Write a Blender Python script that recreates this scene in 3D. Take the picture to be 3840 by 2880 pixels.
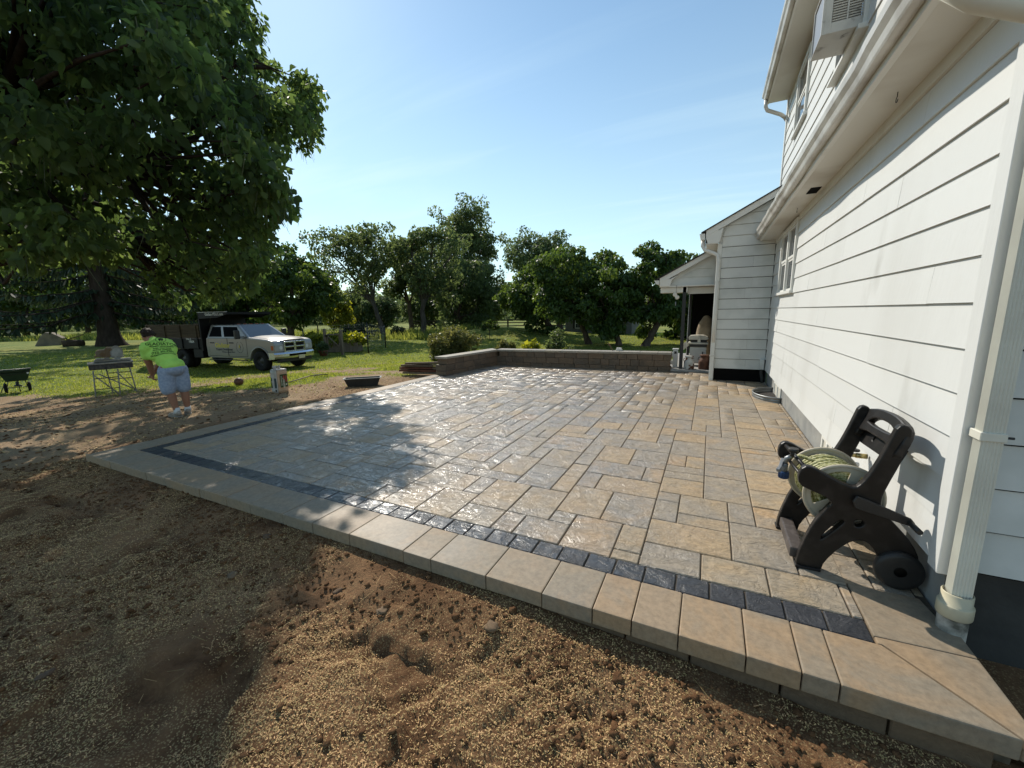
import bpy, bmesh, math, random
import numpy as np
from mathutils import Vector, Matrix, Euler, noise
from mathutils.bvhtree import BVHTree

for o in list(bpy.data.objects):
    bpy.data.objects.remove(o, do_unlink=True)
SC = bpy.context.scene
COL = SC.collection
rnd = random.Random(11)
rng = np.random.default_rng(11)
PI = math.pi

# ---------------------------------------------------------------- camera
CAMH = 1.65
YAW, PITCH, ROLL = math.radians(26.0247643), math.radians(9.98579057), math.radians(0.99029516)
fw = Vector((-math.sin(YAW)*math.cos(PITCH), math.cos(YAW)*math.cos(PITCH), -math.sin(PITCH)))
rt = Vector((math.cos(YAW), math.sin(YAW), 0))
dn = fw.cross(rt)
r2 = math.cos(ROLL)*rt + math.sin(ROLL)*dn
d2 = -math.sin(ROLL)*rt + math.cos(ROLL)*dn
cd = bpy.data.cameras.new('camera')
cam = bpy.data.objects.new('camera', cd)
COL.objects.link(cam)
cam.matrix_world = Matrix(((r2.x, -d2.x, -fw.x, 0), (r2.y, -d2.y, -fw.y, 0), (r2.z, -d2.z, -fw.z, CAMH), (0, 0, 0, 1)))
cd.sensor_width = 36
cd.sensor_fit = 'HORIZONTAL'
cd.lens = 36*1514.24/3840
cd.clip_start = 0.05
cd.clip_end = 3000
SC.camera = cam

# ---------------------------------------------------------------- sky, sun, exposure
SUN_EL, SUN_AZ = math.radians(40), math.radians(-53)      # azimuth from +Y, clockwise positive
SUND = Vector((math.sin(SUN_AZ)*math.cos(SUN_EL), math.cos(SUN_AZ)*math.cos(SUN_EL), math.sin(SUN_EL)))
world = bpy.data.worlds.new('World')
SC.world = world
world.use_nodes = True
wn, wl = world.node_tree.nodes, world.node_tree.links
wn.clear()
wo = wn.new('ShaderNodeOutputWorld')
bg = wn.new('ShaderNodeBackground')
sky = wn.new('ShaderNodeTexSky')
sky.sky_type = 'NISHITA'
sky.sun_disc = False
sky.sun_elevation = SUN_EL
sky.sun_rotation = SUN_AZ
sky.altitude = 100
sky.air_density = 1.0
sky.dust_density = 0.15
sky.ozone_density = 1.2
bg.inputs['Strength'].default_value = 0.12
# thin high cloud streaks, laid out by direction on the dome
tc = wn.new('ShaderNodeTexCoord')
sep = wn.new('ShaderNodeSeparateXYZ')
wl.new(tc.outputs['Generated'], sep.inputs[0])
mx = wn.new('ShaderNodeMath'); mx.operation = 'MAXIMUM'; mx.inputs[1].default_value = 0.03
wl.new(sep.outputs['Z'], mx.inputs[0])
ad = wn.new('ShaderNodeMath'); ad.operation = 'ADD'; ad.inputs[1].default_value = 0.12
wl.new(mx.outputs[0], ad.inputs[0])
dv = wn.new('ShaderNodeVectorMath'); dv.operation = 'DIVIDE'
cmb = wn.new('ShaderNodeCombineXYZ')
for i in range(3):
    wl.new(ad.outputs[0], cmb.inputs[i])
wl.new(tc.outputs['Generated'], dv.inputs[0]); wl.new(cmb.outputs[0], dv.inputs[1])
mp = wn.new('ShaderNodeMapping')
mp.inputs['Rotation'].default_value = (0, 0, math.radians(35))
mp.inputs['Scale'].default_value = (0.32, 1.25, 0.0)
wl.new(dv.outputs[0], mp.inputs[0])
nz = wn.new('ShaderNodeTexNoise')
nz.inputs['Scale'].default_value = 1.5; nz.inputs['Detail'].default_value = 7; nz.inputs['Roughness'].default_value = 0.52
nz.inputs['Distortion'].default_value = 0.6
wl.new(mp.outputs[0], nz.inputs['Vector'])
rp = wn.new('ShaderNodeMapRange')
rp.inputs['From Min'].default_value = 0.47; rp.inputs['From Max'].default_value = 0.80
wl.new(nz.outputs[0], rp.inputs['Value'])
hz = wn.new('ShaderNodeMapRange')           # streaks only low in the sky
hz.inputs['From Min'].default_value = 0.62; hz.inputs['From Max'].default_value = 0.30
hz.inputs['To Max'].default_value = 0.55
wl.new(sep.outputs['Z'], hz.inputs['Value'])
mu = wn.new('ShaderNodeMath'); mu.operation = 'MULTIPLY'
wl.new(rp.outputs[0], mu.inputs[0]); wl.new(hz.outputs[0], mu.inputs[1])
mxc = wn.new('ShaderNodeMix'); mxc.data_type = 'RGBA'
mxc.inputs['B'].default_value = (6.4, 6.9, 7.4, 1)
wl.new(mu.outputs[0], mxc.inputs['Factor']); wl.new(sky.outputs[0], mxc.inputs['A'])
hb = wn.new('ShaderNodeMapRange'); hb.interpolation_type = 'SMOOTHSTEP'      # pale summer haze low down
hb.inputs['From Min'].default_value = 0.0; hb.inputs['From Max'].default_value = 0.62
hb.inputs['To Min'].default_value = 0.50; hb.inputs['To Max'].default_value = 0.07
wl.new(sep.outputs['Z'], hb.inputs['Value'])
mh = wn.new('ShaderNodeMix'); mh.data_type = 'RGBA'
mh.inputs['B'].default_value = (5.6, 6.1, 6.3, 1)
wl.new(hb.outputs[0], mh.inputs['Factor']); wl.new(mxc.outputs['Result'], mh.inputs['A'])
mt = wn.new('ShaderNodeMix'); mt.data_type = 'RGBA'; mt.blend_type = 'MULTIPLY'
mt.inputs['Factor'].default_value = 1.0; mt.inputs['B'].default_value = (0.90, 1.04, 1.01, 1)
wl.new(mh.outputs['Result'], mt.inputs['A']); wl.new(mt.outputs['Result'], bg.inputs['Color'])
wl.new(bg.outputs[0], wo.inputs[0])

sl = bpy.data.lights.new('sun', 'SUN')
sl.energy = 3.7
sl.angle = math.radians(0.53)
sl.color = (1.0, 0.93, 0.82)
sun = bpy.data.objects.new('sun', sl)
sun.rotation_euler = SUND.to_track_quat('Z', 'Y').to_euler()
sun.location = SUND*60
COL.objects.link(sun)

SC.view_settings.view_transform = 'Standard'
SC.view_settings.look = 'None'
SC.view_settings.exposure = 0.4
SC.view_settings.gamma = 1.0
SC.view_settings.use_curve_mapping = False
SC.render.engine = 'CYCLES'
SC.cycles.max_bounces = 8
SC.cycles.diffuse_bounces = 3
SC.cycles.glossy_bounces = 3
SC.cycles.transmission_bounces = 4
SC.cycles.transparent_max_bounces = 8
SC.cycles.caustics_reflective = False
SC.cycles.caustics_refractive = False
SC.cycles.use_denoising = True

# ---------------------------------------------------------------- helpers
def wloc(o):
    v = Vector((0, 0, 0))
    while o is not None:
        v += o.location
        o = o.parent
    return v

def tag(o, label=None, cat=None, group=None, kind=None):
    if label: o['label'] = label
    if cat: o['category'] = cat
    if group: o['group'] = group
    if kind: o['kind'] = kind
    return o

def thing(name, loc, label, cat, group=None, kind=None):
    o = bpy.data.objects.new(name, None)
    o.location = loc
    o.empty_display_size = 0.2
    COL.objects.link(o)
    return tag(o, label, cat, group, kind)

def link_mesh(name, me, mat, parent=None):
    o = bpy.data.objects.new(name, me)
    if mat is not None and not me.materials:
        me.materials.append(mat)
    COL.objects.link(o)
    if parent is not None:
        o.parent = parent
    return o

def np_mesh(name, V, F, mat=None, parent=None, smooth=False, attr=None, world=True, link=True):
    """V (n,3), F (m,k) arrays of constant k"""
    V = np.asarray(V, dtype=np.float32)
    F = np.asarray(F, dtype=np.int32)
    if parent is not None and world:
        V = V - np.array(wloc(parent), dtype=np.float32)
    me = bpy.data.meshes.new(name)
    me.vertices.add(len(V)); me.vertices.foreach_set('co', V.ravel())
    m, k = F.shape
    me.loops.add(m*k); me.loops.foreach_set('vertex_index', F.ravel())
    me.polygons.add(m)
    me.polygons.foreach_set('loop_start', np.arange(0, m*k, k, dtype=np.int32))
    if smooth:
        me.polygons.foreach_set('use_smooth', np.ones(m, dtype=bool))
    if attr:
        for an, (dom, vals) in attr.items():
            a = me.attributes.new(an, 'FLOAT', dom)
            a.data.foreach_set('value', np.asarray(vals, dtype=np.float32))
    me.update(calc_edges=True)
    if mat is not None: me.materials.append(mat)
    if not link: return me
    return link_mesh(name, me, None, parent)

class MB:
    """collects shapes, builds ONE mesh object"""
    def __init__(self):
        self.v = []; self.f = []; self.s = []
    def add(self, vs, fs, smooth=False):
        b = len(self.v)
        self.v += [tuple(x) for x in vs]
        self.f += [tuple(i+b for i in f) for f in fs]
        self.s += [smooth]*len(fs)
        return self
    def box(self, x0, x1, y0, y1, z0, z1, rot=None, piv=None):
        vs = [Vector(p) for p in ((x0,y0,z0),(x1,y0,z0),(x1,y1,z0),(x0,y1,z0),(x0,y0,z1),(x1,y0,z1),(x1,y1,z1),(x0,y1,z1))]
        if rot is not None:
            p = Vector(piv) if piv else Vector(((x0+x1)/2,(y0+y1)/2,(z0+z1)/2))
            vs = [rot @ (v-p) + p for v in vs]
        return self.add(vs, [(0,3,2,1),(4,5,6,7),(0,1,5,4),(1,2,6,5),(2,3,7,6),(3,0,4,7)])
    def frame(self, x0, x1, y0, y1, z0, z1, w, wb=None, wt=None, bottom=True):
        """rectangular frame in the yz plane, pieces butted end to end"""
        wt = w if wt is None else wt; wb = w if wb is None else wb
        self.box(x0,x1,y0,y0+w,z0,z1).box(x0,x1,y1-w,y1,z0,z1).box(x0,x1,y0+w,y1-w,z1-wt,z1)
        if bottom: self.box(x0,x1,y0+w,y1-w,z0,z0+wb)
        return self
    def bar(self, a, b, w, h=None, up=(0,0,1)):
        a, b = Vector(a), Vector(b); h = h or w
        d = (b-a).normalized(); u = Vector(up)
        if abs(d.dot(u)) > 0.98: u = Vector((1,0,0))
        s = d.cross(u).normalized(); t = s.cross(d)
        vs = [p + s*i*w/2 + t*j*h/2 for p in (a,b) for i,j in ((-1,-1),(1,-1),(1,1),(-1,1))]
        return self.add(vs, [(0,3,2,1),(4,5,6,7),(0,1,5,4),(1,2,6,5),(2,3,7,6),(3,0,4,7)])
    def tube(self, pts, r, n=8, caps=True, smooth=True):
        pts = [Vector(p) for p in pts]
        rs = r if isinstance(r, (list, tuple)) else [r]*len(pts)
        vs = []; fs = []
        up = Vector((0,0,1)); prev = None
        for i, p in enumerate(pts):
            d = (pts[min(i+1,len(pts)-1)]-pts[max(i-1,0)])
            if d.length < 1e-9: d = Vector((0,0,1))
            d.normalize()
            if prev is None:
                u = up if abs(d.dot(up)) < 0.95 else Vector((1,0,0))
                s = d.cross(u).normalized()
            else:
                s = (prev - d*prev.dot(d)).normalized()
            prev = s; t = d.cross(s)
            for k in range(n):
                a = 2*PI*k/n
                vs.append(p + (s*math.cos(a)+t*math.sin(a))*rs[i])
        for i in range(len(pts)-1):
            for k in range(n):
                fs.append((i*n+k, i*n+(k+1)%n, (i+1)*n+(k+1)%n, (i+1)*n+k))
        self.add(vs, fs, smooth)
        if caps:
            self.add(vs[:n], [tuple(range(n-1,-1,-1))]); self.add(vs[-n:], [tuple(range(n))])
        return self
    def cyl(self, c, r, h, n=20, axis='z', r2=None, smooth=True):
        c = Vector(c); ax = {'x':Vector((1,0,0)),'y':Vector((0,1,0)),'z':Vector((0,0,1))}[axis]
        return self.tube([c, c+ax*h], [r, r if r2 is None else r2], n, True, smooth)
    def lathe(self, c, prof, n=24, axis='z', smooth=True):
        """prof: list of (radius, height)"""
        c = Vector(c); vs = []; fs = []
        for (r, h) in prof:
            for k in range(n):
                a = 2*PI*k/n
                q = (r*math.cos(a), r*math.sin(a), h)
                if axis == 'y': q = (q[0], q[2], q[1])
                if axis == 'x': q = (q[2], q[0], q[1])
                vs.append(c+Vector(q))
        for i in range(len(prof)-1):
            for k in range(n):
                fs.append((i*n+k, i*n+(k+1)%n, (i+1)*n+(k+1)%n, (i+1)*n+k))
        return self.add(vs, fs, smooth)
    def prism(self, poly, axis, a, b):
        """poly: 2D points in the plane across axis; extruded a..b along it"""
        def P(p, t):
            return {'x':(t,p[0],p[1]),'y':(p[0],t,p[1]),'z':(p[0],p[1],t)}[axis]
        n = len(poly)
        vs = [P(p,a) for p in poly]+[P(p,b) for p in poly]
        fs = [(i,(i+1)%n,n+(i+1)%n,n+i) for i in range(n)]+[tuple(range(n-1,-1,-1)), tuple(range(n,2*n))]
        return self.add(vs, fs)
    def ell(self, c, r, n=16, m=10, rot=None):
        c = Vector(c); r = Vector(r) if hasattr(r,'__len__') else Vector((r,r,r))
        vs = []; fs = []
        for i in range(m+1):
            th = PI*i/m
            for k in range(n):
                a = 2*PI*k/n
                q = Vector((r.x*math.sin(th)*math.cos(a), r.y*math.sin(th)*math.sin(a), r.z*math.cos(th)))
                vs.append(c + (rot @ q if rot else q))
        for i in range(m):
            for k in range(n):
                fs.append((i*n+k, (i+1)*n+k, (i+1)*n+(k+1)%n, i*n+(k+1)%n))
        return self.add(vs, fs, True)
    def build(self, name, mat, parent=None, bev=0, seg=1, world=True, weld=True, fixn=True, smooth=None):
        off = wloc(parent) if (parent is not None and world) else Vector((0,0,0))
        me = bpy.data.meshes.new(name)
        me.from_pydata([tuple(Vector(v)-off) for v in self.v], [], self.f)
        for p, s in zip(me.polygons, self.s):
            p.use_smooth = s if smooth is None else smooth
        if bev or fixn:
            bm = bmesh.new(); bm.from_mesh(me)
            if weld: bmesh.ops.remove_doubles(bm, verts=bm.verts, dist=1e-5)
            bmesh.ops.recalc_face_normals(bm, faces=bm.faces)
            if bev:
                ed = [e for e in bm.edges if len(e.link_faces) == 2 and e.calc_face_angle(0) > 0.6]
                bmesh.ops.bevel(bm, geom=ed, offset=bev, segments=seg, affect='EDGES', profile=0.6, clamp_overlap=True)
            bm.to_mesh(me); bm.free()
        return link_mesh(name, me, mat, parent)

def dup(o, parent=None, loc=None, rotz=None):
    c = o.copy(); COL.objects.link(c)
    if parent is not None: c.parent = parent
    if loc is not None: c.location = loc
    if rotz is not None: c.rotation_euler = (0,0,rotz)
    for ch in list(o.children):
        dup(ch, c)
    return c

def plate(outline, holes, thick, bev=0.0, res=6):
    """2D outline with holes -> mesh extruded symmetric about z=0 (local xy plane)"""
    cu = bpy.data.curves.new('outline', 'CURVE'); cu.dimensions = '2D'; cu.fill_mode = 'BOTH'
    cu.extrude = thick/2 - bev; cu.bevel_depth = bev; cu.bevel_resolution = 1
    for pts in [outline]+holes:
        sp = cu.splines.new('POLY'); sp.points.add(len(pts)-1); sp.use_cyclic_u = True
        for i, p in enumerate(pts): sp.points[i].co = (p[0], p[1], 0, 1)
    ob = bpy.data.objects.new('outline', cu); COL.objects.link(ob)
    dg = bpy.context.evaluated_depsgraph_get()
    me = bpy.data.meshes.new_from_object(ob.evaluated_get(dg))
    bpy.data.objects.remove(ob, do_unlink=True); bpy.data.curves.remove(cu)
    me.materials.clear()
    return me

def smooth_poly(pts, it=2):
    for _ in range(it):
        out = []
        for i in range(len(pts)):
            a = pts[i]; b = pts[(i+1) % len(pts)]
            out += [(a[0]*.75+b[0]*.25, a[1]*.75+b[1]*.25), (a[0]*.25+b[0]*.75, a[1]*.25+b[1]*.75)]
        pts = out
    return pts

def text_mesh(txt, size, depth=0.0, align='CENTER', xs=1.0, bold=0.0):
    cu = bpy.data.curves.new('lettering', 'FONT'); cu.body = txt; cu.size = size; cu.extrude = depth
    cu.align_x = align; cu.align_y = 'CENTER'; cu.offset = bold; cu.resolution_u = 3
    ob = bpy.data.objects.new('lettering', cu); COL.objects.link(ob)
    dg = bpy.context.evaluated_depsgraph_get()
    me = bpy.data.meshes.new_from_object(ob.evaluated_get(dg))
    bpy.data.objects.remove(ob, do_unlink=True); bpy.data.curves.remove(cu)
    me.materials.clear()
    if xs != 1.0:
        for v in me.vertices: v.co.x *= xs
    return me

# numpy value noise / fbm
_perm = np.random.default_rng(5).permutation(512)
_perm = np.concatenate([_perm, _perm, _perm])
_val = np.random.default_rng(6).random(2048)
def vnoise(x, y, seed=0):
    xi = np.floor(x).astype(int); yi = np.floor(y).astype(int)
    fx = x-xi; fy = y-yi
    fx = fx*fx*fx*(fx*(fx*6-15)+10); fy = fy*fy*fy*(fy*(fy*6-15)+10)
    def h(a, b): return _val[(_perm[(_perm[(a+seed*17) % 512] + b) % 512]) % 2048]
    return (h(xi,yi)*(1-fx)+h(xi+1,yi)*fx)*(1-fy) + (h(xi,yi+1)*(1-fx)+h(xi+1,yi+1)*fx)*fy
def fbm(x, y, oct=4, seed=0, gain=0.5):
    s = 0; a = 1; t = 0
    for i in range(oct):
        s = s + a*vnoise(x*2**i+i*13.7, y*2**i-i*7.3, seed+i); t += a; a *= gain
    return s/t
def sst(a, b, x):
    t = np.clip((x-a)/(b-a), 0, 1); return t*t*(3-2*t)

def ground_z(x, y):
    x = np.asarray(x, dtype=float); y = np.asarray(y, dtype=float)
    d = np.hypot(x+3, y-6)
    lawn = -0.08-0.50*sst(5.5,15.5,d)+0.35*sst(17,33,d)
    soil = -0.12-0.10*sst(-6.5,0.5,x)
    w = (1-sst(1.9,3.2,y))*(1-sst(7.0,12.0,d))
    return lawn*(1-w)+soil*w
def gz(x, y): return float(ground_z(x, y))

# ---------------------------------------------------------------- materials
MATS = {}
def mat(name, col, rough=0.6, spec=0.5, metal=0.0, var=None, vscale=6.0, vdetail=4, vmin=0.35, vmax=0.65, bump=0.0, bscale=30.0,
        rand=0.0, coat=0.0, transl=0.0, tv=2.9, tint=0.0, col3=None, c3scale=1.0, c3min=.55, c3max=.7, stretch=None, coord='Object', rvar=0.0, trans=0.0, ior=1.45, alpha=1.0):
    m = bpy.data.materials.new(name); m.use_nodes = True
    nt = m.node_tree; N = nt.nodes; L = nt.links
    b = N['Principled BSDF']
    b.inputs['Base Color'].default_value = (*col, 1)
    b.inputs['Roughness'].default_value = rough
    b.inputs['Specular IOR Level'].default_value = spec
    b.inputs['Metallic'].default_value = metal
    b.inputs['Coat Weight'].default_value = coat
    b.inputs['IOR'].default_value = ior
    if trans: b.inputs['Transmission Weight'].default_value = trans
    if alpha < 1: b.inputs['Alpha'].default_value = alpha
    t = N.new('ShaderNodeTexCoord')
    vec = t.outputs[coord]
    if stretch:
        mpn = N.new('ShaderNodeMapping'); mpn.inputs['Scale'].default_value = stretch
        L.new(vec, mpn.inputs[0]); vec = mpn.outputs[0]
    out = None
    def noise_fac(scale, lo, hi, detail):
        n = N.new('ShaderNodeTexNoise'); n.inputs['Scale'].default_value = scale; n.inputs['Detail'].default_value = detail
        L.new(vec, n.inputs['Vector'])
        r = N.new('ShaderNodeMapRange'); r.inputs['From Min'].default_value = lo; r.inputs['From Max'].default_value = hi
        L.new(n.outputs[0], r.inputs['Value'])
        return r.outputs[0]
    cur = None
    if var is not None:
        mixn = N.new('ShaderNodeMix'); mixn.data_type = 'RGBA'
        mixn.inputs['A'].default_value = (*col,1); mixn.inputs['B'].default_value = (*var,1)
        f = noise_fac(vscale, vmin, vmax, vdetail)
        L.new(f, mixn.inputs['Factor']); cur = mixn.outputs['Result']
        if rvar:
            rr = N.new('ShaderNodeMapRange'); rr.inputs['To Min'].default_value = rough; rr.inputs['To Max'].default_value = rough+rvar
            L.new(f, rr.inputs['Value']); L.new(rr.outputs[0], b.inputs['Roughness'])
    if col3 is not None:
        mixn = N.new('ShaderNodeMix'); mixn.data_type = 'RGBA'
        if cur: L.new(cur, mixn.inputs['A'])
        else: mixn.inputs['A'].default_value = (*col,1)
        mixn.inputs['B'].default_value = (*col3,1)
        L.new(noise_fac(c3scale, c3min, c3max, 5), mixn.inputs['Factor']); cur = mixn.outputs['Result']
    if rand or tint:
        hs = N.new('ShaderNodeHueSaturation')
        if cur: L.new(cur, hs.inputs['Color'])
        else: hs.inputs['Color'].default_value = (*col,1)
        if rand:
            oi = N.new('ShaderNodeObjectInfo'); src = oi.outputs['Random']; amt = rand
        else:
            at = N.new('ShaderNodeAttribute'); at.attribute_name = 'tint'; src = at.outputs['Fac']; amt = tint
        r = N.new('ShaderNodeMapRange'); r.inputs['To Min'].default_value = 1-amt; r.inputs['To Max'].default_value = 1+amt
        L.new(src, r.inputs['Value']); L.new(r.outputs[0], hs.inputs['Value'])
        if tint:
            r2_ = N.new('ShaderNodeMapRange'); r2_.inputs['To Min'].default_value = 0.515; r2_.inputs['To Max'].default_value = 0.48
            L.new(src, r2_.inputs['Value']); L.new(r2_.outputs[0], hs.inputs['Hue'])
        cur = hs.outputs[0]
    if cur: L.new(cur, b.inputs['Base Color'])
    if bump:
        n = N.new('ShaderNodeTexNoise'); n.inputs['Scale'].default_value = bscale; n.inputs['Detail'].default_value = 6
        L.new(vec, n.inputs['Vector'])
        bn = N.new('ShaderNodeBump'); bn.inputs['Strength'].default_value = bump; bn.inputs['Distance'].default_value = 0.02
        L.new(n.outputs[0], bn.inputs['Height']); L.new(bn.outputs[0], b.inputs['Normal'])
    if transl:
        tr = N.new('ShaderNodeBsdfTranslucent')
        ms = N.new('ShaderNodeMixShader'); ms.inputs[0].default_value = transl
        hs2 = N.new('ShaderNodeHueSaturation'); hs2.inputs['Hue'].default_value = 0.462; hs2.inputs['Saturation'].default_value = 1.15; hs2.inputs['Value'].default_value = tv
        if cur: L.new(cur, hs2.inputs['Color'])
        else: hs2.inputs['Color'].default_value = (*col,1)
        L.new(hs2.outputs[0], tr.inputs['Color'])
        o = N['Material Output']
        L.new(b.outputs[0], ms.inputs[1]); L.new(tr.outputs[0], ms.inputs[2]); L.new(ms.outputs[0], o.inputs['Surface'])
    MATS[name] = m
    return m

WHITE = mat('white_siding_paint', (.66,.67,.65), .5, .4, var=(.60,.605,.58), vscale=1.3, vmin=.5, vmax=.8, bump=.10, bscale=26, rand=.03, stretch=(1,1,.35), col3=(.48,.48,.45), c3scale=2.1, c3min=.64, c3max=.80)
WHITE_D = mat('weathered_white_siding', (.66,.67,.64), .6, .3, var=(.50,.52,.49), vscale=2.2, vmin=.45, vmax=.75, bump=.06, bscale=50, rand=.03)
TRIM = mat('white_trim_paint', (.70,.70,.66), .5, .4, var=(.58,.57,.52), vscale=3, vmin=.55, vmax=.8, bump=.03, bscale=40)
SOFFIT = mat('soffit_paint', (.66,.65,.60), .6, .3, var=(.52,.49,.43), vscale=1.4, vmin=.5, vmax=.75)
GUTTER = mat('aged_gutter_metal', (.60,.59,.55), .4, .5, var=(.34,.31,.27), vscale=2.2, vmin=.45, vmax=.7, bump=.05, bscale=20)
DSPOUT = mat('cream_downspout', (.70,.69,.60), .42, .5, var=(.60,.58,.50), vscale=3)
PVC = mat('yellowed_pvc', (.58,.52,.36), .4, .5, var=(.40,.37,.28), vscale=5)
PVC_D = mat('dirty_pipe', (.45,.44,.40), .6, .4, var=(.10,.10,.085), vscale=9, vmin=.45, vmax=.62)
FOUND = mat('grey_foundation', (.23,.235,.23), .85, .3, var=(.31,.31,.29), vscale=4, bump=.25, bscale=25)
FOUND_D = mat('shaded_foundation', (.038,.038,.036), .8, .3, var=(.055,.055,.052), vscale=4, bump=.2, bscale=25)  # foundation darkened, the side wall's shade put into the colour
SHINGLE = mat('asphalt_shingle', (.035,.033,.032), .9, .2, var=(.07,.065,.06), vscale=30, bump=.3, bscale=80)
GLASS = mat('window_glass', (.03,.035,.04), .05, .8)
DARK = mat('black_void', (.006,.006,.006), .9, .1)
METALGREY = mat('galvanised_steel', (.30,.31,.31), .45, .5, metal=.7, var=(.20,.21,.21), vscale=6)
BLACKP = mat('black_plastic', (.018,.017,.016), .45, .45, var=(.03,.028,.026), vscale=8)
BLACKM = mat('black_metal_paint', (.012,.012,.013), .4, .5)
# ---------------------------------------------------------------- ground
def soil_mask(x, y):
    yb = np.interp(x, [-40,-25,-19,-12.6,-10,-8.2,-7.5,-6.9], [1.5,2.6,3.9,5.2,5.9,6.3,9.0,11.0])
    n = fbm(x*.55, y*.55, 4, 3)
    s = yb - y + 2.6*(n-.5)
    m = sst(-.9, .7, s)
    # thin worn strips in the lawn
    d = np.hypot(x+3, y-6)
    strip = np.exp(-((y-(9.6+.15*(x+9)))/0.55)**2)*sst(-15,-10,x)*sst(-6.2,-7.2,x)
    worn = sst(.47,.68, fbm(x*.35+9, y*.5, 4, 8))*(1-sst(9,17,d))
    return np.clip(np.maximum(m, np.maximum(strip*1.0*sst(.35,.55,n), .88*worn)), 0, 1)

def ground_full(x, y):
    x = np.asarray(x, dtype=float); y = np.asarray(y, dtype=float)
    z = ground_z(x, y)
    d = np.hypot(x, y)
    near = (1-sst(6, 13, d))
    m = soil_mask(x, y)
    lump = (fbm(x*2.6, y*2.6, 3, 21)-.5)*.075 + (fbm(x*11, y*11, 3, 31)-.5)*.045
    ridge = np.abs(fbm(x*1.7+4, y*5.2, 3, 41)-.5)*(-.05)
    tr_ = np.maximum(0, np.sin((x*.82-y*.57)*52+3*fbm(x*2,y*2,2,91)))*sst(.55,.66,fbm(x*.9+2, y*1.4, 3, 93))*.016
    dent = -.055*sst(.66,.74,fbm(x*2.3+7, y*2.9, 2, 97))
    z = z + near*m*(lump+ridge+tr_+dent) + (1-m)*(fbm(x*.9, y*.9, 3, 51)-.5)*.05
    z = z + .5*(fbm(x*.05, y*.05, 2, 61)-.5)*sst(25, 60, np.hypot(x+3,y-6))
    # gentle mound on the lawn by the shed
    z = z + 0.62*np.exp(-(((x+17)/5.0)**2 + ((y-33)/4.0)**2))
    # bank the loose soil against the paving edge
    e = sst(1.45, 1.95, y)*sst(2.6, 2.2, y)*((x>-7.3)&(x<1.9))
    zt = -.098 - .115*sst(-1.6, 1.1, x) + (fbm(x*3.1, y*3.1, 3, 71)-.5)*.035
    z = z*(1-e) + zt*e
    z = np.where((x>-6.85)&(x<1.3)&(y>2.12)&(y<11.3), -.30, z)      # under the paving
    z = np.where((x>1.3)&(y>2.0), np.minimum(z, -.2), z)
    return z

def spaced(edges):
    out = []
    for a, b, s in edges:
        n = max(1, int(round((b-a)/s)))
        out.append(np.linspace(a, b, n, endpoint=False))
    return np.concatenate(out + [np.array([edges[-1][1]])])
gx = spaced([(-900,-300,60),(-300,-120,15),(-120,-50,3),(-50,-24,.8),(-24,-13,.22),(-13,-7.4,.10),(-7.4,1.6,.03),(1.6,4,.2),(4,30,2),(30,120,12),(120,600,60)])
gy = spaced([(-300,-40,40),(-40,-6,4),(-6,-1,.4),(-1,.2,.06),(.2,2.16,.022),(2.16,7,.085),(7,13,.2),(13,24,.5),(24,60,1.2),(60,140,5),(140,400,25),(400,1500,100)])
GX, GY = np.meshgrid(gx, gy)
GZ = ground_full(GX, GY)
V = np.stack([GX.ravel(), GY.ravel(), GZ.ravel()], 1)
nx, ny = len(gx), len(gy)
ii = np.arange(ny-1)[:,None]*nx + np.arange(nx-1)[None,:]
F = np.stack([ii, ii+1, ii+1+nx, ii+nx], -1).reshape(-1, 4)
GM = soil_mask(V[:,0], V[:,1])

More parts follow.
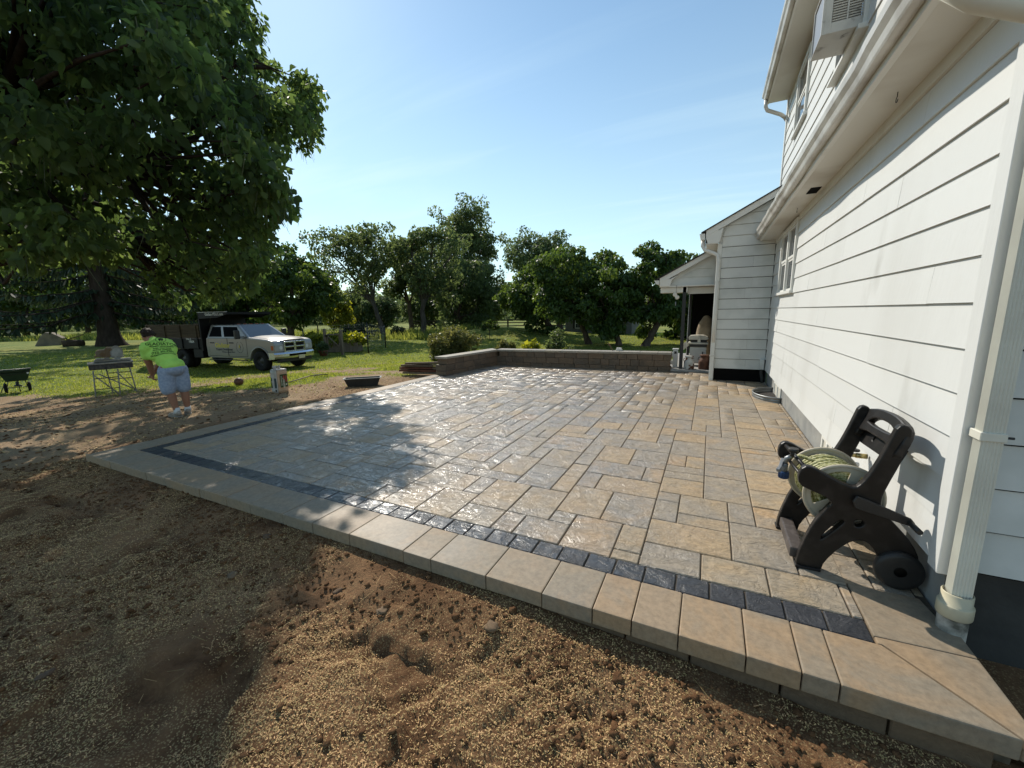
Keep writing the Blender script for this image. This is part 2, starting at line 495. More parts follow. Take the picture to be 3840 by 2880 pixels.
def ground_mat():
    m = bpy.data.materials.new('lawn_and_soil'); m.use_nodes = True
    nt = m.node_tree; N = nt.nodes; L = nt.links; b = N['Principled BSDF']
    geo = N.new('ShaderNodeNewGeometry'); pos = geo.outputs['Position']
    def noise(scale, detail=5, rough=.55, st=None):
        v = pos
        if st:
            mpn = N.new('ShaderNodeMapping'); mpn.inputs['Scale'].default_value = st; L.new(pos, mpn.inputs[0]); v = mpn.outputs[0]
        n = N.new('ShaderNodeTexNoise'); n.inputs['Scale'].default_value = scale; n.inputs['Detail'].default_value = detail; n.inputs['Roughness'].default_value = rough
        L.new(v, n.inputs['Vector']); return n.outputs[0]
    def rng_(src, a, b_, c=0, d=1):
        r = N.new('ShaderNodeMapRange'); r.inputs['From Min'].default_value = a; r.inputs['From Max'].default_value = b_
        r.inputs['To Min'].default_value = c; r.inputs['To Max'].default_value = d; L.new(src, r.inputs['Value']); return r.outputs[0]
    def mix(f, a, b_):
        x = N.new('ShaderNodeMix'); x.data_type = 'RGBA'
        L.new(f, x.inputs['Factor'])
        for k, s in (('A', a), ('B', b_)):
            if isinstance(s, tuple): x.inputs[k].default_value = (*s, 1)
            else: L.new(s, x.inputs[k])
        return x.outputs['Result']
    soil = mix(rng_(noise(7, 8, .65), .35, .68), (.095,.047,.022), (.24,.132,.064))
    soil = mix(rng_(noise(1.1, 4), .45, .7), soil, (.27,.155,.080))
    sxyz = N.new('ShaderNodeSeparateXYZ'); L.new(pos, sxyz.inputs[0])
    dryf = N.new('ShaderNodeMath'); dryf.operation = 'MULTIPLY'
    L.new(rng_(sxyz.outputs[0], -6.7, -8.2), dryf.inputs[0]); L.new(rng_(noise(.8, 5, .6), .30, .62, .25, .95), dryf.inputs[1])
    soil = mix(dryf.outputs[0], soil, (.33,.24,.15))
    vor = N.new('ShaderNodeTexVoronoi'); vor.inputs['Scale'].default_value = 85; L.new(pos, vor.inputs['Vector'])
    sf = N.new('ShaderNodeMath'); sf.operation = 'MULTIPLY'
    L.new(rng_(vor.outputs['Distance'], .42, .22), sf.inputs[0]); L.new(rng_(noise(1.6, 4), .38, .62), sf.inputs[1])
    soil = mix(sf.outputs[0], soil, (.46,.33,.16))
    grass = mix(rng_(noise(18, 6, .7), .3, .7), (.070,.105,.022), (.165,.215,.045))
    grass = mix(rng_(noise(.5, 5, .6), .42, .68), grass, (.27,.26,.060))
    grass = mix(rng_(noise(4, 5, .7), .56, .75), grass, (.32,.25,.11))
    at = N.new('ShaderNodeAttribute'); at.attribute_name = 'soil'
    mm = N.new('ShaderNodeMath'); mm.operation = 'ADD'
    L.new(at.outputs['Fac'], mm.inputs[0]); L.new(rng_(noise(9, 6, .7), .25, .75, -.35, .35), mm.inputs[1])
    col = mix(rng_(mm.outputs[0], .4, .6), grass, soil)
    L.new(col, b.inputs['Base Color'])
    b.inputs['Roughness'].default_value = .95; b.inputs['Specular IOR Level'].default_value = .15
    bn = N.new('ShaderNodeBump'); bn.inputs['Strength'].default_value = .9; bn.inputs['Distance'].default_value = .03
    L.new(noise(38, 8, .7), bn.inputs['Height']); L.new(bn.outputs[0], b.inputs['Normal'])
    return m
GROUND = ground_mat()
ground = np_mesh('ground', V, F, GROUND, smooth=True, attr={'soil': ('POINT', GM)})
ground['kind'] = 'structure'; ground['label'] = 'brown seeded soil by the patio turning into green lawn'

# ---------------------------------------------------------------- scatter on the ground
def tri_scatter(P, L_, W_, yaw, tilt, lift=0.0):
    """flat little slivers: two triangles each (quad)"""
    n = len(P)
    dx = np.stack([np.cos(yaw)*np.cos(tilt), np.sin(yaw)*np.cos(tilt), np.sin(tilt)], 1)*L_[:,None]/2
    sx = np.stack([-np.sin(yaw), np.cos(yaw), rng.normal(0,.35,n)], 1)*W_[:,None]/2
    c = P + np.array([0,0,lift])
    V = np.stack([c-dx-sx, c+dx-sx, c+dx+sx, c-dx+sx], 1).reshape(-1,3)
    F = np.arange(4*n).reshape(-1,4)
    return V, F

STRAW = mat('straw_mulch', (.50,.345,.150), .8, .3, tint=.45)
n = 150000
sx = rng.uniform(-7.6, 1.6, n*2); sy = rng.uniform(-.3, 2.02, n*2)**1.0
keep = (fbm(sx*1.3, sy*1.3, 4, 77) + .55*(fbm(sx*3.7+3, sy*3.7, 3, 79)-.5) + .22*rng.random(2*n) + .04 - .16*sst(1.0,1.9,sy) + .05*sst(1.0,.3,sy) > .54)
sx, sy = sx[keep][:n], sy[keep][:n]
n1 = len(sx)
P = np.stack([sx, sy, ground_full(sx, sy)+.004], 1)
V1, F1 = tri_scatter(P, rng.uniform(.004,.0125,n1), rng.uniform(.0022,.0040,n1), rng.uniform(0,2*PI,n1), rng.normal(0,.35,n1), .003)
# longer straws
m_ = 900
lx = rng.uniform(-7, 1.5, m_); ly = rng.uniform(-.2, 1.98, m_)
P2 = np.stack([lx, ly, ground_full(lx, ly)+.012], 1)
V2, F2 = tri_scatter(P2, rng.uniform(.04,.11,m_), np.full(m_,.0016), rng.uniform(0,2*PI,m_), rng.normal(0,.3,m_), .004)
# left of the patio, round the worker
k_ = 26000
wx = rng.uniform(-17, -6.95, k_); wy = rng.uniform(1.2, 9.2, k_)
mk = (soil_mask(wx, wy) > .35) & (fbm(wx*.9, wy*2.2, 4, 88) > .50)
wx, wy = wx[mk], wy[mk]
P3 = np.stack([wx, wy, ground_full(wx, wy)+.008], 1)
V3, F3 = tri_scatter(P3, rng.uniform(.015,.035,len(wx)), rng.uniform(.008,.014,len(wx)), rng.uniform(0,2*PI,len(wx)), rng.normal(0,.3,len(wx)), .006)
Vs = np.concatenate([V1, V2, V3]); Fs = np.concatenate([F1, F2+len(V1), F3+len(V1)+len(V2)])
tn = np.repeat(rng.random(len(Fs)), 4)
straw = np_mesh('straw_mulch', Vs, Fs, STRAW, attr={'tint': ('POINT', tn)})
tag(straw, 'pale seed straw scattered over the bare brown soil', 'straw', kind='stuff')

# loose clods
SOIL = mat('soil_clod', (.085,.043,.021), .95, .1, var=(.17,.092,.045), vscale=9, bump=.6, bscale=60, coord='Object')
ico = bmesh.new(); bmesh.ops.create_icosphere(ico, subdivisions=1, radius=1)
iv = np.array([v.co[:] for v in ico.verts]); ico.faces.ensure_lookup_table()
fi = np.array([[v.index for v in f.verts] for f in ico.faces]); ico.free()
def blobs(P, R, flat=.7, jit=.28):
    n = len(P)
    v = iv[None]*(1+rng.normal(0, jit, (n, len(iv), 1)))
    v = v*R[:,None,None]*np.stack([rng.uniform(.8,1.3,n), rng.uniform(.8,1.3,n), np.full(n, flat)],1)[:,None,:]
    a = rng.uniform(0,2*PI,n); c, s = np.cos(a)[:,None], np.sin(a)[:,None]
    v = np.stack([v[...,0]*c-v[...,1]*s, v[...,0]*s+v[...,1]*c, v[...,2]], -1) + P[:,None,:]
    f = fi[None] + (np.arange(n)*len(iv))[:,None,None]
    return v.reshape(-1,3), f.reshape(-1,3)
n = 20000
cx = rng.uniform(-7.6, 1.7, n); cy = rng.uniform(-.3, 2.0, n)
w = fbm(cx*1.5+5, cy*1.5, 4, 99) + .25*rng.random(n) + .16*sst(.9,1.9,cy)
kk = w > .62
cx, cy = cx[kk], cy[kk]
R = np.exp(rng.normal(-5.05, .55, len(cx))); R = np.clip(R, .0025, .019)
Vc, Fc = blobs(np.stack([cx, cy, ground_full(cx, cy)+R*.25], 1), R)
k2 = 1800
dx_ = rng.uniform(-15, -6.95, k2); dy_ = rng.uniform(1.2, 7, k2)
mk = soil_mask(dx_, dy_) > .6; dx_, dy_ = dx_[mk], dy_[mk]
R2 = np.clip(np.exp(rng.normal(-4.5,.5,len(dx_))), .006, .03)
Vd, Fd = blobs(np.stack([dx_, dy_, ground_full(dx_, dy_)+R2*.2], 1), R2, .5)
clods = np_mesh('soil_clods', np.concatenate([Vc, Vd]), np.concatenate([Fc, Fd+len(Vc)]), SOIL)
tag(clods, 'small crumbly soil clods strewn over the bare ground', 'soil', kind='stuff')

# a few stones lying in the soil in front of the patio (each its own thing)
STONE = mat('field_stone', (.115,.072,.042), .85, .3, var=(.09,.06,.04), vscale=7, bump=.4, bscale=18, rand=.2)
STONE_P = mat('pale_stone', (.175,.115,.066), .85, .3, var=(.13,.09,.055), vscale=7, bump=.4, bscale=18)
def stone(x, y, r, flat, label, m=STONE, sink=.42, seed=0):
    r *= .70
    bm = bmesh.new(); bmesh.ops.create_icosphere(bm, subdivisions=3, radius=1)
    rr = random.Random(seed)
    o3 = Vector((rr.uniform(0,50), rr.uniform(0,50), 0))
    for v in bm.verts:
        k = 1+.55*noise.noise(v.co*1.3+o3)+.28*noise.noise(v.co*3+o3)+.12*noise.noise(v.co*7+o3)
        v.co = Vector((v.co.x*r*1.25*k, v.co.y*r*k, v.co.z*r*flat*k))
    me = bpy.data.meshes.new('stone'); bm.to_mesh(me); bm.free()
    for p in me.polygons: p.use_smooth = True
    o = link_mesh('stone', me, m)
    o.location = (x, y, float(ground_full(x, y))+r*flat*(1-sink*2)); o.rotation_euler = (0,0,rr.uniform(0,6))
    return tag(o, label, 'stone', 'stones in the bare soil')
for a in [(-1.03,1.80,.055,.55,'flat tan stone beside the dark clod, by the patio front edge',STONE_P),
          (-.96,1.93,.032,.9,'dark round clod nearest the patio front edge shadow',SOIL),
          (-1.73,1.64,.045,.5,'tan stone left of the flat tan one, in sunlit soil',STONE_P),
          (-2.12,1.65,.034,.6,'reddish stone at the edge of the tree shade',STONE),
          (-2.95,1.45,.045,.35,'pale flat stone alone in the tree shade',STONE_P),
          (-3.00,.55,.038,.4,'grey flat stone low down in the shaded soil',STONE),
          (-.31,1.80,.034,.7,'brown lump just outside the patio edge shadow',SOIL),
          (-.42,1.45,.036,.6,'dark clod in the middle of the sunny soil',SOIL),
          (-3.12,1.83,.040,.5,'shaded flat stone close under the patio edge',STONE)]:
    stone(a[0], a[1], a[2], a[3], a[4], a[5], seed=int(abs(a[0])*1000))

# ---------------------------------------------------------------- patio
def paver_mat(name, ramp, attr=False, rmix=.72, nsc=2.6, namp=(-.10,.38), rough=(.10,.52), bump=.55, cleft=.5, grain=0.0, wet=True, bdist=.02):
    m = bpy.data.materials.new(name); m.use_nodes = True
    nt = m.node_tree; N = nt.nodes; L = nt.links; b = N['Principled BSDF']
    geo = N.new('ShaderNodeNewGeometry')
    if attr:
        a = N.new('ShaderNodeAttribute'); a.attribute_name = 'tint'; r0 = a.outputs['Fac']
    else:
        a = N.new('ShaderNodeObjectInfo'); r0 = a.outputs['Random']
    sc = N.new('ShaderNodeMath'); sc.operation = 'MULTIPLY'; sc.inputs[1].default_value = 91.0; L.new(r0, sc.inputs[0])
    cb = N.new('ShaderNodeCombineXYZ'); L.new(sc.outputs[0], cb.inputs[0]); L.new(sc.outputs[0], cb.inputs[2])
    va = N.new('ShaderNodeVectorMath'); va.operation = 'ADD'; L.new(geo.outputs['Position'], va.inputs[0]); L.new(cb.outputs[0], va.inputs[1])
    pos = va.outputs[0]
    def noise(scale, detail=6, rough_=.55, st=None, rot=0, dist=0):
        v = pos
        if st:
            mpn = N.new('ShaderNodeMapping'); mpn.inputs['Scale'].default_value = st; mpn.inputs['Rotation'].default_value = (0,0,rot); L.new(pos, mpn.inputs[0]); v = mpn.outputs[0]
        n = N.new('ShaderNodeTexNoise'); n.inputs['Scale'].default_value = scale; n.inputs['Detail'].default_value = detail; n.inputs['Roughness'].default_value = rough_; n.inputs['Distortion'].default_value = dist
        L.new(v, n.inputs['Vector']); return n.outputs[0]
    def mr(src, a_, b_, c=0, d=1):
        r = N.new('ShaderNodeMapRange'); r.inputs['From Min'].default_value = a_; r.inputs['From Max'].default_value = b_
        r.inputs['To Min'].default_value = c; r.inputs['To Max'].default_value = d; L.new(src, r.inputs['Value']); return r.outputs[0]
    def math_(op, x, y):
        k = N.new('ShaderNodeMath'); k.operation = op
        for i, s in enumerate((x, y)):
            if isinstance(s, (int, float)): k.inputs[i].default_value = s
            else: L.new(s, k.inputs[i])
        return k.outputs[0]
    # colour: each stone blends two of the ramp colours across itself
    f = math_('ADD', math_('MULTIPLY', r0, rmix), mr(noise(nsc, 4, .6, dist=.6), .3, .7, namp[0], namp[1]))
    cr = N.new('ShaderNodeValToRGB'); L.new(f, cr.inputs[0])
    el = cr.color_ramp.elements
    el[0].position = 0; el[0].color = (*ramp[0],1); el[1].position = 1; el[1].color = (*ramp[-1],1)
    for i, c in enumerate(ramp[1:-1]):
        e = el.new((i+1)/(len(ramp)-1)); e.color = (*c,1)
    mixd = N.new('ShaderNodeMix'); mixd.data_type = 'RGBA'; mixd.blend_type = 'MULTIPLY'
    L.new(cr.outputs[0], mixd.inputs['A'])
    gcol = N.new('ShaderNodeValToRGB'); gcol.color_ramp.elements[0].color = (.62,.62,.62,1); gcol.color_ramp.elements[1].color = (1.15,1.15,1.15,1)
    gcol.color_ramp.elements[0].position = .3; gcol.color_ramp.elements[1].position = .7
    L.new(noise(28, 8, .7), gcol.inputs[0]); L.new(gcol.outputs[0], mixd.inputs['B']); mixd.inputs['Factor'].default_value = .8
    # a film of water lies in patches, mostly away from the house
    sx_ = N.new('ShaderNodeSeparateXYZ'); L.new(geo.outputs['Position'], sx_.inputs[0])
    if wet:
        reg = math_('MULTIPLY', mr(sx_.outputs[0], 1.0, -2.2, .10, 1), mr(math_('ADD', sx_.outputs[0], math_('MULTIPLY', sx_.outputs[1], .35)), -4.9, -3.6, .30, 1))
        patch = math_('ADD', math_('MULTIPLY', mr(noise(1.5, 5, .62, dist=.6), .36, .60), .65), math_('MULTIPLY', r0, .35))
        wetm = mr(math_('MULTIPLY', reg, math_('ADD', patch, .25)), .12, .85)
    else:
        wetm = mr(noise(1.1, 4, .6), .40, .75, 0, .5)
    dk = N.new('ShaderNodeMix'); dk.data_type = 'RGBA'; dk.blend_type = 'MULTIPLY'
    L.new(mixd.outputs['Result'], dk.inputs['A']); dk.inputs['B'].default_value = (.86,.86,.88,1); L.new(wetm, dk.inputs['Factor'])
    L.new(dk.outputs['Result'], b.inputs['Base Color'])
    L.new(mr(wetm, 0, 1, .62, .46 if wet else .40), b.inputs['Roughness'])
    L.new(mr(wetm, 0, 1, .35, .60), b.inputs['Specular IOR Level'])
    if wet:
        L.new(wetm, b.inputs['Coat Weight']); b.inputs['Coat IOR'].default_value = 1.55
        L.new(mr(noise(4.0, 4, .6), .35, .65, rough[0]+.02, rough[0]+.16), b.inputs['Coat Roughness'])
    h = math_('MULTIPLY', noise(5.5, 8, .58, dist=.8), 1.0)
    hc = noise(4.6, 6, .6, st=(.75,1.5,1), rot=.6, dist=2.2)
    rid = math_('ABSOLUTE', math_('SUBTRACT', hc, .5), 0)
    rid = mr(rid, .0, .05, 0, 1)
    tot = math_('ADD', math_('MULTIPLY', h, 1.0), math_('MULTIPLY', rid, .22*cleft))
    if grain: tot = math_('ADD', math_('MULTIPLY', tot, .3), math_('MULTIPLY', noise(160, 3, .6), grain))
    bn = N.new('ShaderNodeBump'); bn.inputs['Strength'].default_value = bump; bn.inputs['Distance'].default_value = bdist
    L.new(tot, bn.inputs['Height']); L.new(bn.outputs[0], b.inputs['Normal'])
    if wet: L.new(bn.outputs[0], b.inputs['Coat Normal'])
    return m
RAMP = [(.37,.270,.168),(.41,.295,.172),(.355,.275,.180),(.325,.265,.190),(.295,.252,.198),(.365,.275,.180),(.43,.285,.150)]
SLATE = paver_mat('slate_textured_paver', RAMP, bump=.72, cleft=.5, bdist=.04)
SLATE_F = paver_mat('slate_textured_paver_far', RAMP, attr=True, bump=.72, cleft=.5, bdist=.04)
CHAR = paver_mat('charcoal_paver', [(.026,.028,.032),(.034,.036,.042),(.022,.024,.028)], bump=.75, rough=(.10,.36), bdist=.03)
CHAR_F = paver_mat('charcoal_paver_far', [(.026,.028,.032),(.034,.036,.042),(.022,.024,.028)], attr=True, bump=.75, rough=(.10,.36), bdist=.03)
COPE = paver_mat('coping_stone_tan', [(.27,.215,.150),(.32,.235,.150),(.28,.225,.158),(.345,.240,.142),(.265,.220,.160),(.31,.235,.152)] or [(.27,.225,.165),(.30,.235,.160),(.33,.240,.150),(.31,.240,.160),(.36,.245,.140),(.29,.230,.165)], rmix=.75, nsc=1.9, namp=(-.10,.38), bump=.22, rough=(.26,.55), cleft=0, grain=.12, bdist=.012, wet=False)
BED = mat('jointing_sand', (.085,.066,.047), .9, .2, var=(.14,.11,.078), vscale=30)

PATX = []
patio = thing('patio', (-2.8, 6.5, 0), None, None, kind='structure')
patio['label'] = 'wet paved patio of tan and grey stone with a charcoal border'
MB().box(-6.80,1.215,2.10,11.95,-.30,-.012).build('bedding', BED, patio)
U = .1872; UY = .1832; X0 = .0425; Y0 = 2.652
_pm = {}
def paver_mesh(w, d, mt, h=.05, ch=.006, key='paver'):
    k = (round(w,3), round(d,3), mt.name)
    if k in _pm: return _pm[k]
    hw, hd = w/2, d/2
    mb = MB().box(-hw,hw,-hd,hd,-h,0)
    o = mb.build(key, mt, None, bev=ch, seg=1)
    me = o.data; bpy.data.objects.remove(o, do_unlink=True)
    _pm[k] = me
    return me
def place_paver(name, x0, x1, y0, y1, mt, gap=.0075, dz=.0, tilt=.007, ch=.006):
    me = paver_mesh(x1-x0-gap, y1-y0-gap, mt, ch=ch, key=name)
    o = bpy.data.objects.new(name, me); COL.objects.link(o); o.parent = patio
    o.location = Vector(((x0+x1)/2, (y0+y1)/2, rnd.uniform(-.0025,.0015)+dz)) - patio.location
    o.rotation_euler = (rnd.uniform(-tilt,tilt), rnd.uniform(-tilt,tilt), rnd.uniform(-.004,.004))
    return o
far_rects = []; far_dark = []
# field: cells i (x) from -34..5, j (y) from -1 (part row) .. 48
I0, I1 = -34, 5
J1 = 49
occ = {}
tiles = []
def yj(j): return 2.534 if j < 0 else Y0 + j*UY
def add_tile(i, j, w, h):
    for a in range(w):
        for b_ in range(h): occ[(i+a, j+b_)] = 1
    tiles.append((i, j, w, h))
fixed = [(-4,2,2,3),(-2,3,1,2),(-1,4,2,2),(-5,-1,2,3),(-3,0,1,2),(-3,-1,1,1),(-2,1,3,2),(-2,-1,2,2),(0,-1,2,2),(1,1,2,3),(2,-1,2,2),(0,6,2,3),(1,4,1,2),(-5,5,3,2),(-2,6,2,2),(2,4,2,2),(-3,5,1,1) if False else (-6,2,2,3),(-7,-1,2,2),(4,-1,1,2),(3,1,2,2),(4,3,1,3)]
for t in fixed:
    if all((t[0]+a, t[1]+b_) not in occ for a in range(t[2]) for b_ in range(t[3])): add_tile(*t)
shapes = [(3,2),(2,3),(2,2),(1,2),(2,1),(3,2),(2,2),(1,2),(3,1),(2,3)]
for j in range(-1, J1):
    i = I0
    while i <= I1:
        if (i,j) in occ: i += 1; continue
        cand = shapes[:]; rnd.shuffle(cand)
        for (w,h) in cand+[(1,1)]:
            if i+w-1 > I1 or j+h > J1: continue
            if any((i+a, j+b_) in occ for a in range(w) for b_ in range(h)): continue
            # avoid leaving long running joints
            add_tile(i, j, w, h); break
        i += 1
def far_y(x): return 11.43+.37*np.clip((x+6.1)/5.2, 0, 1) + .03
rects = []
for (i,j,w,h) in tiles:
    x0, x1 = X0+i*U, X0+(i+w)*U
    y0, y1 = yj(j), yj(j+h)
    if x0 > 0.0 and y0 > 10.7: continue
    y1 = min(y1, far_y((x0+x1)/2))
    if x0 > .0: y1 = min(y1, 10.66)
    if y1-y0 < .04: continue
    # leave the corner for the coping return
    if x1 > .84 and y0 < 2.86:
        if y1 > 2.90: rects.append((max(x0,.80),x1,2.86,y1))
        x1 = .843
        if x1-x0 < .03: continue
    rects.append((x0,x1,y0,y1))
for k in range(48):                        # narrow strip along the foundation
    y0 = 2.9+k*.163
    rects.append((X0+6*U, 1.212, y0, y0+.163))
rects.sort(key=lambda r: (r[2]**2+(r[0]+.5)**2)/max(.03,(r[1]-r[0])*(r[3]-r[2]))**.7)
near, rest = rects[:300], rects[300:]
for r in near: place_paver('paver', *r, SLATE)
def joined(name, rs, mt, gap=.010):
    VV = []; FF = []; TT = []
    for (x0,x1,y0,y1) in rs:
        g2 = gap/2; c = .006; dz = rnd.uniform(-.0015,.0015)
        b_ = len(VV)
        VV += [(x0+g2,y0+g2,-.03),(x1-g2,y0+g2,-.03),(x1-g2,y1-g2,-.03),(x0+g2,y1-g2,-.03)]
        VV += [(x0+g2,y0+g2,dz-c),(x1-g2,y0+g2,dz-c),(x1-g2,y1-g2,dz-c),(x0+g2,y1-g2,dz-c)]
        VV += [(x0+g2+c,y0+g2+c,dz),(x1-g2-c,y0+g2+c,dz),(x1-g2-c,y1-g2-c,dz),(x0+g2+c,y1-g2-c,dz)]
        for a in (0,4):
            for q in range(4): FF.append((b_+a+q, b_+a+(q+1)%4, b_+a+4+(q+1)%4, b_+a+4+q))
        FF.append((b_+8,b_+9,b_+10,b_+11))
        TT += [rnd.random()]*12
    o = np_mesh(name, VV, FF, mt, patio, attr={'tint': ('POINT', TT)})
    o['kind'] = 'stuff'
    return o
joined('distant_pavers', rest, SLATE_F)
# charcoal border: front row and left row
k = 0; x = .842
while x > -6.46:
    x0 = max(x-.187, -6.485)
    place_paver('border_paver', x0, x, 2.357, 2.534, CHAR); x -= .187
yy = 2.534
while yy < 11.3:
    place_paver('border_paver', -6.485, -6.315, yy, yy+.187, CHAR); yy += .187
# coping: front
cuts = [-6.94,-6.30,-5.93,-5.46,-5.05,-4.42,-3.98,-3.62,-3.17,-2.80,-2.39,-1.86,-1.62,-1.19,-.805,-.50,-.285,-.05,.255,.478,.62]
def coping(poly, top=.004, h=.095, bev=.007):
    mb = MB().prism(poly, 'z', -h, top)
    return mb.build('coping_stone', COPE, patio, bev=bev, seg=2)
G = .0025
for i in range(1, len(cuts)-1):
    a, b_ = cuts[i]+G, cuts[i+1]-G
    j = rnd.uniform(-.004,.004)
    coping([(a,2.0+j),(b_,2.0+j),(b_,2.352),(a,2.352)], top=.004+rnd.uniform(-.001,.001))
coping([(-6.94+G,2.0),(-6.30-G,2.0),(-6.30-G,2.352),(-6.50,2.352),(-6.87,2.02)])
# right hand corner, with the slanting joint
coping([(.62+G,2.0),(1.18,2.0),(.86,2.352),(.62+G,2.352)])
coping([(1.19,2.0),(1.235,2.0),(1.235,2.43),(.845,2.405),(.845,2.356),(.868,2.356)])
coping([(.845,2.41),(1.235,2.435),(1.235,2.69),(1.19,2.70),(1.17,2.855),(.845,2.855)])
# left edge
ly = [2.03,2.62,3.2,3.75,4.3,4.95,5.5,6.05,6.7,7.25,7.8,8.4,9.0]
coping([(-6.88,2.03+G*3),(-6.51,2.362),(-6.49,2.362),(-6.49,2.62-G),(-6.86,2.62-G)])
for a, b_ in zip(ly[1:-1], ly[2:]):
    xo = -6.86+.013*(a-2)
    coping([(xo,a+G),(-6.49,a+G),(-6.49,b_-G),(xo,b_-G)], top=.004+rnd.uniform(-.001,.001))
# base course under the coping, set back, on the front
BASEM = paver_mat('base_block_grey', [(.135,.092,.056),(.16,.110,.068),(.12,.085,.055)], bump=.5, rough=(.6,.85), cleft=.3, wet=False)
xx = -6.75
while xx < 1.1:
    w = rnd.choice([.40,.48,.33])
    x1 = min(xx+w, 1.19)
    MB().box(xx+.004, x1-.006, 2.035, 2.28, -.34, -.097).build('base_block', BASEM, patio, bev=.006)
    xx = x1
for y0 in (2.06,2.36):
    MB().box(.98,1.20,y0 if y0>2.1 else 2.29,y0+.33,-.34,-.097).build('base_block', BASEM, patio, bev=.006)

# ---------------------------------------------------------------- seat wall
BLOCK = paver_mat('split_face_block', [(.135,.092,.058),(.165,.115,.074),(.105,.080,.056),(.15,.108,.074),(.18,.118,.070)], bump=.7, rough=(.6,.85), cleft=.6, wet=False)
CAPM = paver_mat('seat_wall_cap_stone', [(.38,.33,.26),(.34,.31,.26),(.40,.34,.25)], bump=.25, rough=(.4,.7), cleft=0, grain=.1, bdist=.012, wet=False)
seat = thing('seat_wall', (-6.1, 11.6, 0), 'low stone block seat wall bent round the far corner of the patio', 'wall')
def wall_leg(A, B, OA, OB, first_end=True, last_end=True):
    """inner line A-B, outer line OA-OB; three courses and a cap"""
    A, B, OA, OB = [Vector((*p, 0)) for p in (A, B, OA, OB)]
    ln = (B-A).length
    zs = [(-.02,.105),(.107,.285),(.287,.442)]
    for r, (z0, z1) in enumerate(zs):
        t = -rnd.uniform(0,.2) if r else -.1
        while t < ln-.02:
            w = rnd.choice([.24,.36,.45,.30,.40])
            a, b_ = max(0,t)/ln, min(ln, t+w)/ln
            if b_-a < .03: t += w; continue
            p = [A.lerp(B, a), A.lerp(B, b_), OA.lerp(OB, b_), OA.lerp(OB, a)]
            e = (B-A).normalized()*.0025
            jit = (A-OA).normalized()*rnd.uniform(-.004,.004)
            q = [p[0]+e+jit, p[1]-e+jit, p[2]-e, p[3]+e]
            MB().prism([(v.x,v.y) for v in q], 'z', z0 if r else -.25, z1).build('wall_block', BLOCK, seat, bev=.008)
            t += w
    t = 0
    while t < ln-.02:
        w = rnd.uniform(.45,.6)
        if ln-t-w < .25: w = ln-t
        a, b_ = t/ln, min(ln, t+w)/ln
        ov = (A-OA).normalized()*.022
        p = [A.lerp(B,a)+ov, A.lerp(B,b_)+ov, OA.lerp(OB,b_)-ov, OA.lerp(OB,a)-ov]
        e = (B-A).normalized()*.0015
        q = [p[0]+e, p[1]-e, p[2]-e, p[3]+e]
        MB().prism([(v.x,v.y) for v in q], 'z', .445, .505).build('cap_stone', CAPM, seat, bev=.006)
        t += w
wall_leg((-6.40,9.00),(-6.10,11.43),(-6.725,9.00),(-6.45,11.80))
wall_leg((-6.135,11.437),(-.905,11.82),(-6.135,11.797),(-.905,12.17))
MB().prism([(-6.44,11.815),(-6.098,11.442),(-6.13,11.81)], 'z', -.25, .44).build('wall_block', BLOCK, seat)

white_box = MB().box(-.085,.085,-.06,.06,0,.05).box(-.07,.07,-.05,.05,.05,.085).build('paint_tub', mat('off_white_plastic',(.66,.65,.60),.5), None, bev=.008)
white_box.location = (-2.35,12.0,.507); tag(white_box, 'small white plastic tub standing on the seat wall cap', 'tub')
paddle = MB().bar((0,0,0),(-.10,.02,.16),.05,.012).bar((-.10,.02,.16),(-.13,.026,.20),.03,.03).build('hand_brush', mat('brown_handle',(.16,.09,.045),.6), None, bev=.004)
paddle.location = (-2.53,11.98,.507); tag(paddle, 'brown handled hand brush propped up on the seat wall cap', 'brush')
# ---------------------------------------------------------------- house
house = thing('house', (1.17, 2.7, 0), 'white clapboard two storey house with gutters along the patio', 'house')
EXP = .2285
def lap_board_x(y0, y1, z0, z1, m, xf=1.165, xt=1.179, xb=1.195, parent=house):
    """clapboard on a wall that faces -x"""
    g = .0017; j = rnd.uniform(-.0015,.0015); xf += j; z0 += rnd.uniform(-.001,.002)
    MB().prism([(xf,z0),(xb,z0),(xb,z1),(xt,z1),(xf+.001,z0+.012)], 'y', y0+g, y1-g).build('siding_board', m, parent)
def lap_board_y(x0, x1, z0, z1, m, yf, parent=house, xt0=None, xt1=None):
    """clapboard on a wall that faces -y; its top edge may be cut (xt0..xt1)"""
    g = .0012; z0 = z0+.011  # bottom lifted so the black core shows as a shade line under each lap
    a0, a1 = x0+g, x1-g
    b0 = a0 if xt0 is None else xt0; b1 = a1 if xt1 is None else xt1
    fb, ft, bk = yf-.004, yf+.013, yf+.03
    vs = [(a0,fb,z0),(a1,fb,z0),(a1,bk,z0),(a0,bk,z0),(b0,ft,z1),(b1,ft,z1),(b1,bk,z1),(b0,bk,z1)]
    MB().add(vs, [(0,3,2,1),(4,5,6,7),(0,1,5,4),(1,2,6,5),(2,3,7,6),(3,0,4,7)]).build('siding_board', m, parent)
def runs(y0, y1, fixed=(), lo=1.3, hi=2.8):
    c = [y for y in fixed if y0+.2 < y < y1-.2]
    if not c:
        y = y0+rnd.uniform(.5, hi)
        while y < y1-.4:
            c.append(y); y += rnd.uniform(lo, hi)
    c = [y0]+sorted(c)+[y1]
    return list(zip(c[:-1], c[1:]))
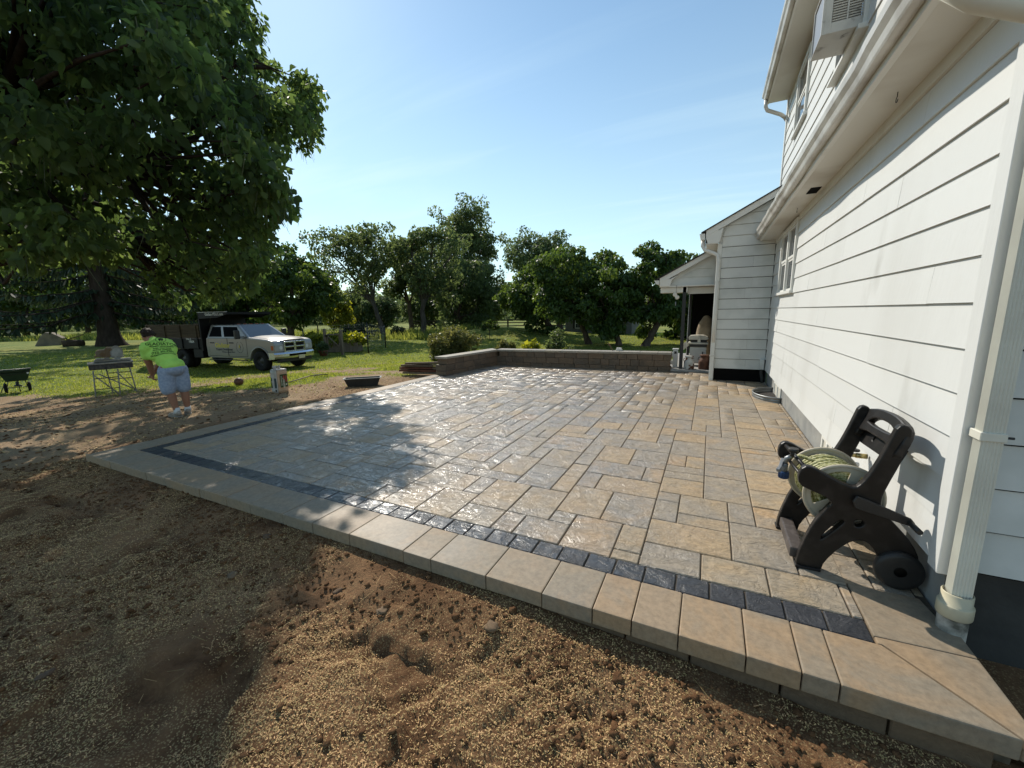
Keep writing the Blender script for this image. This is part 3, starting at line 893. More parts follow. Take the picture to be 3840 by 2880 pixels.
# ground floor wall
J = {11:(3.75,7.72),10:(4.82,),9:(6.14,4.0),8:(5.3,),7:(6.84,9.8),6:(3.32,7.42),5:(6.11,8.9),4:(4.2,9.3),3:(5.8,8.2),2:(3.6,7.0),1:(4.9,7.9),0:(5.2,6.6)}
WIN = (7.99, 9.56, 1.895, 3.06)
for k in range(12):
    z0 = .29+EXP*k; z1 = min(.29+EXP*(k+1), 3.012)
    if z1 > WIN[2]+.05:
        for a, b_ in runs(2.80, WIN[0]-.003, J[k]): lap_board_x(a, b_, z0, z1, WHITE)
        for a, b_ in runs(WIN[1]+.003, 10.6): lap_board_x(a, b_, z0, z1, WHITE)
    else:
        for a, b_ in runs(2.80, 10.6, J[k]): lap_board_x(a, b_, z0, z1, WHITE)
MB().box(1.158,1.195,2.80,WIN[0]-.003,3.014,3.10).box(1.158,1.195,WIN[1]+.003,10.6,3.014,3.10).build('frieze_board', TRIM, house)
MB().box(1.152,1.195,2.694,2.798,.262,3.10).box(1.197,1.262,2.694,2.712,.262,3.10).build('corner_board', WHITE, house, bev=.003)
MB().box(1.22,1.45,2.765,10.55,-.5,.285).build('foundation', FOUND, house)
MB().box(1.196,1.50,2.73,10.58,.285,3.4).build('wall_core', DARK, house)
# side wall, facing the camera to the right of the corner
for k in range(13):
    z0 = .29+EXP*k
    lap_board_y(1.264, 4.6, z0, z0+EXP, WHITE_D, 2.712)
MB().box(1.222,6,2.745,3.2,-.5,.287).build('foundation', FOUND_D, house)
MB().box(1.24,6,2.743,6,.29,6.1).build('wall_core', DARK, house)

# lower eave: soffit, frieze, fascia, gutter, strip of roof
MB().box(.905,1.195,2.45,10.585,3.10,3.115).build('soffit', SOFFIT, house)
MB().box(.862,.904,2.45,10.585,3.092,3.25).build('fascia', TRIM, house, bev=.002)
def gutter_run(name, x_back, y0, y1, z0, parent, wob=0.0, n=40):
    prof = [(0,.0),(-.055,0),(-.062,.012),(-.075,.05),(-.10,.085),(-.108,.125),(-.100,.128),(-.094,.10),(0,.11)]
    VV = []; FF = []; m = len(prof)
    for i in range(n+1):
        y = y0+(y1-y0)*i/n
        w = wob*(vn1(y*1.3)-.5); w2 = wob*(vn1(y*2.9+7)-.5)
        for q, (a, b_) in enumerate(prof): VV.append((x_back+a*(1+w2*4)+w*.5, y, z0+b_+w*(.6 if q < 5 else 1.2)))
    for i in range(n):
        for q in range(m): FF.append((i*m+q, i*m+(q+1)%m, (i+1)*m+(q+1)%m, (i+1)*m+q))
    mb = MB().add(VV, FF, False); mb.add(VV[:m], [tuple(range(m))]); mb.add(VV[-m:], [tuple(range(m-1,-1,-1))])
    return mb.build(name, GUTTER, parent)
def vn1(t): return float(vnoise(np.array([t]), np.array([.5]), 9)[0])
gutter_run('gutter', .861, 2.40, 10.592, 3.135, house, wob=.05, n=60)
for y in np.arange(2.9, 10.4, .62): MB().bar((.76,y,3.262),(.86,y,3.255),.018,.004).build('gutter_strap', GUTTER, house)
MB().prism([(.80,3.262),(1.17,3.47),(1.17,3.49),(.79,3.28)], 'y', 2.45, 10.58).build('pent_roof', SHINGLE, house)
MB().box(1.197,6,2.18,2.709,3.101,3.116).build('soffit', SOFFIT, house)
MB().box(1.197,6,2.14,2.178,3.093,3.25).build('fascia', TRIM, house)
# soffit vent and plant hooks
MB().box(1.015,1.125,6.38,6.68,3.094,3.0995).build('soffit_vent', DARK, house)
for (hx,hy) in ((1.066,3.94),(1.055,7.52)):
    pts = [(hx,hy,3.10),(hx,hy,3.07)]+[(hx, hy+.018*math.sin(a), 3.052+.018*math.cos(a)) for a in np.linspace(0,4.6,12)]
    MB().tube(pts, .0028, 6).build('plant_hook', BLACKM, house)
# window in the ground floor wall: two lights, mullion, sill
def window_x(y0, y1, z0, z1, lights, parent=house, xw=1.17):
    w = MB()
    fr = .085
    w.frame(xw-.032,xw+.02,y0,y1,z0+.046,z1,fr,wt=fr*.8,bottom=False)
    wo_ = w.build('window', TRIM, parent, bev=.004)
    MB().box(xw-.052,xw+.03,y0-.03,y1+.03,z0-.005,z0+.045).build('sill', TRIM, wo_, bev=.004)
    W = (y1-y0-2*fr)/lights
    for q in range(lights):
        a = y0+fr+q*W
        if q: MB().box(xw-.030,xw+.02,a-.05,a+.05,z0+.04,z1-fr*.8).build('mullion', TRIM, wo_, bev=.004)
        s = .04; zm = (z0+z1)/2
        mb = MB()
        a0, a1 = a+(.05 if q else 0), a+W-(.05 if q < lights-1 else 0)
        for (za, zb, dx) in ((zm, z1-fr*.8-.001, 0.0),(z0+.047, zm-.001, .012)):
            mb.frame(xw-.012+dx,xw+.02-dx*.2,a0,a1,za,zb,s)
        mb.build('sash', TRIM, wo_)
        MB().box(xw+.006,xw+.012,a0+.02,a1-.02,z0+.06,z1-fr).build('pane', GLASS, wo_)
    return wo_
window_x(WIN[0], WIN[1], WIN[2], WIN[3]-.0, 2)

# upper storey
W2 = (8.38, 9.42, 4.66, 5.70)
ACW = (5.42, 6.52, 4.30, 5.45)
for k in range(11):
    z0 = 3.36+EXP*k; z1 = min(z0+EXP, 5.858)
    cuts_ = [(2.72, 10.62)]
    for wy0, wy1, wz0, wz1 in (ACW, W2):
        if z1 > wz0+.02 and z0 < wz1-.02:
            nc = []
            for a, b_ in cuts_:
                if a < wy0 and b_ > wy1: nc += [(a, wy0-.003), (wy1+.003, b_)]
                else: nc.append((a, b_))
            cuts_ = nc
    for wy0, wy1, wz0, wz1 in (ACW, W2):
        if z0 < wz0-.01 < z1-.02 and z1 > wz0+.02: lap_board_x(wy0, wy1, z0, wz0-.002, WHITE)
    for a, b_ in cuts_:
        for p, q in runs(a, b_, (), 1.6, 3.4): lap_board_x(p, q, z0, z1, WHITE)
MB().box(1.150,1.198,10.622,10.74,3.3,5.86).build('corner_board', WHITE, house, bev=.003)
MB().box(1.197,5,2.75,10.73,3.3,5.9).build('wall_core', DARK, house)
window_x(W2[0], W2[1], W2[2], W2[3], 1)
MB().box(.83,1.195,2.4,10.75,5.86,5.875).build('soffit', SOFFIT, house)
MB().box(.80,.829,2.4,10.76,5.85,5.99).build('fascia', TRIM, house)
gutter_run('gutter', .798, 2.4, 10.70, 5.885, house, wob=.01, n=30)
MB().prism([(.70,5.995),(.70,6.02),(3.2,7.1),(3.2,7.05)], 'y', 2.3, 10.80).build('roof', SHINGLE, house)
MB().tube([(.765,10.62,5.88),(.765,10.62,5.76),(.80,10.63,5.69),(1.06,10.74,5.60),(1.14,10.79,5.55),(1.20,10.80,5.45),(1.215,10.80,5.2),(1.215,10.80,4.3)], .036, 10).build('downspout', GUTTER, house)
# air conditioner in its window: frame belongs to the house
def frame_ac():
    y0,y1,z0,z1 = ACW
    w = MB().frame(1.138,1.19,y0,y1,z0+.001,z1,.07,bottom=False)
    wo_ = w.build('window', TRIM, house, bev=.003)
    MB().box(1.095,1.20,y0-.04,y1+.04,z0-.045,z0).build('sill', TRIM, wo_, bev=.004)
    MB().box(1.176,1.182,y0+.07,y1-.07,z0,z1-.07).build('pane', GLASS, wo_)
frame_ac()
ACM = mat('air_conditioner_casing', (.50,.50,.47), .5, .4, var=(.38,.38,.36), vscale=5, vmin=.5, vmax=.75, col3=(.13,.12,.105), c3scale=6, c3min=.60, c3max=.68)
ACF = mat('condenser_fins', (.20,.22,.25), .5, .5, metal=.3)
ac = thing('air_conditioner', (1.0, 5.62, 4.302), 'grey stained window air conditioner jutting from the upper wall', 'air conditioner')
ax0, ax1, ay0, ay1, az0, az1 = .815, 1.15, 5.44, 5.92, 4.305, 4.76
MB().box(ax0,ax1,ay0,ay1,az0,az0+.008).box(ax0,ax1,ay0,ay1,az1-.012,az1).box(ax0,ax0+.018,ay0,ay0+.018,az0+.008,az1-.012).box(ax0,ax0+.018,ay1-.018,ay1,az0+.008,az1-.012).box(ax1-.02,ax1,ay0,ay0+.02,az0+.008,az1-.012).box(ax0+.085,ax1-.025,ay0+.03,ay1-.005,az0+.01,az1-.02).box(ax0+.019,ax0+.077,ay0+.001,ay0+.012,az0+.008,az1-.012).box(ax0+.078,ax1-.021,ay0+.001,ay0+.012,az0+.008,az0+.09).build('casing', ACM, ac)
MB().box(ax0+.012,ax0+.03,ay0+.02,ay1-.02,az0+.02,az1-.02).build('condenser', ACF, ac)
for q in range(15):
    z = az0+.105+q*.0225
    for (p0, p1) in ((ax0+.08,ax0+.195),(ax0+.205,ax1-.022)):
        MB().box(p0,p1,ay0+.002,ay0+.022,z,z+.011, rot=Matrix.Rotation(math.radians(25),3,'X')).build('louvre', ACM, ac)
MB().box(ax0+.194,ax0+.206,ay0-.002,ay0+.016,az0+.09,az1).build('louvre_bar', ACM, ac)

# corner downspout with pipe collar
def corrug(x0,x1,y0,y1,z0,z1,parent,name='downspout'):
    p = []
    nn = 6
    for (a, b_) in (((x0,y0),(x1,y0)),((x1,y0),(x1,y1)),((x1,y1),(x0,y1)),((x0,y1),(x0,y0))):
        for q in range(nn*2):
            t = q/(nn*2); d = .0045 if q % 2 else 0
            x = a[0]+(b_[0]-a[0])*t; y = a[1]+(b_[1]-a[1])*t
            tx, ty = (b_[0]-a[0]), (b_[1]-a[1]); l = math.hypot(tx,ty)
            if q == 0: d = 0
            p.append((x - ty/l*d*1.0, y + tx/l*d))
    return MB().prism(p, 'z', z0, z1).build(name, DSPOUT, parent)
corrug(1.180,1.256,2.598,2.664,.155,2.60,house)
MB().box(1.172,1.264,2.591,2.690,1.02,1.062).build('downspout_strap', DSPOUT, house, bev=.003)
MB().cyl((1.262,2.61,1.04),.006,.03,8,'x').build('strap_screw', BLACKM, house)
MB().tube([(1.218,2.632,2.58),(1.212,2.62,2.68),(1.13,2.565,2.775),(.90,2.55,2.88),(.82,2.55,2.945),(.80,2.55,3.14)], .043, 12).build('downspout_elbow', DSPOUT, house)
MB().lathe((1.216,2.632,0), [(.060,.085),(.0665,.087),(.0685,.092),(.0685,.150),(.066,.155),(.060,.156),(.060,.212),(.0565,.216),(.054,.214),(.054,.16)], 28).build('pipe_collar', PVC, house)
MB().lathe((1.216,2.632,0), [(.058,-.35),(.058,.09)], 24).build('drain_pipe', PVC_D, house)

# single storey addition with its gable end
add_y = 10.60
EXA = .2285
RAKE = lambda x: 3.235 + .538*(x+.317)          # underside of the rake board
for k in range(16):
    z0 = .275+EXA*k; z1 = z0+EXA
    xl0 = .145; xl1 = .145
    if z1 > 3.10:
        xl0 = max(.145, (z0+.02-3.235)/.538-.317+.05); xl1 = max(.145, (z1+.02-3.235)/.538-.317+.05)
    if xl0 > 1.10: break
    parts = [(xl0, 1.163)]
    if k % 2 == 0 and z1 < 3: parts = [(xl0, .78), (.78, 1.163)]
    elif k % 3 == 1 and z1 < 3: parts = [(xl0, .66), (.66, 1.163)]
    for a, b_ in parts:
        xt0 = xl1 if a == xl0 else None
        xt1 = None
        if xt0 is not None and xt0 > b_-.01: xt0 = b_-.01
        lap_board_y(a, b_, z0, z1, WHITE_D, add_y, xt0=xt0)
MB().box(.055,.143,10.585,10.64,.0,3.10).box(.050,.066,10.587,10.75,.0,3.10).build('corner_board', TRIM, house, bev=.003)
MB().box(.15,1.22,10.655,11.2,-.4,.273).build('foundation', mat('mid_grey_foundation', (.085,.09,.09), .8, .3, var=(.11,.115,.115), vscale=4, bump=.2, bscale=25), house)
MB().box(.092,1.19,10.632,12.2,.0,3.15).build('wall_core', DARK, house)
for k in range(13):
    lap_side = MB().prism([(.066,.275+EXA*k),(.09,.275+EXA*k),(.09,.275+EXA*(k+1)),(.080,.275+EXA*(k+1))], 'y', 10.76, 12.2).build('siding_board', WHITE_D, house)
MB().prism([(.07,3.05),(1.19,3.05),(1.19,4.00),(-.03,3.375),(.07,3.375)], 'y', 10.622, 10.631).build('gable_backing', WHITE_D, house)
# rake board, eave return, gutter end, elbow
mb = MB()
mb.prism([(-.20,3.255),(1.30,4.062),(1.30,4.20),(-.20,3.393)], 'y', 10.47, 10.50)
mb.prism([(-.20,3.24),(-.20,3.38),(.07,3.38),(.14,3.43),(.09,3.14),(.05,3.105),(-.15,3.105)], 'y', 10.475, 10.596)
mb.build('rake_board', TRIM, house, bev=.003)
MB().box(-.19,.06,10.48,12.2,3.095,3.12).build('soffit', SOFFIT, house)
MB().prism([(-.30,3.335),(1.32,4.208),(1.32,4.235),(-.30,3.362)], 'y', 10.44, 12.4).build('roof', SHINGLE, house)
MB().prism([(-.22,3.19),(-.29,3.20),(-.335,3.33),(-.22,3.33)], 'y', 10.45, 12.3).build('gutter', TRIM, house, bev=.004)
MB().tube([(-.26,10.60,3.20),(-.26,10.58,3.08),(-.20,10.56,2.98),(-.02,10.545,2.90),(.06,10.54,2.85),(.085,10.54,2.74),(.088,10.545,1.6),(.09,10.55,.9)], .040, 10).build('downspout_elbow', TRIM, house)
MB().box(.045,.135,10.535,10.584,.95,2.75).box(.045,.135,10.535,10.584,.0,.95).build('downspout', TRIM, house, bev=.006)
mb = MB()
for z in (2.25,.56): mb.box(.035,.150,10.525,10.583,z,z+.035)
mb.build('downspout_strap', GUTTER, house)
# small drain pipe in the inner corner
MB().tube([(1.10,10.53,.50),(1.10,10.53,.22),(1.12,10.50,.12),(1.13,10.46,.02)], .03, 8).build('drain_pipe', FOUND_D, house)
MB().box(1.06,1.145,10.50,10.595,.30,.53).build('pipe_box', WHITE_D, house, bev=.006)
# basement windows low in the foundation
for (y0,y1) in ((8.42,9.25),(4.98,5.42)):
    w = MB().frame(1.200,1.222,y0,y1,-.12,.268,.05,bottom=False).box(1.201,1.221,(y0+y1)/2-.03,(y0+y1)/2+.03,-.119,.217).build('window', TRIM, house, bev=.003)
    MB().box(1.214,1.2185,y0+.05,y1-.05,-.12,.22).build('pane', mat('cream_infill_panel',(.55,.53,.46),.6), w)
# hose bib
bib = MB().cyl((1.165,3.90,.50),.02,-.07,10,'x').cyl((1.10,3.90,.50),.016,-.05,10,'x').tube([(1.06,3.90,.505),(1.045,3.90,.49),(1.04,3.90,.45)],.014,8).build('hose_tap', mat('brass',(.45,.36,.16),.35,.5,metal=.9), house)
MB().lathe((1.085,3.90,.53),[(.0,.0),(.030,.004),(.034,.012),(.030,.02),(0,.022)],14).build('tap_handle', BLACKP, bib)
MB().box(1.06,1.12,3.87,3.93,.36,.45).build('tap_timer', mat('white_plastic_clean',(.72,.72,.70),.35), bib, bev=.012, seg=2)

# galvanised window well
well = thing('window_well', (1.2, 8.85, 0), 'half round galvanised steel window well against the foundation', 'window well')
VV = []; FF = []
nn = 28; lv = 9
for l in range(lv):
    z = -.02+.10*l/(lv-1); rr = .008*math.sin(l*1.9)
    for q in range(nn+1):
        a = PI*q/nn
        VV.append((1.215-(.40+rr)*math.sin(a), 8.86+(.56+rr)*math.cos(a), z))
for l in range(lv-1):
    for q in range(nn): FF.append((l*(nn+1)+q, l*(nn+1)+q+1, (l+1)*(nn+1)+q+1, (l+1)*(nn+1)+q))
w = MB().add(VV, FF, True).build('corrugated_shell', METALGREY, well)
sm = w.modifiers.new('thick', 'SOLIDIFY'); sm.thickness = .004
MB().tube([(1.215-.40*math.sin(PI*q/nn), 8.86+.56*math.cos(PI*q/nn), .082) for q in range(nn+1)], .014, 8).build('rim', METALGREY, well)

MB().add([(1.213,8.86+.54,.009)]+[(1.213-.38*math.sin(PI*q/24), 8.86+.54*math.cos(PI*q/24), .009) for q in range(25)], [tuple(range(1,26))]).build('well_shade_floor', mat('well_shade_gravel',(.03,.028,.026),.9,.2,var=(.07,.065,.06),vscale=60,bump=.5,bscale=90), well, fixn=False)  # dark disc just above the paving, painted shade for the well's depth

# back porch beyond the addition
PY = 12.05
porch_x0, porch_x1 = -1.42, .05
for k in range(4):
    z0 = 2.30+.2*k; z1 = z0+.2
    xa = -1.10 if k == 0 else (z0+.03-2.33)/.538*1.0-1.15; xb = (z1+.03-2.33)/.538-1.15
    if k == 0: xb = max(xb, -1.0)
    if xa > -.02: break
    lap_board_y(xa, .045, z0, z1, WHITE_D, PY, xt0=min(xb,.035))
MB().prism([(-1.20,2.30),(.05,2.30),(.05,3.14),(-1.20,2.46)], 'y', PY+.020, PY+.029).build('gable_backing', WHITE_D, house)
mb = MB()
mb.prism([(-1.30,2.36),(.05,3.086),(.05,3.22),(-1.30,2.50)], 'y', 11.90, 11.935)
mb.prism([(-1.30,2.29),(-1.30,2.48),(-1.02,2.48),(-.86,2.56),(-.98,2.46),(-1.02,2.36),(-1.02,2.29)], 'y', 11.91, 12.04)
mb.box(-1.30,.045,11.94,12.03,2.265,2.30)
mb.build('porch_rake_board', TRIM, house, bev=.003)
MB().prism([(-1.40,2.452),(.10,3.26),(.10,3.285),(-1.40,2.477)], 'y', 11.86, 16.6).build('porch_roof', SHINGLE, house)
MB().prism([(-1.31,2.34),(-1.38,2.35),(-1.44,2.45),(-1.31,2.45)], 'y', 11.88, 16.6).build('porch_gutter', TRIM, house, bev=.003)
MB().box(-1.28,.05,12.06,16.5,2.26,2.285).build('porch_ceiling', SOFFIT, house)
MB().box(-1.28,-.60,12.06,12.5,2.12,2.255).box(-.60,.05,12.30,12.42,2.08,2.25).build('porch_beam', TRIM, house)
MB().box(-.712,-.622,12.06,12.15,.035,2.26).build('porch_post', BLACKM, house, bev=.004)
MB().box(-.712,-.622,15.9,16.0,.035,2.26).build('porch_post', BLACKM, house, bev=.004)
MB().tube([(-.545,12.2,.04),(-.545,12.2,2.12)], .007, 6).build('porch_screen_rod', TRIM, house)
MB().box(-1.05,.06,11.85,16.6,-.3,.035).build('porch_floor', mat('porch_concrete',(.36,.35,.33),.8,.3,var=(.28,.27,.25),vscale=4,bump=.1), house, bev=.006)
MB().box(.06,.10,12.2,16.5,.0,2.3).build('porch_wall', DARK, house)  # house wall in flat black, the porch shade put into its colour
MB().box(-.62,.06,16.45,16.5,.04,2.26).build('porch_shade_sheet', DARK, house)  # added black sheet standing for the deep shade inside the porch
# ---------------------------------------------------------------- vegetation
BARK = mat('dark_bark', (.060,.045,.034), .9, .2, var=(.10,.078,.06), vscale=9, bump=.8, bscale=14, stretch=(1,1,.25))
BARK_D = mat('spruce_bark', (.030,.023,.018), .95, .1, var=(.05,.038,.03), vscale=9, bump=.8, bscale=14, stretch=(1,1,.25))
BARK_G = mat('grey_bark', (.10,.088,.075), .9, .2, var=(.06,.05,.042), vscale=8, bump=.6, bscale=14, stretch=(1,1,.3))
LEAF_CAT = mat('broad_leaf', (.040,.072,.024), .5, .3, tint=.55, transl=.52, tv=3.5)
LEAF_MID = mat('maple_leaf', (.060,.092,.036), .5, .35, tint=.5, transl=.46)
LEAF_DK = mat('dark_glossy_leaf', (.042,.080,.020), .45, .4, tint=.5, transl=.40)
LEAF_YL = mat('yellow_green_leaf', (.13,.165,.030), .5, .35, tint=.4, transl=.45)
LEAF_RED = mat('bronze_leaf', (.090,.105,.036), .5, .35, tint=.55, transl=.35)
LEAF_FAR = mat('far_leaf', (.065,.100,.045), .6, .3, tint=.4, transl=.40)
NEEDLE = mat('spruce_needle', (.026,.044,.021), .6, .3, tint=.4, transl=.12)
POD = mat('hanging_pod', (.060,.070,.030), .6, .3, tint=.3)

def unit(v): return v/np.maximum(1e-9, np.linalg.norm(v, axis=-1, keepdims=True))
def leaves(centers, radii, per, size, droop=.5, heart=False, flat=.75, seed=0, out=.5, shell=.55):
    """leaf blades spread through clumps"""
    g = np.random.default_rng(seed)
    cnt = np.maximum(4, (per*(radii/radii.mean())**2).astype(int))
    idx = np.repeat(np.arange(len(centers)), cnt); n = len(idx)
    d = unit(g.normal(size=(n,3)))
    rr = radii[idx]*(shell+(1-shell)*g.random(n))**.7*g.uniform(.75,1.12,n)
    off = d*rr[:,None]; off[:,2] *= flat
    P = centers[idx]+off
    s = size*np.exp(g.normal(0,.22,n))
    tip = unit(d*out + g.normal(0,.55,(n,3)) + np.array([0,0,-droop*1.2]))
    side = unit(np.cross(tip, g.normal(size=(n,3))))
    nor = np.cross(side, tip)
    if heart:
        pts = [(0,0,0),(.16,.34,.06),(.52,.30,.08),(1,0,-.08),(.52,-.30,.08),(.16,-.34,.06)]
        V = np.stack([P + (tip*a + side*b_ + nor*c)*s[:,None] for a,b_,c in pts], 1)
        F = (np.arange(n)*6)[:,None,None]+np.array([[0,1,2,3],[0,3,4,5]])[None]
        k = 6
    else:
        pts = [(0,0,0),(.45,.34,.09),(1,0,-.04),(.45,-.34,.09)]
        V = np.stack([P + (tip*a + side*b_ + nor*c)*s[:,None] for a,b_,c in pts], 1)
        F = (np.arange(n)*4)[:,None,None]+np.array([[0,1,2,3]])[None]
        k = 4
    ct = g.random(len(centers))
    tint = np.repeat(np.clip(.45*ct[idx]+.55*g.random(n), 0, 1), k)
    return V.reshape(-1,3), F.reshape(-1,4), tint

def kmeans(P, k, seed=0):
    g = np.random.default_rng(seed)
    c = P[g.choice(len(P), k, replace=False)]
    for _ in range(12):
        l = np.argmin(((P[:,None]-c[None])**2).sum(-1), 1)
        c = np.array([P[l==i].mean(0) if (l==i).any() else c[i] for i in range(k)])
    return c, l

def limbs(mb, base, fork_h, C, r0, k, seed=0, lean=(0,0), twist=.25, minr=.012, start=None):
    """trunk from base, k limbs curving to groups of clumps, twigs on to each clump"""
    g = np.random.default_rng(seed)
    base = np.array(base, dtype=float)
    fork = base+np.array([lean[0], lean[1], fork_h])
    n = 7
    tp = []
    for i in range(n+1):
        t = i/n
        w = g.normal(0, r0*.18, 2)*math.sin(t*PI)
        tp.append((base[0]+lean[0]*t**1.3+w[0], base[1]+lean[1]*t**1.3+w[1], base[2]-.15+(fork_h+.15)*t))
    rs = [r0*(1.55 if i == 0 else 1.18 if i == 1 else 1.0-.25*i/n) for i in range(n+1)]
    trunk_pts, trunk_rs = tp, rs
    cs, lab = kmeans(C, min(k, len(C)), seed)
    for q in range(len(cs)):
        m = C[lab == q]
        if not len(m): continue
        tgt = cs[q]
        s = fork if start is None else np.array(start)
        s = s - np.array([0,0,1])*g.uniform(0,.25)*fork_h*.6
        pts = []; nn = 7
        dvec = tgt-s
        side = unit(np.cross(dvec, g.normal(size=3)))*np.linalg.norm(dvec)*twist*g.uniform(.2,.8)
        for i in range(nn+1):
            t = i/nn
            p = s + dvec*t + side*math.sin(t*PI)*.6 + np.array([0,0,1])*np.linalg.norm(dvec)*.10*math.sin(t*PI)
            pts.append(p)
        r1 = r0*.52*g.uniform(.7,1.1)
        rr = [max(minr, r1*(1-.78*i/nn)) for i in range(nn+1)]
        mb.tube(pts, rr, 7, False)
        pa = np.array(pts)
        for c in m:
            j = 1+np.argmin(((pa[2:]-c)**2).sum(1)); j = max(1, j-1)
            a = pa[j]; d = c-a; l = np.linalg.norm(d)
            if l < .15: continue
            mid = a+d*.5+g.normal(0,.10*l,3)
            ra = max(minr*.8, rr[j]*.5)
            mb.tube([a, mid, c], [ra, ra*.6, minr*.6], 5, False)
    return trunk_pts, trunk_rs

def clumps(center, R, n, seed, rmin=.16, rmax=.30, low=-1.0, jit=.15, lobes=0):
    g = np.random.default_rng(seed)
    d = unit(g.normal(size=(n*3,3)))
    d = d[d[:,2] > low][:n]
    rad = g.uniform(.28,1,len(d))**.55
    lump = 1+jit*np.sin(d[:,0]*3.1+seed)+jit*np.sin(d[:,1]*4.3+seed*2)+jit*np.sin(d[:,2]*5+seed*3)
    P = np.array(center)+d*np.array(R)*(rad*lump*.86)[:,None]
    r = g.uniform(rmin, rmax, len(d))*min(R)
    return P, r

def broad_tree(name, label, cat, x, y, z, cx, cy, rw, zb, zt, leafmat, barkmat, r0, ncl, per, size, seed, forks=6, group=None, droop=.5, fork=None, lean=None, depth=None, flat=.75, rmin=.16, rmax=.30, extra=None, heart=False):
    t = thing(name, (x, y, z), label, cat, group)
    R = (rw*1.04, (depth or rw)*1.04, (zt-zb)/2*1.02)
    ctr = (x+cx, y+cy, (zb+zt)/2)
    C, r = clumps(ctr, R, ncl, seed, rmin, rmax)
    if extra is not None:
        C = np.concatenate([C, extra[:, :3]]); r = np.concatenate([r, extra[:, 3]])
    mb = MB()
    fh = fork if fork is not None else max(.5, (zb-z)*.9+.15*(zt-zb))
    tp, tr = limbs(mb, (x,y,z), fh, C, r0, forks, seed, lean=lean or (cx*.35, cy*.35))
    MB().tube(tp, tr, 10, False).build('trunk', barkmat, t, fixn=False)
    mb.build('branches', barkmat, t, fixn=False)
    V, F, ti = leaves(C, r, int(per*1.7), size*.74, droop, heart, flat, seed)
    f = np_mesh('foliage', V, F, leafmat, t, attr={'tint': ('POINT', ti)})
    f['kind'] = 'stuff'
    return t

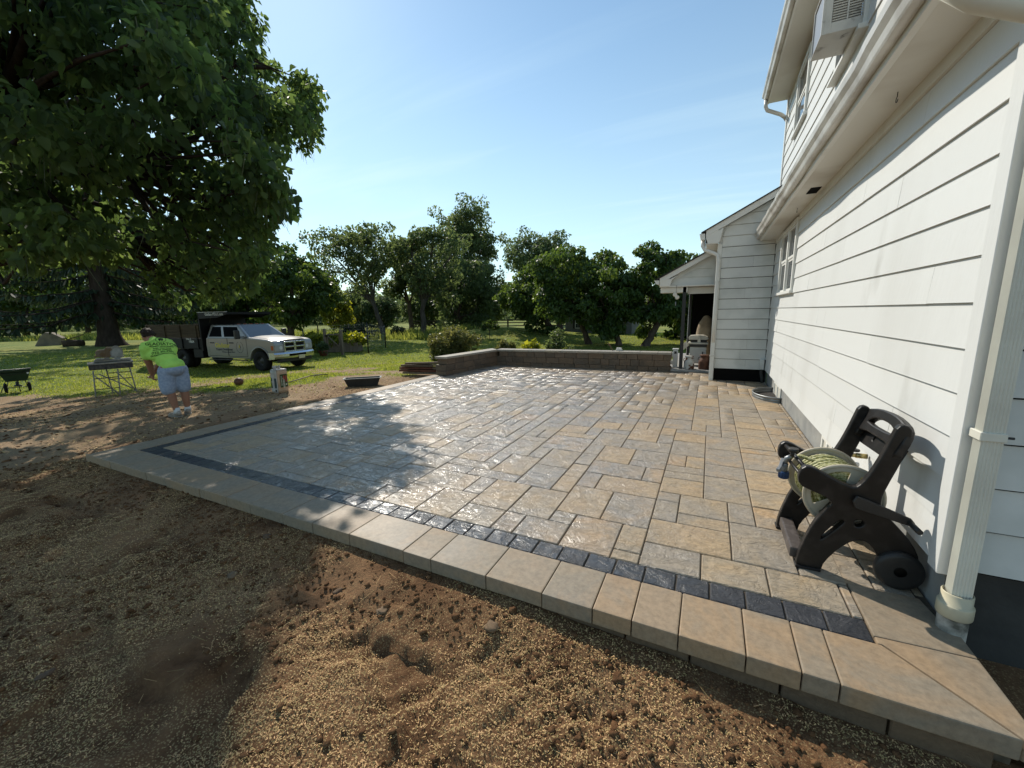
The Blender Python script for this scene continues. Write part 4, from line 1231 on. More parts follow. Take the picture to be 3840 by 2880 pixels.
# the big long-podded tree over the left of the picture
CL = np.array([-1120,277,771,73,-1831,261,775,67,-849,440,561,85,-1233,570,1000,44,-1081,525,812,75,-1088,425,760,61,-892,556,550,81,-1028,563,659,83,-1941,539,1133,83,-2127,464,855,89,-1564,607,1182,58,-966,523,470,71,-1924,320,600,42,-2076,469,749,40,-1721,285,349,60,-898,297,617,70,-1437,471,1022,67,-1914,390,511,63,-1887,546,362,41,-1003,204,408,62,-1256,758,349,81,-1034,379,705,74,-2029,261,923,75,-1460,880,890,58,-1648,472,1017,71,-1341,663,1172,42,-2095,301,519,41,-1005,399,566,92,-1972,299,738,87,-2134,1065,795,74,-1400,150,430,58,-1254,454,976,90,-1946,521,426,41,-2015,380,496,66,-795,360,459,60,-1790,200,521,83,-1227,648,983,56,-1113,324,718,47,-1101,401,524,90,-1015,493,818,45,-1849,335,436,58,-1569,393,971,44,-1381,711,991,75,-1771,968,920,82,-1917,627,837,58,-1093,845,752,55,-1186,673,868,84,-1375,684,1107,76,-961,425,706,42,-1228,592,929,45,-1176,580,1031,59,-1042,203,555,94,-1779,445,379,74,-1431,833,1103,65,-1042,564,364,50,-1472,489,957,69,-1309,250,469,45,-1299,316,359,48,-1841,311,358,51,-1868,350,612,59,-2234,434,835,70,-1986,422,937,41,-1158,299,337,92,-1652,155,407,61,-873,339,562,53,-2140,518,974,59,-952,680,637,81,-2093,188,528,77,-2093,625,715,58,-1727,314,973,76,-2084,901,904,57,-1427,916,1181,85,-2155,964,676,49,-2037,283,1033,63,-1550,190,512,65,-1199,971,842,71,-1061,365,637,59,-1211,262,714,45,-1995,225,525,67,-850,256,433,63,-1681,283,869,70,-1303,126,295,49,-1538,1088,856,54,-1201,234,554,56,-1466,758,956,76,-1322,794,1127,60,-1791,270,616,48,-1505,976,969,74,-871,625,417,49,-1076,281,427,67,-1139,334,409,51,-1789,257,420,65,-1802,534,1020,72,-1419,629,1035,64,-2055,306,374,48,-1262,277,820,90,-1083,280,628,75,-1179,425,418,87,-910,505,395,84,-928,475,294,43,-1035,821,713,42,-1641,268,397,45,-1112,382,668,43,-992,649,461,87,-2110,547,455,46,-1179,192,362,70,-2305,498,713,95,-1086,198,679,92,-933,230,666,85,-1160,679,318,46,-1407,972,839,75,-2069,626,532,48,-1951,224,599,73,-1499,922,898,46,-732,395,536,58,-1971,979,792,60,-1308,562,958,91,-930,427,336,41,-949,299,313,65,-1766,474,1170,86,-1185,778,886,63,-2156,313,805,84,-2112,341,945,41,-1880,240,479,49,-1182,404,959,45,-1989,505,1053,81,-1355,514,1047,72,-1459,669,967,53,-1189,405,858,61,-1306,237,355,85,-916,610,623,44,-1493,1000,882,89,-996,654,545,59,-1493,415,945,49,-1285,863,942,70,-1580,341,364,40,-1766,221,741,71,-918,406,645,92,-1199,202,679,41,-1650,223,444,64,-1076,893,796,62,-1136,286,844,43,-1254,781,878,49,-1265,546,1095,74,-1121,636,410,87,-1337,403,360,63,-1459,555,1067,91,-1159,705,435,64,-1518,822,1142,89,-1828,184,396,69,-2000,431,792,88,-1299,864,1110,71,-1359,258,830,64,-956,354,449,91,-747,511,418,55,-1140,320,513,71,-1165,427,340,48,-2092,601,1007,70,-952,501,679,46,-1085,751,565,43,-1304,687,315,44,-1089,625,825,51,-801,391,600,52,-1745,356,864,51,-1785,1190,989,82,-1973,310,509,54,-1245,831,1054,49,-1042,756,607,49,-1981,1041,922,64,-1166,559,345,46,-1428,1124,915,64,-1848,497,967,43,-1323,174,485,61,-1486,1038,1025,56,-1500,998,785,62,-1584,496,1109,42,-1486,754,1106,59,-1503,489,1055,47,-2061,977,783,42,-1538,760,1206,55,-1067,414,610,41,-1230,303,429,58,-932,493,253,43,-1185,724,1035,31,-908,579,290,45,-1289,787,1152,45,-1012,647,333,33,-2250,571,402,45,-982,262,267,28,-1257,581,1172,36,-1103,327,324,37,-941,742,646,49,-1200,806,945,32,-1045,635,857,47,-1115,379,350,46,-1859,231,873,37,-1648,1097,782,37,-738,486,445,34,-1068,690,357,31,-1198,434,1025,30,-1374,694,1258,37,-1426,619,1272,30,-1200,356,318,28,-1412,1148,793,32,-1672,177,319,48,-1743,307,1031,43,-707,449,446,28,-1627,377,1057,42,-1841,486,1213,45,-939,629,640,37,-1372,142,286,41,-1963,979,545,40,-1980,916,482,48,-1148,966,751,35,-1324,919,1026,49,-1866,1097,731,32,-1666,1150,822,29,-964,816,692,28,-2179,890,485,50,-1550,459,1146,45,-2215,837,487,43,-2161,617,401,49,-1522,287,970,35,-2048,247,334,29,-1941,1156,797,32,-1692,1169,859,39,-2010,258,1041,49,-1953,475,392,48,-1554,333,996,48,-1094,117,275,37,-1458,452,1096,44,-2210,779,471,49,-1937,375,342,44,-1008,491,874,32,-1108,705,916,47,-2269,543,363,39,-1394,135,421,44,-1267,818,1027,49,-1653,1186,942,31,-2170,224,670,47,-1760,160,346,46,-885,200,684,31,-1168,299,858,39,-2004,908,430,45,-1498,1215,984,42,-1007,430,851,38,-1936,785,431,36,-1002,693,464,37,-935,696,596,44,-1445,1232,982,30,-1434,1041,1014,47,-1543,1183,883,39,-1081,425,943,32,-1998,212,753,40,-1412,192,312,40,-1834,1122,760,41,-1517,1232,916,32,-1276,1085,813,44,-1455,349,1003,30,-2057,343,349,32,-858,565,361,37,-749,525,396,45,-2202,186,570,36,-1912,389,1165,35,-2078,295,337,48,-2103,798,408,43,-816,546,405,41,-1063,559,943,29,-825,380,666,32,-1271,1099,932,39,-1054,383,889,37,-1872,1173,858,41,-1873,147,339,46,-870,105,435,29,-1052,347,313,40,-1268,216,324,39,-1240,1033,890,42,-1531,1136,1079,43,-1347,766,1234,31,-767,461,504,43,-2008,1153,793,44,-1965,198,335,33,-1810,141,307,31,-1402,952,1111,48,-1894,1223,949,37,-2037,1118,724,38,-924,612,373,42,-1853,170,527,32,-1241,763,262,29,-876,516,723,48,-982,645,725,38,-1215,653,1081,47,-2054,249,886,46,-1123,704,989,39,-1185,517,1056,34,-832,513,287,31,-1232,874,1004,36,-1808,139,381,47,-2017,659,428,46,-1099,741,367,32,-1728,377,1120,45,-1869,1010,602,38,-1699,207,861,34,-1951,905,426,29,-1086,899,828,39,-1357,828,1243,37,-1652,399,1108,31,-1913,168,528,42,-954,580,256,46,-1155,599,1028,35,-1261,860,1088,30,-2214,961,527,29,-1385,1192,934,33,-936,675,539,33,-949,143,563,37,-1514,1133,855,40,-1366,902,1125,43,-732,236,587,42,-832,226,694,46,-1021,746,447,46,-1747,211,324,45,-1861,1162,792,42,-1987,1081,719,36,-890,137,583,44,-1572,1099,1097,45,-1731,489,1206,39,-1302,736,232,29,-1943,481,337,35,-1246,700,1084,43,-2058,916,511,47,-1041,123,479,41,-1371,1131,808,46,-1075,401,299,34,-1660,307,314,45,-2029,722,416,35,-1347,748,254,41,-923,337,807,44,-1816,303,340,28,-839,565,498,39,-2058,829,418,48,-1430,754,237,34,-711,346,539,29,-1175,233,802,32,-971,649,669,39,-2183,1002,581,41,-1384,1119,865,45,-878,612,622,34,-1689,223,902,40,-1198,569,1042,47,-1237,1027,834,44,-2031,1000,638,48,-1464,412,1055,30,-1390,544,389,29,-1673,646,421,33,-1476,593,363,36,-1673,630,491,28,-1732,565,417,29,-1427,510,339,34,-1859,551,384,33,-1855,411,341,29,-1323,490,371,31,-1351,464,384,27,-1551,452,350,32,-1728,665,407,38,-1555,656,411,40,-1962,446,423,29,-1497,354,360,28,-1492,343,331,39,-1373,455,377,31,-1703,451,343,26,-1664,689,347,30,-1370,431,334,32,-1382,383,312,39,-1766,393,333,29,-1483,407,312,37,-1481,609,428,33,-1355,576,424,35,-1921,484,458,35,-1421,464,323,39,-1805,500,348,36,-1444,487,340,36,-2059,500,410,39,-1553,701,239,32,-1478,705,319,39,-1519,810,387,34,-1455,822,360,33,-1677,775,404,26,-1445,664,309,34,-1563,696,262,35,-1369,773,369,28,-1606,747,320,29,-1398,741,267,38,-1646,779,227,32,-1386,764,259,35,-1542,809,230,39,-1366,665,383,31,-1410,620,291,30,-1494,686,234,28,-1363,879,306,26,-1379,919,423,38,-1311,850,427,28,-1313,867,431,36,-1231,813,365,38,-1282,768,354,30,-1339,898,338,34,-1511,885,429,28,-1386,890,395,28,-1361,787,355,37], dtype=float).reshape(-1,4)/100
cat_t = thing('catalpa_tree', (-17.0, 2.2, gz(-17,2.2)), 'huge shady broad leaved tree with long hanging pods, branches reaching over the worker', 'tree')
mb = MB()
big = CL[CL[:,3] > .0]
tp, tr = limbs(mb, (-17.0, 2.2, gz(-17,2.2)), 4.0, CL[:, :3], .44, 13, 3, lean=(.5,.7), twist=.30, minr=.016)
MB().tube(tp, tr, 16, False).build('trunk', BARK_D, cat_t, fixn=False)
mb.build('branches', BARK_D, cat_t, fixn=False)
V, F, ti = leaves(CL[:, :3], CL[:, 3], 105, .165, .85, True, .8, 5, out=.45, shell=.35)
f = np_mesh('foliage', V, F, LEAF_CAT, cat_t, attr={'tint': ('POINT', ti)}); f['kind'] = 'stuff'
# pods
g_ = np.random.default_rng(8)
n = 2600
ix = g_.integers(0, len(CL), n)
P = CL[ix, :3] + unit(g_.normal(size=(n,3)))*CL[ix,3][:,None]*g_.uniform(.5,1,n)[:,None]
ln = g_.uniform(.25,.48,n)
sw = g_.normal(0,.10,(n,2))
a = g_.uniform(0,2*PI,n); sd_ = np.stack([np.cos(a), np.sin(a), np.zeros(n)],1)*.006
end = P + np.stack([sw[:,0]*ln*2, sw[:,1]*ln*2, -ln],1)
V = np.stack([P-sd_, P+sd_, end+sd_*.5, end-sd_*.5],1).reshape(-1,3)
pd = np_mesh('seed_pods', V, np.arange(4*n).reshape(-1,4), POD, cat_t, attr={'tint': ('POINT', np.repeat(g_.random(n),4))}); pd['kind'] = 'stuff'

# spruce at the left, its dark drooping boughs behind the leaves
def spruce(name, label, x, y, z, H_, Rb, r0, zlow, nwh, per, seed, cat='tree', strip=(.35,.9), tw=.22, group=None, w0=.085):
    g = np.random.default_rng(seed)
    t = thing(name, (x,y,z), label, cat, group)
    tp = [(x+.03*math.sin(i*2.1)*r0*3, y+.03*math.cos(i*1.7)*r0*3, z-.1+(H_+.1)*i/12) for i in range(13)]
    tr = [r0*(1.75 if i == 0 else (1-i/12.3)**.85*1.05) for i in range(13)]
    MB().tube([tp[0], (x,y,z+.25), (x,y,z+.8)]+tp[1:], [tr[0], r0*1.45, r0*1.12]+tr[1:], 14, False).build('trunk', BARK_D, t, fixn=False)
    mb = MB(); VV = []; TT = []
    for w in range(nwh):
        zz = zlow+(H_-zlow)*(w/nwh)**1.05
        L0 = Rb*max(.05, (1-zz/H_))**.75
        nb = per
        for b_ in range(nb):
            az = 2*PI*(b_/nb)+w*1.3+g.uniform(-.25,.25)
            L_ = L0*g.uniform(.65,1.08)
            if zz < 11 and abs((az-math.atan2(-y,-x)+PI) % (2*PI)-PI) < .85: continue
            pts = []
            for i in range(7):
                s = i/6
                pts.append(np.array([x+math.cos(az)*L_*s, y+math.sin(az)*L_*s, z+zz+g.uniform(-.1,.1) - .16*L_*math.sin(s*PI*.75) + .06*L_*s*s]))
            mb.tube(pts, [max(.01, r0*.13*(1-.85*i/6)*(L_/Rb)**.5) for i in range(7)], 5, False)
            pa = np.array(pts); m = max(4, int(L_/tw))
            for q in range(m):
                s = (q+g.random())/m
                k = min(5, int(s*6)); p = pa[k]+(pa[k+1]-pa[k])*(s*6-k)
                for sd in range(4):
                    lat = np.array([-math.sin(az), math.cos(az), 0])*(1 if sd % 2 else -1)
                    l = g.uniform(*strip)*(.5+.7*(1-s))*min(1, L_/4+.3)
                    outw = np.array([math.cos(az), math.sin(az), 0])
                    d = lat*g.uniform(.15,.75)+outw*g.uniform(0,.5)+np.array([0,0,-g.uniform(.25,1.1)])
                    d = d/np.linalg.norm(d)*l
                    wv = np.cross(d, g.normal(size=3)); wv = wv/np.linalg.norm(wv)*w0*g.uniform(.6,1.3)
                    VV += [p-wv*.5, p+wv*.5, p+d*.6+wv, p+d, p+d*.6-wv]
                    TT += [g.random()]*5
    mb.build('branches', BARK_D, t, fixn=False)
    n = len(VV)//5
    f = np_mesh('foliage', np.array(VV), np.arange(n*5).reshape(-1,5), NEEDLE, t, attr={'tint': ('POINT', TT)})
    f['kind'] = 'stuff'
    return t
spruce('spruce_tree', 'tall dark spruce with a thick straight trunk and drooping boughs', -38.99, 13.70, gz(-38.99,13.70), 23, 9.5, .56, 2.6, 22, 8, 17)
# trees across the lawn
def T(*a, **k): return broad_tree(*a, **k)
low = dict(droop=.9, flat=.6)
T('orchard_tree','low spreading dark tree with bright edges, leaning trunk, left of the shed','tree',-11.48,32.27,-0.32,-1.67,-0.55,3.599,0.05,5.9,LEAF_DK,BARK,.26,93,90,.34,101,forks=6,group='round topped orchard trees behind the seat wall',lean=(-.9,-.2),**low)
T('orchard_tree','round topped dark tree whose crown hides the shed roof, forked trunk','tree',-7.31,26.94,-0.52,-1.3,-0.45,2.562,0.8,6.1,LEAF_DK,BARK,.20,87,90,.28,102,forks=6,group='round topped orchard trees behind the seat wall',lean=(-.8,-.2),**low)
T('orchard_tree','round topped dark tree standing beside the right end of the shed','tree',-5.16,26.21,-0.54,-0.6,0.03,2.257,-0.05,5.85,LEAF_DK,BARK,.20,87,90,.28,103,forks=6,group='round topped orchard trees behind the seat wall',**low)
T('orchard_tree','round topped dark tree with a leaning trunk, next left of the porch roof','tree',-3.59,26.53,-0.54,0.55,0.46,2.196,0.1,5.5,LEAF_DK,BARK,.24,87,90,.28,104,forks=6,group='round topped orchard trees behind the seat wall',lean=(.7,.2),**low)
T('orchard_tree','dark leafy tree filling the gap under the porch eave','tree',-1.76,32.65,-0.35,0.37,0.43,2.684,-0.9,6.3,LEAF_DK,BARK,.22,96,90,.34,105,group='round topped orchard trees behind the seat wall',**low)
T('orchard_tree','dark bushy tree seen through the open porch','tree',-0.1,29,-0.45,0.2,0.4,2.684,-0.7,5,LEAF_DK,BARK,.2,90,90,.36,106,group='round topped orchard trees behind the seat wall',**low)
T('orchard_tree','dark domed tree standing behind the bright edged one by the shed','tree',-15,43.15,-0.23,-0.33,0.04,4.392,1.4,9,LEAF_DK,BARK,.3,93,80,.48,107,group='round topped orchard trees behind the seat wall',**low)
T('lawn_tree','airy tall tree with twin leaning trunks at the lawn edge','tree',-25.18,26.61,-0.26,-1.69,-0.53,3.795,3.3,10.1,LEAF_MID,BARK_G,.21,96,52,.30,111,forks=8,lean=(-.8,-.2),fork=3.2,rmin=.13,rmax=.24)
MB().tube([(-24.9,26.5,-.3),(-25.6,26.4,2),(-26.6,26.2,4.2),(-27.6,26.0,6.2)],[.17,.13,.09,.04],8,False).build('trunk',BARK_G,bpy.data.objects['lawn_tree'],fixn=False)
T('lawn_tree','slim tree with a straight dark trunk beside the grey trunked one','tree',-27.3,32.86,-0.23,-0.45,0.04,2.185,2.3,9.8,LEAF_MID,BARK,.26,69,60,.34,112,fork=3,rmin=.18,rmax=.32)
T('lawn_tree','tall tree on a pale grey trunk near the middle of the lawn','tree',-22.65,28.67,-0.26,0.44,0.49,3.22,2.3,9.9,LEAF_MID,BARK_G,.25,99,56,.30,113,forks=8,fork=3.2,rmin=.14,rmax=.25)
ex_ = []
ge_ = np.random.default_rng(9)
for q in range(34):
    a_ = ge_.uniform(-1,1); zz_ = ge_.uniform(.0,1)
    ex_.append((-26.27+.842*(a_*4.0*(1-.45*zz_)+.4)+ge_.normal(0,.8), 41.04+.54*(a_*4.0*(1-.45*zz_)+.4)+ge_.normal(0,.8), 8.2+5.4*zz_, ge_.uniform(.6,1.0)))
T('lawn_tree','tallest tree of the group, crown rising above all others','tree',-26.27,41.04,-.23,.36,.40,3.9,4.2,13.6,LEAF_MID,BARK,.32,110,62,.36,114,forks=9,rmin=.16,rmax=.27,extra=np.array(ex_))
T('lawn_tree','wide leafy tree below the tallest crown','tree',-25.11,37.09,-0.23,1.1,0.77,4.945,-0.5,8.9,LEAF_MID,BARK,.28,135,62,.40,115,forks=8,rmin=.16,rmax=.26)
T('lawn_tree','smaller leafy tree between the tall group and the dark domed ones','tree',-24.69,44.07,-0.23,0.08,0.25,3.22,-0.6,6.8,LEAF_MID,BARK,.22,81,62,.42,116)
T('lawn_tree','far pale tree peeping over the dark domed trees','tree',-24.02,57.96,-0.23,0.41,0.35,4.715,3.7,14.3,LEAF_FAR,BARK,.34,105,64,.50,117)
T('lawn_tree','dark rounded tree with crooked limbs right behind the truck','tree',-25.13,17.84,-0.4,0.05,0.38,2.587,0.1,7.1,LEAF_DK,BARK,.27,108,70,.30,118,forks=9,fork=1.2,droop=.8,flat=.65,rmin=.14,rmax=.26)
T('bush_tree','bright yellow green bushy tree left of the twin trunked one','tree',-36.86,31.35,-.23,.30,.43,2.2,-.2,4.9,LEAF_YL,BARK,.15,52,70,.34,121)
T('bush_tree','mid green bushy tree behind the row of small firs','tree',-41.12,38.31,-.23,.69,.59,2.7,-.3,5.3,LEAF_MID,BARK,.15,50,70,.40,122)
T('bush_tree','grey green bushy tree behind the slim dark trunk','tree',-36.86,38.13,-.23,.22,.36,2.2,-.3,4.3,LEAF_FAR,BARK,.15,48,70,.38,123)
T('bush_tree','dense green bushy tree filling in behind the grey trunk','tree',-31.5,40.5,-.23,.2,.3,2.6,-.3,5.6,LEAF_MID,BARK,.15,54,70,.40,124)
T('young_tree','little weeping sapling alone on the far lawn','tree',-15.41,27.71,-.40,-.09,.26,.85,.2,1.35,LEAF_DK,BARK,.03,30,50,.14,125,droop=1.2)
for i,(n_,x,y,cx,cy,w,zb,zt,lab) in enumerate([
    ('a',-76.0,19.0,.17,.48,6.6,.3,9.9,'dark woodland tree farthest left behind the boulder'),
    ('b',-72.0,23.2,.81,.77,6.0,.3,9.6,'dark woodland tree right of the farthest left one'),
    ('c',-60.6,26.5,-.55,.07,5.6,.3,9.6,'dark woodland tree behind the spruce trunk'),
    ('d',-52.2,28.4,-.1,.27,4.8,.2,9.4,'dark woodland tree behind the dump truck bed'),
    ('e',-45.2,27.3,.16,.39,4.2,.2,7.4,'dark woodland tree behind the truck cab')]):
    T('woodland_tree',lab,'tree',x,y,-.23,cx,cy,w,zb,zt,LEAF_DK,BARK,.3,80,66,.60,130+i,group='woodland trees along the left field edge')
# small clipped looking firs in a row
for i,(x,y,w,h,lab) in enumerate([(-27.76,25.16,.60,1.2,'small fir leftmost of the row by the lawn edge'),(-26.67,25.50,.80,1.45,'widest small fir of the row by the lawn edge'),
                         (-25.60,25.86,.60,.75,'low ball shaped fir beside the twin trunks'),(-24.11,26.97,.72,1.15,'small dark fir right of the twin trunks')]):
    z = gz(x,y)
    t = thing('small_fir', (x,y,z), lab, 'shrub', 'small firs along the lawn edge')
    C, r = clumps((x,y,z+h*.45), (w*.9,w*.9,h*.5), 34, 140+i, .25, .42)
    V, F, ti = leaves(C, r, 60, .13, .2, False, .9, 150+i)
    f = np_mesh('foliage', V, F, NEEDLE, t, attr={'tint': ('POINT', ti)}); f['kind'] = 'stuff'
    MB().tube([(x,y,z-.1),(x,y,z+h*.6)],[.06,.02],7,False).build('trunk',BARK,t,fixn=False)
# shrub and plants behind the seat wall
def shrub(name, label, x, y, z, rw, h, lm, n, per, size, seed, group=None, stems=9, droop=.1):
    t = thing(name, (x,y,z), label, 'shrub', group)
    C, r = clumps((x,y,z+h*.55), (rw*.9,rw*.9,h*.5), n, seed, .18, .34, low=-.8)
    mb = MB(); g = np.random.default_rng(seed)
    for q in range(stems):
        c = C[g.integers(len(C))]; mb.tube([(x+g.normal(0,.05),y+g.normal(0,.05),z-.05), ((x+c[0])/2,(y+c[1])/2,z+(c[2]-z)*.6), c],[.012,.008,.004],5,False)
    mb.build('stems', BARK, t, fixn=False)
    V, F, ti = leaves(C, r, per, size, droop, False, .9, seed)
    f = np_mesh('foliage', V, F, lm, t, attr={'tint': ('POINT', ti)}); f['kind'] = 'stuff'
    return t
shrub('bronze_shrub','big rounded shrub with bronze green leaves behind the end of the seat wall',-8.12,11.95,gz(-8.12,11.95),.98,1.36,LEAF_RED,80,95,.085,161,stems=16)
shrub('low_shrub','low bronze shrub half hidden behind the seat wall',-6.75,13.52,-.18,.45,.85,LEAF_RED,26,70,.075,162)
shrub('lime_plant','lime green leafy plant behind the seat wall',-5.99,13.89,-.18,.42,.80,LEAF_YL,14,22,.15,163,droop=-.4)
shrub('low_shrub','dark green shrub behind the seat wall, right of the lime plant',-5.13,14.31,-.19,.62,1.05,LEAF_MID,36,70,.085,164)

# far woodland seen between the trunks: nobody could count it
g_ = np.random.default_rng(70)
n = 520
th = g_.uniform(math.radians(-92), math.radians(12), n)
rad = g_.uniform(95, 135, n)
C = np.stack([np.sin(th)*rad, np.cos(th)*rad, g_.uniform(-.5,9.5,n)*(.75+.25*np.sin(th*17))],1)
V, F, ti = leaves(C, g_.uniform(2.2,4.0,n), 70, 1.05, .4, False, .8, 71)
w_ = np_mesh('distant_woodland', V, F, LEAF_FAR, attr={'tint': ('POINT', ti)})
tag(w_, 'hazy line of distant woodland beyond the lawn', 'woodland', kind='stuff')

# grass blades over the lawn and taller weeds at the field edge
GRASS = mat('grass_blade', (.115,.160,.036), .5, .3, tint=.5, transl=.5)
WEED = mat('meadow_weed', (.135,.18,.050), .55, .3, tint=.5, transl=.42)
def blades(P, h, w, g, lean=.5):
    n = len(P)
    a = g.uniform(0,2*PI,n); sd = np.stack([np.cos(a),np.sin(a),np.zeros(n)],1)*w[:,None]/2
    tip = P+np.stack([g.normal(0,lean,n)*h, g.normal(0,lean,n)*h, h],1)
    V = np.stack([P-sd, P+sd, tip],1).reshape(-1,3)
    return V, np.arange(3*n).reshape(-1,3), np.repeat(g.random(n),3)
n = 230000
th = g_.uniform(math.radians(-82), math.radians(-2), n); r = 8.0*np.exp(g_.random(n)*math.log(36/8.0))
X = np.sin(th)*r; Y = np.cos(th)*r
k = (g_.random(n) > soil_mask(X, Y)*1.15-.04) & ~((X > -6.95) & (Y < 12.3)) & ~((X > -1.1) & (Y < 17))
X, Y, r = X[k], Y[k], r[k]
P = np.stack([X, Y, ground_full(X, Y)-.004],1)
V, F, ti = blades(P, g_.uniform(.025,.06,len(X))*(1+.3*fbm(X,Y,2,5)), .004+.0010*r, g_)
gr = np_mesh('grass', V, F, GRASS, attr={'tint': ('POINT', ti)})
tag(gr, 'short mown lawn grass, sunlit yellow green', 'grass', kind='stuff')
n = 42000
X = g_.uniform(-66, -20, n); Y = g_.uniform(13, 34, n)
edge = 13.9 + (X+66)*.26
dd = Y-edge
k = (dd > 0) & (dd < 9) & (fbm(X*.5, Y*.5, 3, 12) > .40)
X, Y = X[k], Y[k]
P = np.stack([X, Y, ground_full(X, Y)],1)
V, F, ti = blades(P, g_.uniform(.25,.75,len(X)), g_.uniform(.05,.12,len(X)), g_, .35)
wd = np_mesh('meadow_weeds', V, F, WEED, attr={'tint': ('POINT', ti)})
tag(wd, 'rough yellow green weeds growing along the field edge', 'weeds', kind='stuff')
# ---------------------------------------------------------------- hose reel by the wall
REELM = mat('dark_brown_plastic', (.009,.0075,.0065), .42, .4, var=(.022,.018,.016), vscale=14, vmin=.5, vmax=.7)
FLANGE = mat('beige_plastic', (.46,.40,.30), .45, .4, var=(.40,.36,.27), vscale=10)
HOSEM = mat('yellow_green_hose', (.20,.20,.055), .5, .4, var=(.50,.48,.26), vscale=60, vmin=.45, vmax=.55, stretch=(1,3,1))
BLUEP = mat('blue_plastic', (.012,.045,.13), .4, .5)
GREYP = mat('grey_plastic', (.20,.21,.22), .4, .5)
reel = thing('hose_reel', (.86, 3.2, 0), 'dark brown hose reel cart with coiled yellow green hose beside the house wall', 'hose reel')
def plate_obj(name, outline, holes, thick, m, parent, M4, bev=.004):
    me = plate(outline, holes, thick, bev)
    off = Matrix.Translation(-wloc(parent))
    me.transform(off @ M4)
    for p in me.polygons: p.use_smooth = False
    return link_mesh(name, me, m, parent)
panel = [(.605,.0),(.72,.0),(.732,.07),(.80,.185),(.865,.255),(.93,.265),(.985,.205),(1.03,.09),(1.10,.045),(1.165,.09),(1.172,.19),(1.13,.285),(1.055,.375),(.975,.455),(.958,.53),(.985,.64),(1.02,.76),(1.047,.88),(1.055,.955),(1.03,.985),(1.0,.975),(.985,.92),(.952,.80),(.915,.69),(.88,.615),(.845,.575),(.79,.590),(.70,.632),(.625,.675),(.583,.672),(.563,.62),(.572,.560),(.63,.535),(.705,.510),(.755,.470),(.722,.42),(.665,.30),(.622,.15),(.603,.05)]
slot = [(.700,.205),(.722,.215),(.81,.335),(.822,.365),(.800,.378),(.765,.345),(.705,.250)]
slot2 = [(.86,.33),(.90,.335),(.92,.37),(.89,.40),(.85,.38)]
xz = lambda y, dx: Matrix(((1,0,0,dx),(0,0,-1,y),(0,1,0,0),(0,0,0,1)))
sp_ = smooth_poly(panel, 1)
for y, dx in ((2.955, 0.0), (3.455, -.045)):
    plate_obj('side_frame', sp_, [smooth_poly(slot,1), smooth_poly(slot2,1)], .05, REELM, reel, xz(y, dx), .008)
    MB().box(.59+dx,.725+dx,y-.042,y+.042,0,.018).build('foot', REELM, reel, bev=.004)
    w = MB().lathe((1.088+dx, y-.06 if y < 3.2 else y+.03, .118), [(.03,0),(.09,0),(.112,.006),(.116,.02),(.116,.04),(.112,.052),(.09,.056),(.07,.045),(.03,.045)], 28, 'y').build('wheel', BLACKP, reel)
# handle: arched grip with opening, tool tray under it
lean = math.atan2(.085, .24)
ex = Vector((-.045, .5, 0)).normalized(); et = Vector((math.sin(lean)*1.0, 0, math.cos(lean))); en = ex.cross(et)
HM = Matrix((( ex.x, et.x, en.x, .966),(ex.y, et.y, en.y, 3.205),(ex.z, et.z, en.z, .755),(0,0,0,1)))
outl = [(-.275,.03),(-.275,.16),(-.24,.215),(-.12,.245),(0,.252),(.12,.245),(.24,.215),(.275,.16),(.275,.03),(.225,.03),(.225,.10),(-.225,.10),(-.225,.03)]
hole = [(-.165,.135),(-.165,.165),(-.12,.198),(0,.21),(.12,.198),(.165,.165),(.165,.135)]
plate_obj('handle', smooth_poly(outl,1), [smooth_poly(hole,1)], .046, REELM, reel, HM, .01)
tray = [(-.225,.0),(.225,.0),(.225,.095),(.09,.095),(.09,.05),(.075,.04),(.06,.05),(.06,.095),(-.06,.095),(-.06,.05),(-.075,.04),(-.09,.05),(-.09,.095),(-.225,.095)]
TMx = HM @ Matrix.Translation((0,0.0,.04))
plate_obj('tool_tray', tray, [], .035, REELM, reel, TMx, .004)
MB().box(.565,.645,2.985,3.43,.028,.098).build('toe_bar', mat('scuffed_plastic',(.075,.062,.055),.5,.4,var=(.13,.11,.10),vscale=22,vmin=.5,vmax=.7), reel, bev=.012, seg=2)
MB().tube([(.60,2.96,.655),(.555,3.45,.655)],.013,10).tube([(.605,2.96,.575),(.56,3.45,.575)],.011,10).build('front_rail', REELM, reel)
MB().tube([(1.09,2.96,.118),(1.045,3.45,.118)],.011,10).build('axle', BLACKM, reel)
# drum: two spoked flanges and the coiled hose
cx_, cz_ = .822, .478
def flange(y, dx):
    ring = [(.198*math.cos(a), .198*math.sin(a)) for a in np.linspace(0,2*PI,40,endpoint=False)]
    holes = []
    for q in range(5):
        a0 = 2*PI*q/5+.15; a1 = 2*PI*(q+1)/5-.15
        h = [(.168*math.cos(a), .168*math.sin(a)) for a in np.linspace(a0,a1,7)]+[(.075*math.cos(a), .075*math.sin(a)) for a in np.linspace(a1-.1,a0+.1,4)]
        holes.append(h)
    f_ = plate_obj('flange', ring, holes, .014, FLANGE, reel, Matrix(((1,0,0,cx_+dx),(0,0,-1,y),(0,1,0,cz_),(0,0,0,1))), .003)
    MB().tube([(cx_+dx+.2*math.cos(a), y, cz_+.2*math.sin(a)) for a in np.linspace(0,2*PI,41)], .012, 8, False).build('flange_rim', FLANGE, reel)
flange(3.035,-.005); flange(3.375,-.04)
MB().tube([(cx_-.004,3.03,cz_),(cx_-.042,3.38,cz_)],.06,16).build('drum', FLANGE, reel)
pts = []
